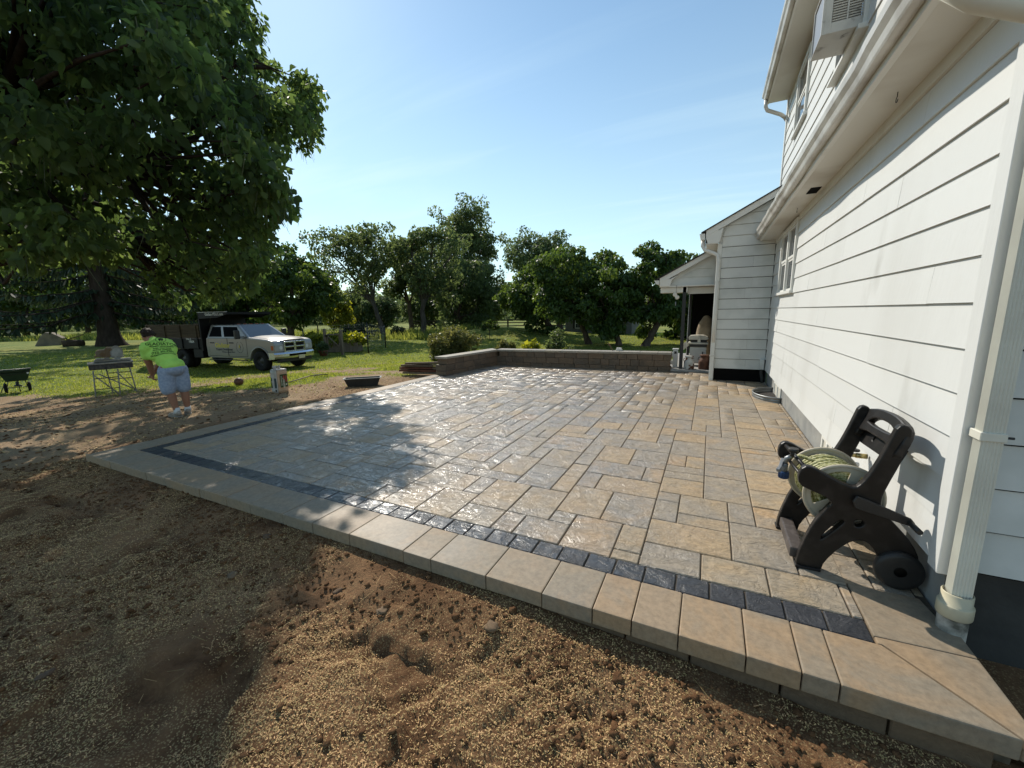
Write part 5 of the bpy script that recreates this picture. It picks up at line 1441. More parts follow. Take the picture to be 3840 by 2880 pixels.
for layer, (rr, turns) in enumerate(((.098,13),(.120,13),(.141,12),(.160,9))):
    N_ = int(turns*18)
    for i in range(N_):
        t = i/N_; a = 2*PI*turns*t
        s = t if layer % 2 == 0 else 1-t
        y = 3.055+.30*s + .008*math.sin(a*.37+layer)
        rj = rr+.006*math.sin(i*.13+layer*2)
        pts.append((cx_-.004-.038*(y-3.035)/.34+rj*math.cos(a), y, cz_+rj*math.sin(a)))
pts += [(.70,3.25,.62),(.63,3.28,.635),(.575,3.30,.62)]
MB().tube(pts, .0125, 7).build('hose', HOSEM, reel)
# crank, coupling, valve
MB().prism([(.845,.545),(.90,.53),(1.10,.455),(1.12,.43),(1.10,.41),(.90,.455),(.845,.47),(.83,.51)], 'y', 2.895, 2.915).build('crank', BLACKP, reel, bev=.004)
MB().tube([(1.095,2.90,.432),(1.105,2.80,.425)],.015,10).build('crank_grip', BLACKP, reel)
MB().tube([(.575,3.30,.62),(.548,3.305,.60),(.540,3.305,.555)],.016,10).build('coupling', METALGREY, reel)
MB().bar((.535,3.36,.575),(.50,3.22,.548),.022,.016).bar((.50,3.22,.548),(.488,3.20,.535),.026,.03).build('valve_lever', GREYP, reel, bev=.004)
MB().cyl((.540,3.305,.50),.022,.06,14).build('valve_body', GREYP, reel)
mbk = MB().cyl((.540,3.305,.452),.030,.05,16)
for q in range(12):
    a = 2*PI*q/12; mbk.box(.540+.030*math.cos(a)-.003,.540+.030*math.cos(a)+.003,3.305+.030*math.sin(a)-.003,3.305+.030*math.sin(a)+.003,.455,.498)
mbk.build('valve_knob', BLUEP, reel)
MB().tube([(.552,3.16,.665),(.556,3.155,.70)],.012,8).cyl((.556,3.155,.70),.03,.022,14).build('guide_knob', BLACKP, reel)

# ---------------------------------------------------------------- dump truck
PAINT = mat('pearl_beige_paint', (.25,.245,.235), .30, .5, coat=.7, metal=.25)
PAINTS = mat('dark_seam', (.02,.02,.02), .7, .2)
CHROME = mat('chrome', (.60,.62,.66), .24, .5, metal=1.0)
TYRE = mat('tyre_rubber', (.012,.012,.012), .8, .3, bump=.2, bscale=60)
RIMM = mat('wheel_rim', (.05,.05,.05), .45, .5, metal=.5)
BODYB = mat('dump_body_black', (.005,.0055,.008), .55, .25, var=(.012,.011,.010), vscale=3)
WOODG = mat('weathered_wood', (.17,.125,.080), .8, .2, var=(.10,.075,.05), vscale=5, bump=.3, bscale=14, stretch=(.25,4,4), rand=.18)
WOODT = mat('shaded_weathered_board', (.085,.062,.040), .85, .2, var=(.05,.037,.025), vscale=5, bump=.3, bscale=14, stretch=(.25,4,4), rand=.18)  # weathered wood darkened, the shade on the truck put into the colour
YEL = mat('yellow_lettering', (.62,.52,.05), .5, .3)
NAVY = mat('navy_lettering', (.012,.016,.032), .5, .3)
WLET = mat('white_lettering', (.70,.70,.70), .5, .3)
AMBER = mat('amber_lens', (.45,.10,.02), .2, .5)
LENS = mat('clear_lens', (.34,.35,.36), .25, .5)
LAMPG = mat('lamp_reflector', (.55,.56,.58), .4, .5)
truck = thing('dump_truck', (0,0,0), 'beige crew cab dump truck with black bed and wooden side boards', 'truck')
HW = .965
arch = [(.53*math.cos(a), .44+.53*math.sin(a)) for a in np.linspace(PI*.97, PI*.03, 14)]
prof = [(.80,.56),(.84,.72),(.85,1.08),(.82,1.19),(.74,1.25),(.52,1.295),(.10,1.335),(-.58,1.385),(-3.13,1.375),(-3.18,1.10),(-3.15,.56),(-2.95,.50),(-.66,.50)]+[(x,z) for x,z in arch]
MB().prism(prof, 'y', -HW, HW).build('body', PAINT, truck, bev=.045, seg=3)
# greenhouse
def frust(b, t, zb, zt):
    (x0,x1,w0),(x2,x3,w1) = b, t
    return [(x0,-w0,zb),(x1,-w0,zb),(x1,w0,zb),(x0,w0,zb),(x2,-w1,zt),(x3,-w1,zt),(x3,w1,zt),(x2,w1,zt)]
GH = frust((-3.14,-.56,.935),(-3.04,-1.40,.745), 1.36, 1.93)
MB().add(GH, [(0,3,2,1),(4,5,6,7),(0,1,5,4),(1,2,6,5),(2,3,7,6),(3,0,4,7)]).build('cab', PAINT, truck, bev=.05, seg=3)
def on_face(a, b_, c, d, uv, off, m, name, parent=truck, bev=0.004):
    """panel on a quad face a(bottom back) b(bottom front) c(top front) d(top back)"""
    a, b_, c, d = [Vector(GH[i]) for i in (a,b_,c,d)]
    nrm = (b_-a).cross(d-a).normalized()
    if nrm.dot(a*0.5+c*0.5-Vector((-2,0,1.6))) < 0: nrm = -nrm
    P = []
    for (u, v) in uv:
        P.append(a.lerp(b_,u).lerp(d.lerp(c,u),v))
    n = len(P)
    vs = [p+nrm*off for p in P]+[p-nrm*.02 for p in P]
    return MB().add(vs, [tuple(range(n))]+[(i,(i+1)%n,n+(i+1)%n,n+i) for i in range(n)]).build(name, m, parent)
TINT = mat('tinted_truck_glass', (.006,.007,.009), .15, .2, ior=1.06)
WSH = mat('windscreen_glass', (.06,.08,.10), .05, .8)
for s in (0, 1):
    q = (0,1,5,4) if s == 0 else (3,2,6,7)
    on_face(*q, [(.055,.10),(.375,.10),(.385,.84),(.10,.84)], .004, TINT, 'rear_side_window')
    on_face(*q, [(.44,.10),(.80,.10),(.86,.40),(.93,.82),(.46,.84)], .004, TINT, 'front_side_window')
on_face(1,2,6,5, [(.06,.08),(.94,.08),(.92,.92),(.08,.92)], .004, WSH, 'windscreen')
on_face(0,3,7,4, [(.1,.15),(.9,.15),(.88,.85),(.12,.85)], .004, TINT, 'rear_window')
for i, y in enumerate((-.56,-.28,0,.28,.56)):
    MB().box(-1.60,-1.50,y-.05,y+.05,1.925,1.955).build('roof_marker_light', AMBER, truck, bev=.01)
VVh = []
for i in range(9):
    y = -.70+1.4*i/8; k = 1-(abs(y)/.70)**4
    for (x, z) in ((.80,1.235),(.55,1.30),(.1,1.345),(-.58,1.395)): VVh.append((x-.03*(1-k), y, z+.045*k))
MB().add(VVh, [(i*4+q,i*4+q+1,(i+1)*4+q+1,(i+1)*4+q) for i in range(8) for q in range(3)], True).build('bonnet', PAINT, truck)
# doors
def door(x0, x1, sgn, nm):
    y0, y1 = (-HW-.010, -HW+.02) if sgn < 0 else (HW-.02, HW+.010)
    z0, z1 = .60, 1.352
    d = MB().box(x0,x1,y0,y1,z0,z1).build('door', PAINT, truck, bev=.012, seg=2)
    gy = sorted((sgn*(HW-.01), sgn*(HW+.0025)))
    MB().box(x0-.012,x1+.012,gy[0],gy[1],z0-.012,z1+.004).build('door_gap', PAINTS, d)
    ho = y0-.02 if sgn < 0 else y1
    MB().box(x0+.10,x0+.36,ho,ho+.02,1.14,1.19).build('handle', BLACKP, d, bev=.008)
    MB().box(x0+.02,x1-.02,ho+.006,ho+.018,.70,.73).build('door_moulding', PAINT, d)
for sgn in (-1,1):
    door(-1.80,-.70,sgn,'f'); door(-2.98,-1.83,sgn,'r')
    y = sgn*(HW+.05)
    MB().box(-3.05,-.75,min(y,y-sgn*.10),max(y,y-sgn*.10),.42,.465).build('running_board', BLACKP, truck, bev=.012)
    # tow mirror
    ym = sgn*(HW+.27)
    MB().box(-1.02,-.90,min(ym,ym-sgn*.20),max(ym,ym-sgn*.20),1.34,1.70).build('mirror', BLACKP, truck, bev=.03, seg=2)
    MB().bar((-.86,sgn*(HW-.06),1.42),(-.95,sgn*(HW+.10),1.42),.05,.04).build('mirror_arm', BLACKP, truck)
    # wheel arch lip
    MB().tube([(.555*math.cos(a), sgn*(HW+.0), .44+.555*math.sin(a)) for a in np.linspace(PI*.99,PI*.01,18)], .035, 8).build('wheel_arch', PAINT, truck)
def wheel(x, y, sgn, r=.42, w=.26):
    prof_ = [(.20,-w*.42),(.30,-w*.5),(r-.03,-w*.5),(r,-w*.36),(r,w*.36),(r-.03,w*.5),(.30,w*.5),(.20,w*.42)]
    t_ = MB().lathe((x,y,r), prof_, 32, 'y').build('wheel', TYRE, truck)
    o = sgn*w*.40
    MB().lathe((x,y+o,r), [(0,-.05*sgn),(.08,-.03*sgn),(.14,-.10*sgn),(.20,-.05*sgn),(.235,.01*sgn),(.24,0)], 24, 'y').build('rim', RIMM, t_)
for sgn in (-1,1):
    wheel(0, sgn*.86, sgn)
    wheel(-4.75, sgn*.90, sgn); wheel(-4.75, sgn*.62, sgn)
# nose
MB().frame(.845,.895,-.53,.53,.755,1.205,.055).box(.85,.905,-.05,.05,.811,1.149).box(.85,.902,-.474,-.051,.955,1.01).box(.85,.902,.051,.474,.955,1.01).build('grille', CHROME, truck, bev=.01, seg=2)
MB().box(.80,.862,-.454,.454,.826,1.139).build('grille_mesh', DARK, truck)
mbx = MB()
for q in range(9):
    z = .845+q*.035
    mbx.box(.862,.872,-.45,.45,z,z+.008)
mbx.build('grille_slats', BLACKP, truck)
emb = MB().prism([(-.05,1.06),(.05,1.06),(.06,1.00),(.025,.93),(0,.90),(-.025,.93),(-.06,1.00)], 'x', .896, .91).build('badge', CHROME, truck)
for sgn in (-1,1):
    hl = MB().prism([(sgn*.53,.80),(sgn*.53,1.12),(sgn*.90,1.09),(sgn*.955,.98),(sgn*.93,.83)], 'x', .74, .858).build('headlight', LENS, truck, bev=.012)
    MB().box(.66,.80,min(sgn*.915,sgn*.972),max(sgn*.915,sgn*.972),.87,1.06).build('turn_signal', AMBER, hl, bev=.01)
    MB().cyl((.850,sgn*.66,.96),.075,.012,18,'x').cyl((.835,sgn*.84,.95),.055,.018,16,'x').build('lamp', LAMPG, hl)
# bumper: bowed bar with wrap-round ends and dark intake
bp = []
mbb = MB()
ys = np.linspace(-1.0,1.0,15)
VVb = []; FFb = []
for yb in ys:
    xf = 1.01-.16*abs(yb)**2.4
    for (dx_,z_) in ((-.10,.50),(0,.52),(.02,.60),(.02,.70),(-.03,.765),(-.14,.765)): VVb.append((xf+dx_,yb,z_))
for i in range(14):
    for q in range(5): FFb.append((i*6+q,i*6+q+1,(i+1)*6+q+1,(i+1)*6+q))
mbb.add(VVb, FFb, False)
for sgn in (-1,1):
    i0 = 0 if sgn < 0 else 14*6
    e = [VVb[i0+q] for q in range(6)]; b2 = [(x-.32, y, z) for x,y,z in e]
    mbb.add(e+b2, [(q,q+1,6+q+1,6+q) for q in range(5)])
mbb.build('bumper', CHROME, truck, smooth=False)
MB().box(.98,1.034,-.42,.42,.60,.69).build('bumper_intake', DARK, truck, bev=.01)
MB().box(.70,.96,-.80,.80,.36,.51).build('air_dam', BLACKP, truck, bev=.03)
pl_ = MB().box(1.02,1.045,.02,.33,.46,.61).build('licence_plate', mat('plate_face',(.62,.55,.36),.5), truck, bev=.006)
# lettering on the near doors
def decal(txt, size, x, z, m, parent, xs=1.0, bold=0.0, y=-HW-.0125, nm='lettering'):
    me = text_mesh(txt, size, .0006, 'LEFT', xs, bold)
    me.transform(Matrix(((1,0,0,x),(0,0,-1,y),(0,1,0,z),(0,0,0,1))))
    return link_mesh(nm, me, m, parent)
decal('Gladiator', .27, -2.58, 1.05, YEL, truck, .86, .006)
decal('Property Development', .135, -2.55, .885, NAVY, truck, .80, .003)
decal('Hardscapes, Landscapes, Masonry', .072, -2.20, .775, NAVY, truck, .80, .002)
# laurel wreath and crest
def crest(parent, cxx, czz, R_, y, mdark, myel, M=None, nm='crest'):
    mb = MB(); my = MB()
    for sgn in (-1,1):
        for q in range(13):
            a = math.radians(-82+q*12.0)
            px_, pz_ = cxx+sgn*R_*math.cos(a), czz+R_*1.15*math.sin(a)
            t = Vector((-sgn*math.sin(a), math.cos(a)*1.15)).normalized(); nn_ = Vector((t.y,-t.x))
            L_ = R_*.15; W_ = R_*.055
            pp = [(px_-t.x*L_, pz_-t.y*L_),(px_+nn_.x*W_, pz_+nn_.y*W_),(px_+t.x*L_, pz_+t.y*L_),(px_-nn_.x*W_, pz_-nn_.y*W_)]
            mb.prism(pp, 'y', y, y+.0012)
    h = [(0,.62),(.10,.45),(.22,.30),(.24,-.05),(.12,-.20),(.10,-.55),(.02,-.68),(0,-.30)]
    mb.prism([(cxx+a*R_, czz+b_*R_) for a,b_ in h], 'y', y, y+.0012)
    my.prism([(cxx-a*R_-.004, czz+b_*R_) for a,b_ in h[:5]+[(0,-.1)]], 'y', y, y+.0012)
    mb.build(nm, mdark, parent); my.build(nm, myel, parent)
crest(truck, -1.10, .985, .20, -HW-.0125, NAVY, YEL)
# dump body
MB().box(-3.34,-3.26,-1.05,1.05,.80,2.40).build('bulkhead', BODYB, truck, bev=.01)
cp = MB().prism([(-3.33,2.20),(-3.33,2.46),(-1.55,2.46),(-1.55,2.36),(-2.2,2.22)], 'y', -1.05, -1.02).prism([(-3.33,2.20),(-3.33,2.46),(-1.55,2.46),(-1.55,2.36),(-2.2,2.22)], 'y', 1.02, 1.05).box(-3.33,-1.55,-1.02,1.02,2.44,2.46).box(-1.58,-1.55,-1.02,1.02,2.36,2.44).build('cab_guard', BODYB, truck)
MB().box(-3.33,-1.54,-1.062,-1.0,2.461,2.478).build('guard_sun_edge', WLET, cp)  # white strip painted in for sunlight along the guard's top edge
decal('GladiatorPDLLC.com', .155, -2.85, 2.375, WLET, truck, .82, .002, y=-1.0515)
MB().box(-7.05,-3.35,-1.0,1.0,.96,1.02).build('bed_floor', BODYB, truck)
for sgn in (-1,1):
    y0, y1 = sorted((sgn*1.0, sgn*1.05))
    MB().box(-7.05,-3.35,y0,y1,.90,1.36).build('bed_side', BODYB, truck, bev=.008)
    for xx in (-3.55,-4.6,-5.65,-6.9):
        ya, yb = sorted((sgn*1.05, sgn*1.09)); MB().box(xx-.05,xx+.05,ya,yb,.90,1.95 if False else 1.40).build('bed_post', BODYB, truck)
        ya, yb = sorted((sgn*1.062, sgn*1.10)); MB().box(xx-.045,xx+.045,ya,yb,1.401,1.92).build('board_stake', WOODT, truck)
    for q in range(2):
        ya, yb = sorted((sgn*1.02, sgn*1.06)); z0 = 1.38+q*.29
        MB().box(-7.0,-3.38,ya,yb,z0,z0+.283).build('side_board', WOODT, truck, bev=.004)
MB().box(-7.12,-7.05,-1.05,1.05,.92,1.75).build('tailgate', BODYB, truck, bev=.01)
MB().box(-7.5,-7.12,-1.0,1.0,.55,.70).build('rear_bumper', BODYB, truck, bev=.01)
MB().box(-7.1,-.4,-.42,-.34,.55,.80).box(-7.1,-.4,.34,.42,.55,.80).build('chassis_rail', BODYB, truck)
MB().box(-4.75,-4.65,-.9,.9,.36,.50).build('rear_axle', BODYB, truck)
MB().box(-.08,.08,-.8,.8,.34,.46).build('front_axle', BODYB, truck)
MB().box(-4.0,-3.4,-1.0,-.55,.50,.88).build('tool_box', BODYB, truck, bev=.01)
MB().box(-5.35,-4.15,-1.06,-.48,.885,.905).build('mudguard', BODYB, truck)
MB().box(-7.3,-6.2,-1.08,-1.0,.55,1.15).build('side_locker', mat('dark_green_box',(.012,.03,.026),.5), truck, bev=.01)
decal('19604', .16, -4.15, 1.20, WLET, truck, .9, .002, y=-1.0518)
decal('GVW LB', .10, -4.30, 1.31, WLET, truck, .9, .001, y=-1.0518)
truck.location = (-16.77, 11.39, gz(-16.77,11.39)+.005)
truck.rotation_euler = (0, 0, .1028)
# ---------------------------------------------------------------- worker
SKIN = mat('tanned_skin', (.30,.150,.095), .5, .4, var=(.25,.12,.075), vscale=9)
SHIRT = mat('lime_work_shirt', (.43,.74,.15), .75, .2, var=(.35,.62,.11), vscale=7, bump=.25, bscale=16)
SHORTS = mat('mottled_blue_grey_shorts', (.23,.28,.37), .8, .2, var=(.29,.34,.43), vscale=30, vmin=.42, vmax=.6, bump=.2, bscale=20)
HAIR = mat('dark_brown_hair', (.022,.013,.009), .7, .3, bump=.5, bscale=60)
SOCK = mat('white_sock', (.55,.55,.54), .85, .2)
SHOE = mat('dusty_pale_shoe', (.34,.31,.27), .8, .3, var=(.20,.16,.12), vscale=14)
SOLE = mat('shoe_sole', (.22,.20,.17), .8, .2)
SPRINT = mat('shirt_print', (.010,.030,.012), .7, .2)

def remeshed(mb, name, m, parent, voxel, smooth_it=3, disp=None):
    o = mb.build(name, None, None, fixn=True, weld=False)
    md = o.modifiers.new('r', 'REMESH'); md.mode = 'VOXEL'; md.voxel_size = voxel; md.use_smooth_shade = True
    ms = o.modifiers.new('s', 'SMOOTH'); ms.factor = .5; ms.iterations = smooth_it
    dg = bpy.context.evaluated_depsgraph_get(); dg.update()
    me = bpy.data.meshes.new_from_object(o.evaluated_get(dg))
    bpy.data.objects.remove(o, do_unlink=True)
    me.materials.clear(); me.name = name
    if disp:
        for v in me.vertices: v.co += disp(v.co, v.normal)
    for p in me.polygons: p.use_smooth = True
    return link_mesh(name, me, m, parent)

WB = Vector((-8.49, 3.73, gz(-8.49,3.73)+.0))
person = thing('person', WB, 'man in a lime green work shirt and grey shorts, bent forward with his back turned', 'person')
Rv = Vector((.40,.917,0)).normalized(); Av = Vector((-.917,.40,0)).normalized()
def W(r, a, z): return Rv*r*.79 + Av*a + Vector((0,0,z))      # local to the person's root
def limb(mb, pts, n=14):
    """pts: (r,a,z,radius) joints; dense round sections with spherical ends"""
    P = [W(*p[:3]) for p in pts]; R_ = [p[3] for p in pts]
    PP = []; RR = []
    for i in range(len(P)-1):
        for q in range(6):
            t = q/6; PP.append(P[i].lerp(P[i+1], t)); RR.append(R_[i]*(1-t)+R_[i+1]*t)
    PP.append(P[-1]); RR.append(R_[-1])
    mb.tube(PP, RR, n)
    mb.ell(P[0], R_[0]*.98, 12, 8); mb.ell(P[-1], R_[-1]*.98, 12, 8)
def ellW(mb, r, a, z, rad, axes=None):
    rot = None
    if axes: rot = Matrix((axes[0], axes[1], axes[2])).transposed()
    mb.ell(W(r,a,z), rad, 18, 12, rot)
Fdir = (Rv*-.6+Av*.8).normalized(); Ldir = (Rv*-.8+Av*-.6).normalized(); Zd = Vector((0,0,1))
hip = (.02,.02,.90); chest = (-.145,.19,1.20); neck = (-.235,.31,1.365); head = (-.315,.42,1.44)
spine = (W(*chest)-W(*hip)).normalized()
back_n = (spine.cross(Rv)).normalized()
if back_n.dot(-Av) < 0: back_n = -back_n
acr = spine.cross(back_n).normalized()
# body: one continuous surface
mb = MB()
limb(mb, [(-.105,.0,.86,.105),(-.10,.0,.62,.090),(-.095,.0,.50,.068),(-.075,-.01,.34,.064),(-.035,-.02,.12,.042),(-.03,-.02,.06,.042)])
limb(mb, [(.125,.05,.86,.105),(.14,.06,.62,.090),(.15,.07,.50,.068),(.16,.07,.34,.064),(.165,.09,.12,.042),(.165,.09,.06,.042)])
ellW(mb, *hip, (.165,.135,.14))
ellW(mb, -.08,.13,1.04, (.17,.13,.16))
mb.ell(W(*chest), (.215,.125,.20), 18, 12, Matrix((acr, back_n, spine)).transposed())
ls = (-.365,.13,1.26); rs_ = (.0,.345,1.29)
limb(mb, [(-.16,.21,1.26,.10), (*ls,.075), (-.385,.28,1.03,.058), (-.372,.33,.96,.052), (-.362,.40,.83,.044), (-.358,.44,.755,.032)])
limb(mb, [(-.15,.23,1.27,.10), (*rs_,.075), (-.13,.50,1.06,.058), (-.17,.53,.98,.050), (-.26,.56,.86,.042), (-.31,.57,.79,.032)])
limb(mb, [(-.20,.27,1.31,.075), (*neck,.060), (-.30,.40,1.385,.062)])
hd = (Fdir*.55+Zd*-.55+Rv*-.2).normalized()          # looking down at the ground
up_h = (Zd*.55+Fdir*.6).normalized(); sd_h = hd.cross(up_h).normalized(); up_h = sd_h.cross(hd)
mb.ell(W(*head), (.074,.097,.115), 20, 14, Matrix((sd_h, hd, up_h)).transposed())
mb.ell(W(*head)+hd*.045-up_h*.06, (.055,.06,.065), 14, 10, Matrix((sd_h, hd, up_h)).transposed())
mb.ell(W(*head)+hd*.10-up_h*.015, (.014,.022,.020), 10, 8, Matrix((sd_h, hd, up_h)).transposed())   # nose
for s in (-1,1):
    mb.ell(W(*head)+sd_h*.076*s-up_h*.01, (.012,.024,.034), 10, 8, Matrix((sd_h, hd, up_h)).transposed())  # ears
    mb.ell(W(*head)+hd*.088+sd_h*.032*s+up_h*.022, (.020,.012,.010), 8, 6, Matrix((sd_h, hd, up_h)).transposed())  # brows
mb.ell(W(*head)+hd*.098-up_h*.062, (.024,.012,.010), 10, 6, Matrix((sd_h, hd, up_h)).transposed())   # lips
# hands: palm, four fingers of unequal length curled, thumb leaving the side of the palm
def hand(mb, wrist, d, nrm, mir):
    wv = W(*wrist); d = d.normalized(); nrm = (nrm-d*nrm.dot(d)).normalized(); s = d.cross(nrm)*mir
    mb.ell(wv+d*.045, (.040,.018,.050), 14, 10, Matrix((s, nrm, d)).transposed())
    for i, (o, l) in enumerate(((-.029,.062),(-.010,.074),(.010,.070),(.028,.055))):
        b_ = wv+d*.085+s*o
        k1 = b_+d*l*.45+nrm*.012; k2 = k1+d*l*.30+nrm*.030; k3 = k2+nrm*.026-d*.004
        mb.tube([b_-d*.03,b_,k1,k2,k3],[.0095,.0105,.0098,.0090,.0078],8)
        mb.ell(k3,.0080,8,6)
    t0 = wv+d*.025-s*.034; t1 = t0+d*.035-s*.022+nrm*.014; t2 = t1+d*.028+nrm*.022-s*.002
    mb.tube([t0,t1,t2],[.014,.0125,.0105],8); mb.ell(t2,.0105,8,6)
hand(mb, (-.358,.44,.755), Zd*-1+Av*.35, Av*.6+Rv*.8, 1)
hand(mb, (-.31,.57,.79), Zd*-.9+Rv*-.5, Av*-.6+Rv*-.6, -1)
remeshed(mb, 'body', SKIN, person, .0075, 2)
# shirt
ms_ = MB()
ellW(ms_, .015,.025,.935, (.205,.176,.12))
ellW(ms_, -.07,.12,1.04, (.200,.160,.18))
ms_.ell(W(*chest), (.245,.150,.225), 20, 14, Matrix((acr, back_n, spine)).transposed())
limb(ms_, [(-.16,.21,1.265,.125), (*ls,.098), (-.385,.205,1.11,.084)])
limb(ms_, [(-.15,.23,1.275,.125), (*rs_,.098), (-.07,.42,1.15,.084)])
limb(ms_, [(-.18,.24,1.29,.115), (-.225,.295,1.345,.083)])
def folds(c, n):
    return n*(.006*noise.noise(Vector((c.x*6, c.y*6, c.z*22)))+.004*noise.noise(c*16))
shirt = remeshed(ms_, 'shirt', SHIRT, person, .012, 4, folds)
sh = MB()
ellW(sh, .02,.025,.86, (.212,.178,.14))
limb(sh, [(-.095,.01,.84,.128),(-.112,.005,.62,.122),(-.115,.005,.515,.118)], 18)
limb(sh, [(.125,.05,.84,.128),(.142,.06,.62,.120),(.150,.065,.52,.116)], 18)
shorts = remeshed(sh, 'shorts', SHORTS, person, .012, 3, lambda c,n: n*(.006*noise.noise(Vector((c.x*9,c.y*9,c.z*14)))))
hr = MB()
hr.ell(W(*head)-hd*.022+up_h*.022, (.085,.098,.110), 18, 12, Matrix((sd_h, hd, up_h)).transposed())
g2_ = random.Random(3)
for q in range(46):
    v = Vector((g2_.gauss(0,1), g2_.gauss(0,1), g2_.gauss(0,1))).normalized()
    if v.dot(hd) > .45 or v.dot(up_h) < -.55: continue
    hr.ell(W(*head)-hd*.02+up_h*.025+v*.092, .026, 8, 6)
remeshed(hr, 'hair', HAIR, person, .009, 1, lambda c,n: n*.006*noise.noise(c*55))
for (r,a,toe) in ((-.03,-.02,(-.55,.83)),(.165,.09,(-.05,1.0))):
    T_ = (Rv*toe[0]+Av*toe[1]).normalized(); S_ = T_.cross(Zd)
    so = MB(); c = W(r,a,0)
    MB().tube([c+Zd*.17, c+Zd*.11, c+Zd*.07],[.046,.048,.055],14).build('sock', SOCK, person, world=False)
    so.ell(c+T_*-.02+Zd*.065, (.045,.062,.055), 14, 10, Matrix((S_,T_,Zd)).transposed())
    so.ell(c+T_*.08+Zd*.045, (.048,.10,.042), 14, 10, Matrix((S_,T_,Zd)).transposed())
    so.ell(c+T_*.15+Zd*.035, (.045,.055,.032), 14, 10, Matrix((S_,T_,Zd)).transposed())
    s_ = remeshed(so, 'shoe', SHOE, person, .008, 2)
    pl = [( .045,-.075),(.05,.0),(.052,.12),(.035,.195),(0,.21),(-.035,.195),(-.052,.12),(-.05,.0),(-.045,-.075),(0,-.09)]
    MB().add([c+S_*x+T_*y+Zd*z for z in (0.0,.024) for x,y in pl], [tuple(range(9,-1,-1)),tuple(range(10,20))]+[(i,(i+1)%10,10+(i+1)%10,10+i) for i in range(10)]).build('sole', SOLE, s_, world=False)
# print on the back of the shirt, wrapped on the cloth
bm_ = bmesh.new(); bm_.from_mesh(shirt.data); bvh = BVHTree.FromBMesh(bm_); bm_.free()
pc = W(*chest)+back_n*.4; ux = Rv.copy(); ux = (ux-back_n*ux.dot(back_n)).normalized(); uy = -back_n.cross(ux) if (-back_n.cross(ux)).dot(Zd) > 0 else back_n.cross(ux)
def wrap_print(me, ox, oy, nm):
    bm = bmesh.new(); bm.from_mesh(me)
    bmesh.ops.triangulate(bm, faces=bm.faces)
    bmesh.ops.subdivide_edges(bm, edges=[e for e in bm.edges if e.calc_length() > .03], cuts=2)
    bmesh.ops.triangulate(bm, faces=bm.faces)
    for v in bm.verts:
        o = pc+ux*(v.co.x+ox)+uy*(v.co.y+oy)
        h = bvh.ray_cast(o, -back_n)
        v.co = h[0]+back_n*.0035 if h[0] is not None else o-back_n*.3
    bm.to_mesh(me); bm.free()
    link_mesh(nm, me, SPRINT, person)
for (tx, sz, oy, xs_) in (('GLADIATOR', .078, .035, .98),('PROPERTY DEVELOPMENT', .026, -.012, 1.05),('PAVERS  WALLS  PATIOS', .022, -.045, 1.0),('DRAINAGE  LANDSCAPES', .022, -.075, 1.0),('(732) 301-7764', .050, -.118, .95),('GLADIATORPDLLC.COM', .032, -.160, .95)):
    wrap_print(text_mesh(tx, sz, 0, 'CENTER', xs_, .0012), .03, oy, 'shirt_lettering')
cm = MB()
for s in (-1,1):
    for q in range(9):
        a = math.radians(-80+q*14); px_, py_ = s*.070*math.cos(a), .062*math.sin(a)
        t = Vector((-s*math.sin(a), math.cos(a))); n2 = Vector((t.y,-t.x))
        cm.add([(px_-t.x*.010,py_-t.y*.010,0),(px_+n2.x*.005,py_+n2.y*.005,0),(px_+t.x*.010,py_+t.y*.010,0),(px_-n2.x*.005,py_-n2.y*.005,0)],[(0,1,2,3)])
cm.add([(x*.05,y*.05,0) for x,y in ((-.7,.5),(0,.9),(.7,.5),(.6,-.3),(.2,-.9),(.1,-.1),(-.3,-.8),(-.6,-.2))],[tuple(range(8))])
oc = cm.build('x', None, None, fixn=False); me = oc.data; bpy.data.objects.remove(oc, do_unlink=True)
wrap_print(me, .03, .135, 'shirt_crest')

# ---------------------------------------------------------------- masonry saw on its folding stand
SAWG = mat('dusty_grey_saw', (.24,.235,.225), .7, .3, var=(.36,.33,.28), vscale=9, vmin=.45, vmax=.65, bump=.15, bscale=30)
SAWD = mat('dark_saw_pan', (.03,.03,.035), .6, .3, var=(.10,.09,.08), vscale=9)
SAWO = mat('dusty_orange_casing', (.17,.10,.05), .7, .3, var=(.20,.165,.125), vscale=9)
def facing(x, y):
    a = Vector((x,y,0)).normalized(); return a, Vector((-a.y, a.x, 0))*-1
class Loc(MB):
    pass
def place(root, x, y, ang=None):
    root.location = (x, y, float(ground_full(x,y))-.005)
    a = math.atan2(y, x)-PI/2 if ang is None else ang
    root.rotation_euler = (0,0,a)
saw = thing('masonry_saw', (0,0,0), 'dust covered masonry wet saw on a folding stand behind the bending worker', 'saw')
for (x,y,tx,ty) in ((-.52,-.26,-.58,-.30),(.16,-.26,.10,-.30),(.52,.26,.60,.30),(-.16,.26,-.10,.34)):
    MB().tube([(x,y,.74),(tx,ty,.0)],.022,8).build('leg', SAWG, saw)
for a,b_ in (((-.50,-.27,.60),(.08,-.28,.03)),((.12,-.27,.66),(.58,.27,.05)),((-.40,.26,.60),(.5,.28,.10))):
    MB().tube([a,b_],.018,8).build('brace', SAWG, saw)
MB().tube([(-.55,-.28,.52),(.14,-.28,.52)],.014,6).tube([(-.15,.30,.42),(.55,.28,.42)],.014,6).tube([(-.57,-.30,.22),(.12,-.3,.22)],.012,6).tube([(-.12,.32,.60),(.54,.27,.60)],.014,6).build('cross_bar', SAWD, saw)
MB().tube([(.60,.30,.02),(.54,.30,.0),(.66,.24,.0)],.02,6).cyl((.58,.26,.05),.05,.05,12,'y').build('stand_wheel', SAWG, saw)
MB().box(-.62,.62,-.34,.34,.76,.90).build('water_pan', SAWD, saw, bev=.02)
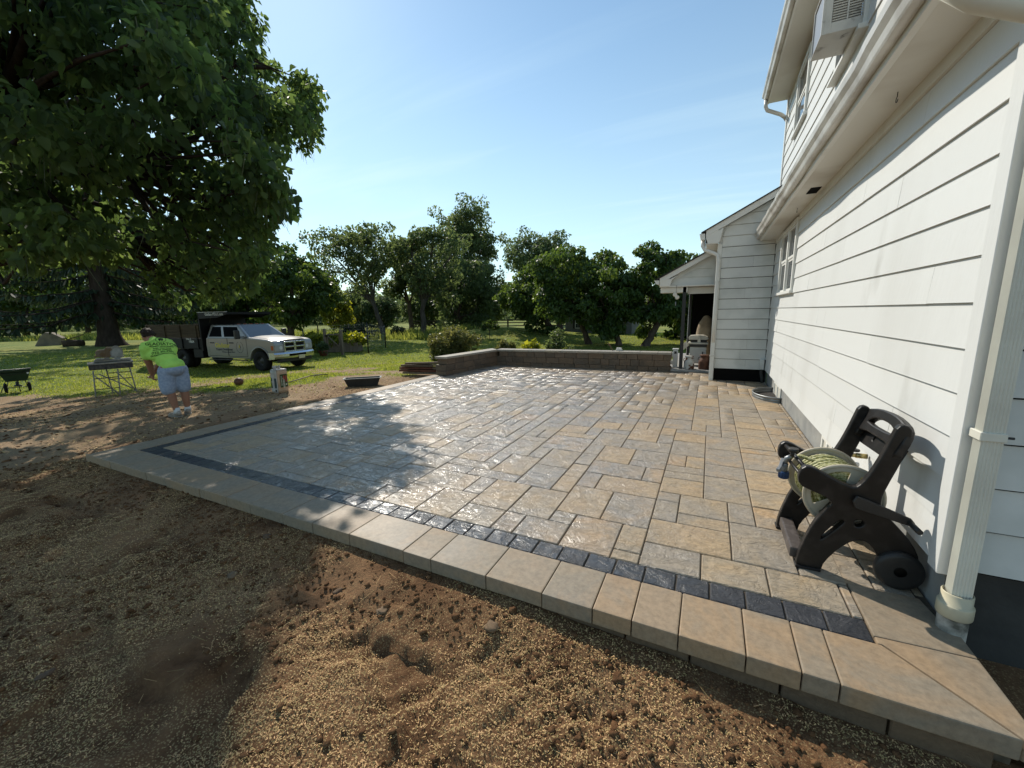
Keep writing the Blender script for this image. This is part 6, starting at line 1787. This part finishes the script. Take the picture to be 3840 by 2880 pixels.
MB().box(-.64,.64,-.36,.36,.905,.95).build('pan_rim', SAWG, saw, bev=.01)
MB().box(-.45,.60,-.16,.16,.965,1.02).build('rail_table', SAWG, saw, bev=.01)
MB().box(-.40,.0,-.24,.24,1.025,1.05).build('cutting_cart', SAWG, saw, bev=.006)
MB().prism([(-.36,1.10),(-.38,1.22),(-.30,1.29),(-.12,1.30),(-.04,1.36),(.10,1.36),(.20,1.24),(.12,1.08),(-.10,1.06)], 'y', -.05, .13).build('motor_housing', SAWO, saw, bev=.03, seg=2)
MB().cyl((.22,-.07,1.20),.19,.05,28,'y').build('blade_guard', SAWG, saw)
MB().cyl((.22,-.075,1.17),.155,.004,28,'y').cyl((.22,-.10,1.19),.04,.03,12,'y').build('blade', METALGREY, saw)
MB().box(.02,.42,-.085,.0,1.055,1.10).build('guard_bracket', SAWG, saw, bev=.01)
MB().bar((-.42,-.08,1.10),(.10,-.08,1.30),.03,.05).build('handle_arm', SAWO, saw)
MB().tube([(-.38,.0,1.05),(-.30,-.30,.86),(-.26,-.33,.5),(-.2,-.32,.25),(-.14,-.3,.42),(-.16,-.3,.75)],.007,6).build('power_cord', SAWD, saw)
place(saw, -15.25, 5.28); saw.scale = (.72, .85, 1)

# ---------------------------------------------------------------- spreader at the far left
GREENP = mat('dark_green_plastic', (.012,.035,.018), .45, .4, var=(.02,.045,.03), vscale=6)
spr = thing('seed_spreader', (0,0,0), 'dark green push spreader on two wheels at the left picture edge', 'spreader')
MB().add([(-.50,-.22,.72),(.50,-.22,.72),(.50,.22,.72),(-.50,.22,.72),(-.30,-.10,.36),(.34,-.10,.36),(.34,.10,.36),(-.30,.10,.36)],[(4,5,6,7),(0,1,5,4),(1,2,6,5),(2,3,7,6),(3,0,4,7)]).build('hopper', GREENP, spr, bev=.03, seg=2)
MB().tube([(-.52,-.24,.72),(.52,-.24,.72),(.52,.24,.72),(-.52,.24,.72),(-.52,-.24,.72)],.016,8).build('hopper_rim', GREENP, spr)
MB().box(-.48,.48,-.2,.2,.64,.66).build('seed_fill', DARK, spr)
for x in (-.34,.36):
    w_ = MB().lathe((x-.05,0,.155),[(.05,-.01),(.10,.0),(.145,.0),(.155,.03),(.155,.07),(.145,.10),(.10,.10),(.05,.11)],24,'x').build('wheel', TYRE, spr)
    MB().lathe((x+.045,0,.155),[(0,.015),(.05,.01),(.09,.0)],16,'x').build('hub', mat('dark_red_hub',(.09,.02,.015),.5) if x < 0 else MATS['dark_red_hub'], w_)
MB().tube([(-.32,0,.155),(.36,0,.155)],.012,8).build('axle', BLACKM, spr)
MB().lathe((.02,0,.18),[(.02,.0),(.13,.01),(.14,.03),(.06,.06),(.05,.16)],20).build('spinner', BLACKP, spr)
for (a,b_) in (((-.28,-.1,.42),(-.52,-.30,.02)),((.26,-.12,.40),(.30,-.02,.16)),((-.22,.1,.4),(-.3,0,.16)),((.05,-.12,.38),(.06,-.25,.02))):
    MB().tube([a,b_],.014,8).build('frame_leg', BLACKM, spr)
MB().tube([(-.55,-.25,.70),(-.2,-.26,.58),(.20,-.26,.60),(.48,-.25,.71)],.010,6).build('handle_strap', BLACKM, spr)
MB().box(.36,.42,-.245,-.238,.58,.63).build('white_sticker', WLET, spr)
place(spr, -19.95, 4.55); spr.scale = (.70, .85, 1)

# ---------------------------------------------------------------- bag of straw mulch
BAGW = mat('clear_wrap_white', (.50,.49,.47), .28, .5, var=(.36,.33,.28), vscale=7, bump=.35, bscale=11)
BAGT = mat('tan_bag_face', (.42,.28,.17), .38, .5, var=(.50,.36,.24), vscale=6, bump=.3, bscale=9)
BGRN = mat('bag_green_panel', (.020,.050,.016), .4, .4)
bag = thing('mulch_bag', (0,0,0), 'upright plastic wrapped bag of straw mulch with a green and red label', 'bag')
def puffy(x0,x1,y0,y1,z0,z1,nm,m,amp=.012,seed=0):
    bm = bmesh.new(); bmesh.ops.create_cube(bm, size=1)
    bmesh.ops.subdivide_edges(bm, edges=bm.edges, cuts=7, use_grid_fill=True)
    for v in bm.verts:
        c = v.co.copy(); q = Vector((c.x*2,c.y*2,c.z*2))
        rnd_ = 1-.05*(abs(q.x)**4+abs(q.y)**4) if abs(q.z) < .95 else 1-.09*(abs(q.x)**4+abs(q.y)**4)
        p = Vector((x0+(x1-x0)*(c.x*rnd_+.5), y0+(y1-y0)*(c.y*rnd_+.5), z0+(z1-z0)*(c.z+.5)))
        n_ = noise.noise(p*9+Vector((seed,0,0)))*amp
        v.co = p+Vector((q.x,q.y,0)).normalized()*n_ if (abs(q.x)+abs(q.y)) > .1 else p
    me = bpy.data.meshes.new(nm); bm.to_mesh(me); bm.free()
    for p in me.polygons: p.use_smooth = True
    return link_mesh(nm, me, m, bag)
puffy(-.13,.13,-.12,.12,0,.53,'bag_body',BAGT)
puffy(-.150,-.128,-.115,.118,.004,.53,'wrap_side',BAGW,.008,3)
puffy(-.135,.125,-.115,.118,.522,.55,'wrap_top',BAGW,.02,5)
mbt = MB(); gg = random.Random(5)
for q in range(9):
    a = 2*PI*q/9; r_ = .055+.02*gg.random()
    x, y = -.05+r_*math.cos(a), r_*math.sin(a)*.8
    mbt.add([(x-.03,y-.02,.54),(x+.03,y+.02,.54),(x*1.2+gg.uniform(-.03,.03),y*1.2,.60+.05*gg.random()),(x*.5,y*.5,.60+.03*gg.random())],[(0,1,2),(0,2,3)])
mbt.build('tied_top', BAGW, bag)
MB().box(-.075,.095,-.1285,-.1265,.13,.43).build('front_label', BGRN, bag)
def bag_txt(t, size, M4, m, nm='label_lettering', xs=1.0):
    me = text_mesh(t, size, .0003, 'CENTER', xs, .001); me.transform(M4); link_mesh(nm, me, m, bag)
Vt = lambda x,z: Matrix(((0,-1,0,x),(0,0,-1,-.1295),(1,0,0,z),(0,0,0,1)))
bag_txt('PENNMULCH', .038, Vt(-.045,.28), mat('bag_pale_print',(.45,.48,.36),.5))
bag_txt('SEEDING', .060, Vt(.010,.235), mat('bag_white_print',(.62,.60,.50),.5))
MB().box(.0,.030,-.1300,-.1288,.305,.40).box(.048,.078,-.1300,-.1288,.25,.40).build('red_panel', mat('bag_red',(.30,.035,.03),.5), bag)
MB().cyl((.064,-.1292,.19),.020,-.001,16,'y').build('label_disc', MATS['bag_pale_print'], bag)
MB().box(-.1535,-.1515,-.095,-.02,.12,.35).build('side_label', mat('bag_teal_panel',(.008,.035,.042),.45), bag)
MB().box(-.1535,-.1515,-.08,-.03,.04,.085).build('side_stamp', BLACKP, bag)
MB().box(-.1535,-.1515,.06,.10,.12,.36).build('side_label', MATS['bag_green_panel'], bag)
place(bag, -8.93, 5.98, ang=math.atan2(5.98,-8.93)-PI/2+math.radians(33))

# ball, rake, trough
ball = thing('ball', (-11.4,6.47,float(ground_full(-11.4,6.47))), 'brown rubber ball with a dark strap lying on bare ground between worker and bag', 'ball')
MB().ell((-11.4,6.47,float(ground_full(-11.4,6.47))+.11), .112, 24, 16).build('shell', mat('brown_ball',(.14,.055,.028),.55,.4,var=(.10,.04,.02),vscale=12), ball)
MB().tube([(-11.52,6.30,gz(-11.5,6.3)+.03),(-11.58,6.18,gz(-11.5,6.3)+.02),(-11.50,6.10,gz(-11.5,6.2)+.05),(-11.62,6.02,gz(-11.5,6.2)+.02)],.018,6).build('strap', BLACKP, ball)
rake = thing('garden_rake', (-10.2,7.2,gz(-10.2,7.2)), 'long handled bow rake lying on the ground beyond the mulch bag', 'rake')
zr = lambda x,y: float(ground_full(x,y))+.02
MB().tube([(-10.05,6.85,zr(-10.05,6.85)+.01),(-10.37,7.85,zr(-10.37,7.85)+.06)],.017,8).build('handle', mat('worn_rake_handle',(.26,.19,.11),.7), rake)
mb = MB().tube([(-10.60,8.20,zr(-10.6,8.2)+.05),(-10.18,8.32,zr(-10.2,8.3)+.05)],.012,6).tube([(-10.37,7.85,zr(-10.37,7.85)+.06),(-10.39,8.26,zr(-10.4,8.2)+.05)],.012,6)
mb.build('rake_head', BLACKM, rake)
for q in range(9):
    t = q/8; x, y = -10.60+.42*t, 8.20+.12*t
    MB().tube([(x,y,zr(x,y)+.05),(x+.01,y-.02,zr(x,y)-.02)],.006,5).build('tine', BLACKM, rake)
tr = thing('planter_trough', (0,0,0), 'empty black plastic trough on the grass beside the patio edge', 'trough')
o8 = [(-.42,-.13,.21),(.42,-.13,.21),(.42,.13,.21),(-.42,.13,.21),(-.34,-.09,0),(.34,-.09,0),(.34,.09,0),(-.34,.09,0)]
i8 = [(x*.96,y*.90,z if z > .1 else .012) for x,y,z in o8]
MB().add(o8+i8, [(4,7,6,5),(0,1,5,4),(1,2,6,5),(2,3,7,6),(3,0,4,7),(12,13,14,15),(8,12,13,9),(9,13,14,10),(10,14,15,11),(11,15,12,8),(0,8,9,1),(1,9,10,2),(2,10,11,3),(3,11,8,0)]).build('trough_body', BLACKP, tr, bev=0)
MB().frame(-.13-.02,-.13+.30,-.44,.44,.205,.222,.02) if False else None
TRIMG = mat('grey_green_rim', (.16,.17,.15), .5)
MB().box(-.445,.445,-.155,-.128,.207,.222).box(-.445,.445,.128,.155,.207,.222).box(-.445,-.418,-.128,.128,.207,.222).box(.418,.445,-.128,.128,.207,.222).build('rim', TRIMG, tr, bev=.003)
tr.location = (-7.70,7.30,float(ground_full(-7.7,7.3))); tr.rotation_euler = (0,0,math.radians(40))

# planks stacked by the end of the seat wall
PLK = [mat('grey_brown_plank',(.20,.15,.10),.8,.2,var=(.13,.095,.065),vscale=6,bump=.2,stretch=(.3,3,3),rand=.25), mat('red_brown_plank',(.15,.06,.036),.8,.2,var=(.06,.03,.02),vscale=6,rand=.2), mat('fresh_plank',(.42,.33,.17),.7,.2,var=(.34,.26,.13),vscale=5,rand=.1)]
gp = random.Random(21)
ang0 = math.radians(100)
k_ = 0
for lay in range(5):
    for q in range(3):
        if lay == 4 and q != 1: continue
        L_ = gp.uniform(.9,1.25); z = .04+lay*.072
        o = MB().box(-.06,.06,-L_/2,L_/2,0,.055).build('plank', PLK[(lay*2+q) % 3 if lay > 1 else (lay+q) % 2], None, bev=.003)
        cx2, cy2 = -7.36, 9.25
        ox = (q-1)*.14+gp.uniform(-.015,.015)
        a = ang0+gp.uniform(-.10,.10)+(.25 if lay == 4 else 0)
        o.location = (cx2+ox*math.cos(a-PI/2+PI/2*0)*1.0, cy2+ox*.3+gp.uniform(-.05,.05), float(ground_full(cx2,cy2))+z)
        o.rotation_euler = (0,0,a)
        mi = (lay*2+q) % 3 if lay > 1 else (lay+q) % 2
        tag(o, '%s plank, %s in the %s layer, stack by seat wall end' % (['grey brown','red brown','pale fresh'][mi], ['left','middle','right'][q], ['lowest','second lowest','middle','second highest','top'][lay]), 'plank', 'planks stacked by the seat wall end')

# boulder, log and pick out in the field
bo = MB().prism([(-.75,-.02),(.62,-.02),(.80,.60),(.25,1.02),(-.12,1.05),(-.45,.55)], 'y', -.55, .55).build('boulder', mat('boulder_grey',(.17,.15,.125),.9,.2,var=(.27,.23,.18),vscale=2.5,bump=.5,bscale=5), None, bev=.06, seg=2)
bo.location = (-45.69,12.54,gz(-45.69,12.54)-.03); bo.rotation_euler = (0,0,math.atan2(12.54,-45.69)-PI/2-.2)
tag(bo, 'big angular grey boulder standing alone in the sunny field', 'boulder')
lg = thing('log', (-41.6,12.56,gz(-41.6,12.56)), 'short dark log lying in the field between boulder and spruce', 'log')
dlr = Vector((.29,.957,0))
pL = Vector((-41.6,12.56,gz(-41.6,12.56)+.24))
MB().tube([pL-dlr*.55, pL-dlr*.2+Vector((0,0,.02)), pL+dlr*.2, pL+dlr*.55],[.24,.26,.25,.23],14).build('log_body', BARK, lg)
MB().cyl(pL+dlr*.551,.20,.004,14,'y').build('cut_end', WOODG, lg)
pk = thing('pickaxe', pL+Vector((0,0,.28)), 'pickaxe stuck in the top of the short log', 'pickaxe')
MB().tube([pL-dlr*.25+Vector((0,0,.28)), pL+dlr*.62+Vector((0,0,.62))],.03,8).build('handle', WOODG, pk)
MB().tube([pL-dlr*.33+Vector((0,0,.45)), pL-dlr*.25+Vector((0,0,.28)), pL-dlr*.18+Vector((0,0,.14))],[.02,.05,.02],8).build('pick_head', BLACKM, pk)

# ---------------------------------------------------------------- vegetable garden by the truck
GPOST = mat('grey_cedar_post', (.16,.125,.095), .85, .2, var=(.22,.18,.14), vscale=5, bump=.3, bscale=12, stretch=(2,2,.3))
gate = thing('garden_gate', (-19.3,16.37,gz(-19.3,16.37)), 'weathered timber garden gate with a diagonal brace between two posts', 'gate')
ga, gb = Vector((-19.72,16.17,0)), Vector((-18.86,16.56,0)); gu = (gb-ga).normalized(); zg = gz(-19.3,16.37)
for p in (ga, gb):
    MB().bar(p+Zd*(zg-.1), p+Zd*(zg+(1.50 if p is ga else 1.42)), .13, .13).build('gate_post', GPOST, gate, bev=.01)
fg = [ga+gu*.14, gb-gu*.12]
for z, m_ in ((.36,.06),(1.17,.07)):
    MB().bar(fg[0]+Zd*(zg+z), fg[1]+Zd*(zg+z), .05, m_).build('gate_rail', GPOST, gate)
for p in fg: MB().bar(p+Zd*(zg+.30), p+Zd*(zg+1.13), .06,.05).build('gate_stile', GPOST, gate)
MB().bar(fg[0]+Zd*(zg+1.10)-Vector((.3,-.3,0))*.1, fg[1]+Zd*(zg+.42)-Vector((.3,-.3,0))*.1, .07,.04).build('gate_brace', GPOST, gate)
for z in (.45,1.10): MB().bar(ga+Zd*(zg+z)-Rv*0-Vector((-.05,.08,0))*-.0, ga+gu*.16+Zd*(zg+z), .15,.09).build('gate_hinge', BLACKM, gate)
fence = thing('garden_fence', (-18.08,17.75,gz(-18.08,17.75)), 'thin wire garden fence on slim dark posts behind the truck', 'fence')
fps = [(-18.08,17.75),(-20.5,15.38),(-23.67,18.9),(-26.06,18.87),(-23.0,22.6),(-19.4,20.6)]
for (x,y) in fps:
    z = gz(x,y); MB().tube([(x,y,z-.05),(x+.02,y,z+1.5)],.035,8).build('fence_post', BLACKM, fence)
order = [1,3,2,4,5,0]
for a_, b_ in zip([3,2,4,5],[2,4,5,0]):
    (x0,y0),(x1,y1) = fps[a_], fps[b_]
    w_ = MB()
    for q in range(7):
        zz = .25+q*.19
        w_.tube([(x0,y0,gz(x0,y0)+zz),(x1,y1,gz(x1,y1)+zz)],.004,4,False)
    nn = int(math.hypot(x1-x0,y1-y0)/.16)
    for q in range(1,nn):
        t = q/nn; x, y = x0+(x1-x0)*t, y0+(y1-y0)*t
        w_.tube([(x,y,gz(x,y)+.2),(x,y,gz(x,y)+1.42)],.003,4,False)
    w_.build('fence_mesh', METALGREY, fence, fixn=False)
bed = thing('raised_bed', (-20.4,18.2,gz(-20.4,18.2)), 'raised timber bed of leafy squash plants behind the garden gate', 'planter')
zb_ = gz(-20.4,18.2); bu = Vector((.86,.41,0)).normalized(); bv = Vector((-.41,.86,0))
c0 = Vector((-20.2,17.9,0))
for s in (-1,1):
    for q in range(3):
        MB().bar(c0+bv*.5*s-bu*.95+Zd*(zb_+.10+q*.19), c0+bv*.5*s+bu*.95+Zd*(zb_+.10+q*.19), .04,.18).build('bed_board', GPOST, bed)
        MB().bar(c0+bu*.95*s-bv*.48+Zd*(zb_+.10+q*.19), c0+bu*.95*s+bv*.48+Zd*(zb_+.10+q*.19), .04,.18).build('bed_board', GPOST, bed)
C = np.array([c0+bu*gg.uniform(-.95,1.15)+bv*gg.uniform(-.6,.5)+Zd*(zb_+gg.uniform(.5,1.05)) for q in range(34)])
V, F, ti = leaves(C, np.full(34,.22), 26, .20, .1, True, .8, 55)
f = np_mesh('squash_leaves', V, F, LEAF_YL, bed, attr={'tint': ('POINT', ti)}); f['kind'] = 'stuff'
for i,(x,y,lab,lm,h) in enumerate([(-19.48,15.76,'terracotta pot of pale variegated leaves by the garden gate',LEAF_FAR,.62),(-20.05,15.1,'terracotta pot of tall greenery next to the truck bumper',LEAF_MID,.95)]):
    z = gz(x,y)
    p = thing('flower_pot', (x,y,z), lab, 'pot plant')
    MB().lathe((x,y,z),[(.0,.0),(.17,.0),(.23,.26),(.25,.26),(.25,.31),(.21,.31),(.20,.27),(0,.27)],20).build('pot', mat('terracotta',(.20,.075,.045),.8) if i == 0 else MATS['terracotta'], p)
    C, r = clumps((x,y,z+.25+h*.4), (.34,.34,h*.5), 20, 60+i, .3, .45)
    V, F, ti = leaves(C, r, 26, .11, .2, False, .9, 62+i)
    f = np_mesh('foliage', V, F, lm, p, attr={'tint': ('POINT', ti)}); f['kind'] = 'stuff'
gs = [(-22.4,17.6),(-21.6,16.9),(-23.3,18.0),(-21.3,19.0)]
for i,(x,y) in enumerate(gs):
    shrub('squash_plant', ['leafy squash plant nearest the truck bonnet','leafy squash plant between truck and gate','leafy squash plant behind the truck bonnet','leafy squash plant behind the raised bed'][i], x, y, gz(x,y), .75, 1.0, LEAF_YL, 26, 34, .16, 170+i, group='squash plants in the fenced garden', droop=.0)

# ---------------------------------------------------------------- shed and rail fence far across the lawn
SHEDW = mat('grey_shed_siding', (.20,.195,.185), .8, .2, var=(.17,.165,.155), vscale=2, stretch=(1,1,6))
shed = thing('garden_shed', (-9.0,36.2,-.3), 'long low grey shed half hidden by the round topped trees', 'shed')
sa, sb = Vector((-12.1,36.3,0)), Vector((-5.9,35.2,0)); su = (sb-sa).normalized(); sn = Vector((-su.y,su.x,0))
def sbox(u0,u1,n0,n1,z0,z1,nm,m,par=shed):
    P = [sa+su*u+sn*n+Zd*z for z in (z0,z1) for (u,n) in ((u0,n0),(u1,n0),(u1,n1),(u0,n1))]
    return MB().add(P,[(0,3,2,1),(4,5,6,7),(0,1,5,4),(1,2,6,5),(2,3,7,6),(3,0,4,7)]).build(nm, m, par)
LS = (sb-sa).length
for q in range(11): sbox(0,LS,0-.012*0,3.2,-.7+q*.24,-.7+q*.24+.232,'siding_board',SHEDW)
sbox(.012,LS-.012,.014,3.19,-.7,1.95,'wall',SHEDW)
P = [sa+su*u+sn*n+Zd*z for u in (-.25,LS+.25) for (n,z) in ((-.3,1.92),(1.6,2.9),(3.5,1.92),(3.5,2.0),(1.6,2.98),(-.3,2.0))]
MB().add(P,[(0,1,7,6),(1,2,8,7),(2,3,9,8),(3,4,10,9),(4,5,11,10),(5,0,6,11),(0,5,4,1),(1,4,3,2),(6,7,10,11),(7,8,9,10)]).build('roof', SHINGLE, shed)
w_ = sbox(1.02,1.62,-.03,.02,.15,1.05,'window',TRIM)
for q in range(2):
    for r_ in range(2): sbox(1.08+q*.25,1.31+q*.25,-.036,-.028,.22+r_*.40,.58+r_*.40,'pane',GLASS,w_)
for u in (.80,1.66): sbox(u,u+.18,-.03,.0,.13,1.07,'shutter',BLACKM)
sbox(LS-.62,LS-.50,-.05,.02,-.7,1.95,'door_post',WOODG)
rf = thing('rail_fence', (-20,40.8,-.2), 'dark split rail fence far off under the trees', 'fence')
fl = [Vector((-31.4,37.7,0)), Vector((-26.3,39.0,0)), Vector((-20.3,40.8,0)), Vector((-13.9,42.7,0)), Vector((-6,45,0))]
for i in range(len(fl)-1):
    n_ = 3
    for q in range(n_):
        a = fl[i].lerp(fl[i+1], q/n_); b_ = fl[i].lerp(fl[i+1], (q+1)/n_)
        za, zb2 = float(ground_full(a.x,a.y)), float(ground_full(b_.x,b_.y))
        MB().bar(a+Zd*(za-.1), a+Zd*(za+1.2), .13,.13).build('fence_post', BARK, rf)
        for z in (.45,.80,1.1): MB().bar(a+Zd*(za+z), b_+Zd*(zb2+z), .05,.11).build('fence_rail', BARK, rf)

# ---------------------------------------------------------------- things on the back porch
GRILLW = mat('white_enamel', (.62,.60,.52), .35, .5, var=(.54,.50,.40), vscale=4)
grill = thing('gas_grill', (-.26,12.95,.036), 'white hooded gas grill on the back porch', 'grill')
x0,x1,y0,y1 = -.50,-.03,12.75,13.2
MB().box(x0+.03,x1-.03,y0+.02,y1-.02,.12,.60).build('cabinet', GRILLW, grill, bev=.01)
MB().box(x0+.01,x1-.01,y0-.012,y0+.018,.60,.675).build('control_panel', BLACKP, grill, bev=.005)
MB().box(x0-.04,x1+.02,y0-.03,y1,.677,.725).build('side_shelf', GRILLW, grill, bev=.008)
MB().box(x0+.02,x1-.02,y0+.03,y1-.02,.727,.79).build('firebox', BLACKP, grill, bev=.01)
MB().prism([(x0-.02,.80),(x0-.03,.87),(x0+.01,.915),(x0+.20,.93),(x1-.10,.925),(x1,.88),(x1+.03,.83),(x1-.02,.80)], 'y', y0+.01, y1-.02).build('lid', GRILLW, grill, bev=.012, seg=2)
MB().box(-.29,-.21,y0-.025,y0+.006,.726,.935).build('lid_bracket', GRILLW, grill, bev=.006)
MB().bar((x0-.045,y0+.05,.70),(x0-.20,y0+.02,.55),.025,.14).build('folded_shelf', GRILLW, grill, bev=.004)
MB().box(x0+.02,x1-.02,y0+.01,y0+.0185,.14,.58).build('door', mat('grill_door_white',(.52,.51,.47),.4), grill, bev=.003)
MB().box(-.155,-.125,y0-.004,y0+.008,.36,.46).build('door_handle', BLACKP, grill)
for x in (x0+.06, x1-.06): MB().cyl((x,y0+.10,.10),.055,.03,14,'x').build('wheel', BLACKP, grill)
COVERM = mat('tan_canvas_cover', (.36,.29,.20), .85, .2, var=(.20,.15,.10), vscale=3, bump=.4, bscale=6)
cv = thing('smoker', (-.12,13.7,.036), 'tall smoker under a tan canvas cover behind the white grill', 'smoker')
VVc = []; nn = 20
lv = [(.30,.02),(.31,.4),(.29,.8),(.27,1.02),(.22,1.22),(.10,1.40),(.03,1.44)]
for i,(r_,z) in enumerate(lv):
    for q in range(nn):
        a = 2*PI*q/nn; k = 1+.10*math.sin(a*5+i*.3)*(1-i/7)
        VVc.append((-.10+r_*k*math.cos(a)*.95, 13.7+r_*k*math.sin(a)*.8, .036+z))
MB().add(VVc,[(i*nn+q,i*nn+(q+1)%nn,(i+1)*nn+(q+1)%nn,(i+1)*nn+q) for i in range(6) for q in range(nn)]+[tuple(range(6*nn,7*nn))],True).build('cover', COVERM, cv)
RUST = mat('rusty_white_milk_can', (.50,.49,.45), .6, .3, var=(.12,.05,.025), vscale=7, vmin=.50, vmax=.58, bump=.2)
RUSTD = mat('rusty_brown_milk_can', (.075,.035,.022), .7, .3, var=(.13,.06,.035), vscale=8, bump=.2)
def milk_can(x, y, m, m2, label, s=1.0):
    t = thing('milk_can', (x,y,.036), label, 'milk can', 'milk cans at the porch edge')
    MB().lathe((x,y,.036),[(0,0),(.15*s,0),(.155*s,.02),(.155*s,.21*s)],24).build('can_body', m, t)
    MB().lathe((x,y,.036),[(.155*s,.211*s),(.15*s,.25*s),(.115*s,.30*s),(.10*s,.33*s),(.105*s,.37*s),(.125*s,.385*s)],24).build('shoulder', m2, t)
    MB().lathe((x,y,.036+.386*s),[(.125*s,0),(.135*s,.012),(.12*s,.03),(0,.035)],24).build('lid', m2 if m2 is RUSTD else m, t)
    for q in (-1,1): MB().tube([(x+q*.125*s,y,.036+.25*s),(x+q*.17*s,y,.036+.27*s),(x+q*.16*s,y,.036+.33*s),(x+q*.11*s,y,.036+.35*s)],.010,6).build('handle', m2, t)
milk_can(-.455,12.12,RUST,RUST,'old milk can painted white with rusty shoulders on the porch edge',.86)
milk_can(-.075,12.22,RUSTD,RUSTD,'rust brown milk can on the porch edge beside the wall corner',.95)
vf = thing('vinyl_fence', (-.85,12.45,-.1), 'white vinyl post and rails behind the end of the seat wall', 'fence')
MB().box(-.905,-.775,12.42,12.54,-.25,.53).build('post', TRIM, vf, bev=.006)
MB().box(-.925,-.755,12.40,12.56,.531,.565).build('post_cap', TRIM, vf, bev=.01)
for z in (.10,.33): MB().box(-2.6,-.906,12.45,12.50,z,z+.13).build('rail', TRIM, vf, bev=.004)
MB().box(-.87,-.81,12.405,12.418,.42,.49).build('post_lamp', BLACKP, vf, bev=.004)
ch = thing('wind_chime', (-.87,11.9,2.24), 'hanging ornament of pale shells under the porch eave', 'wind chime')
MB().tube([(-.865,11.9,2.30),(-.865,11.9,1.72)],.004,5).build('string', BLACKM, ch)
for (dx,z,r_) in ((-.03,2.06,.055),(.03,1.985,.055)):
    MB().ell((-.865+dx,11.9,z),(r_,.012,r_),16,10).build('shell', mat('pale_shell',(.62,.60,.54),.5) if dx < 0 else MATS['pale_shell'], ch)
MB().tube([(-.865,11.9,1.87),(-.865,11.9,1.76)],.012,8).build('pendant', METALGREY, ch)
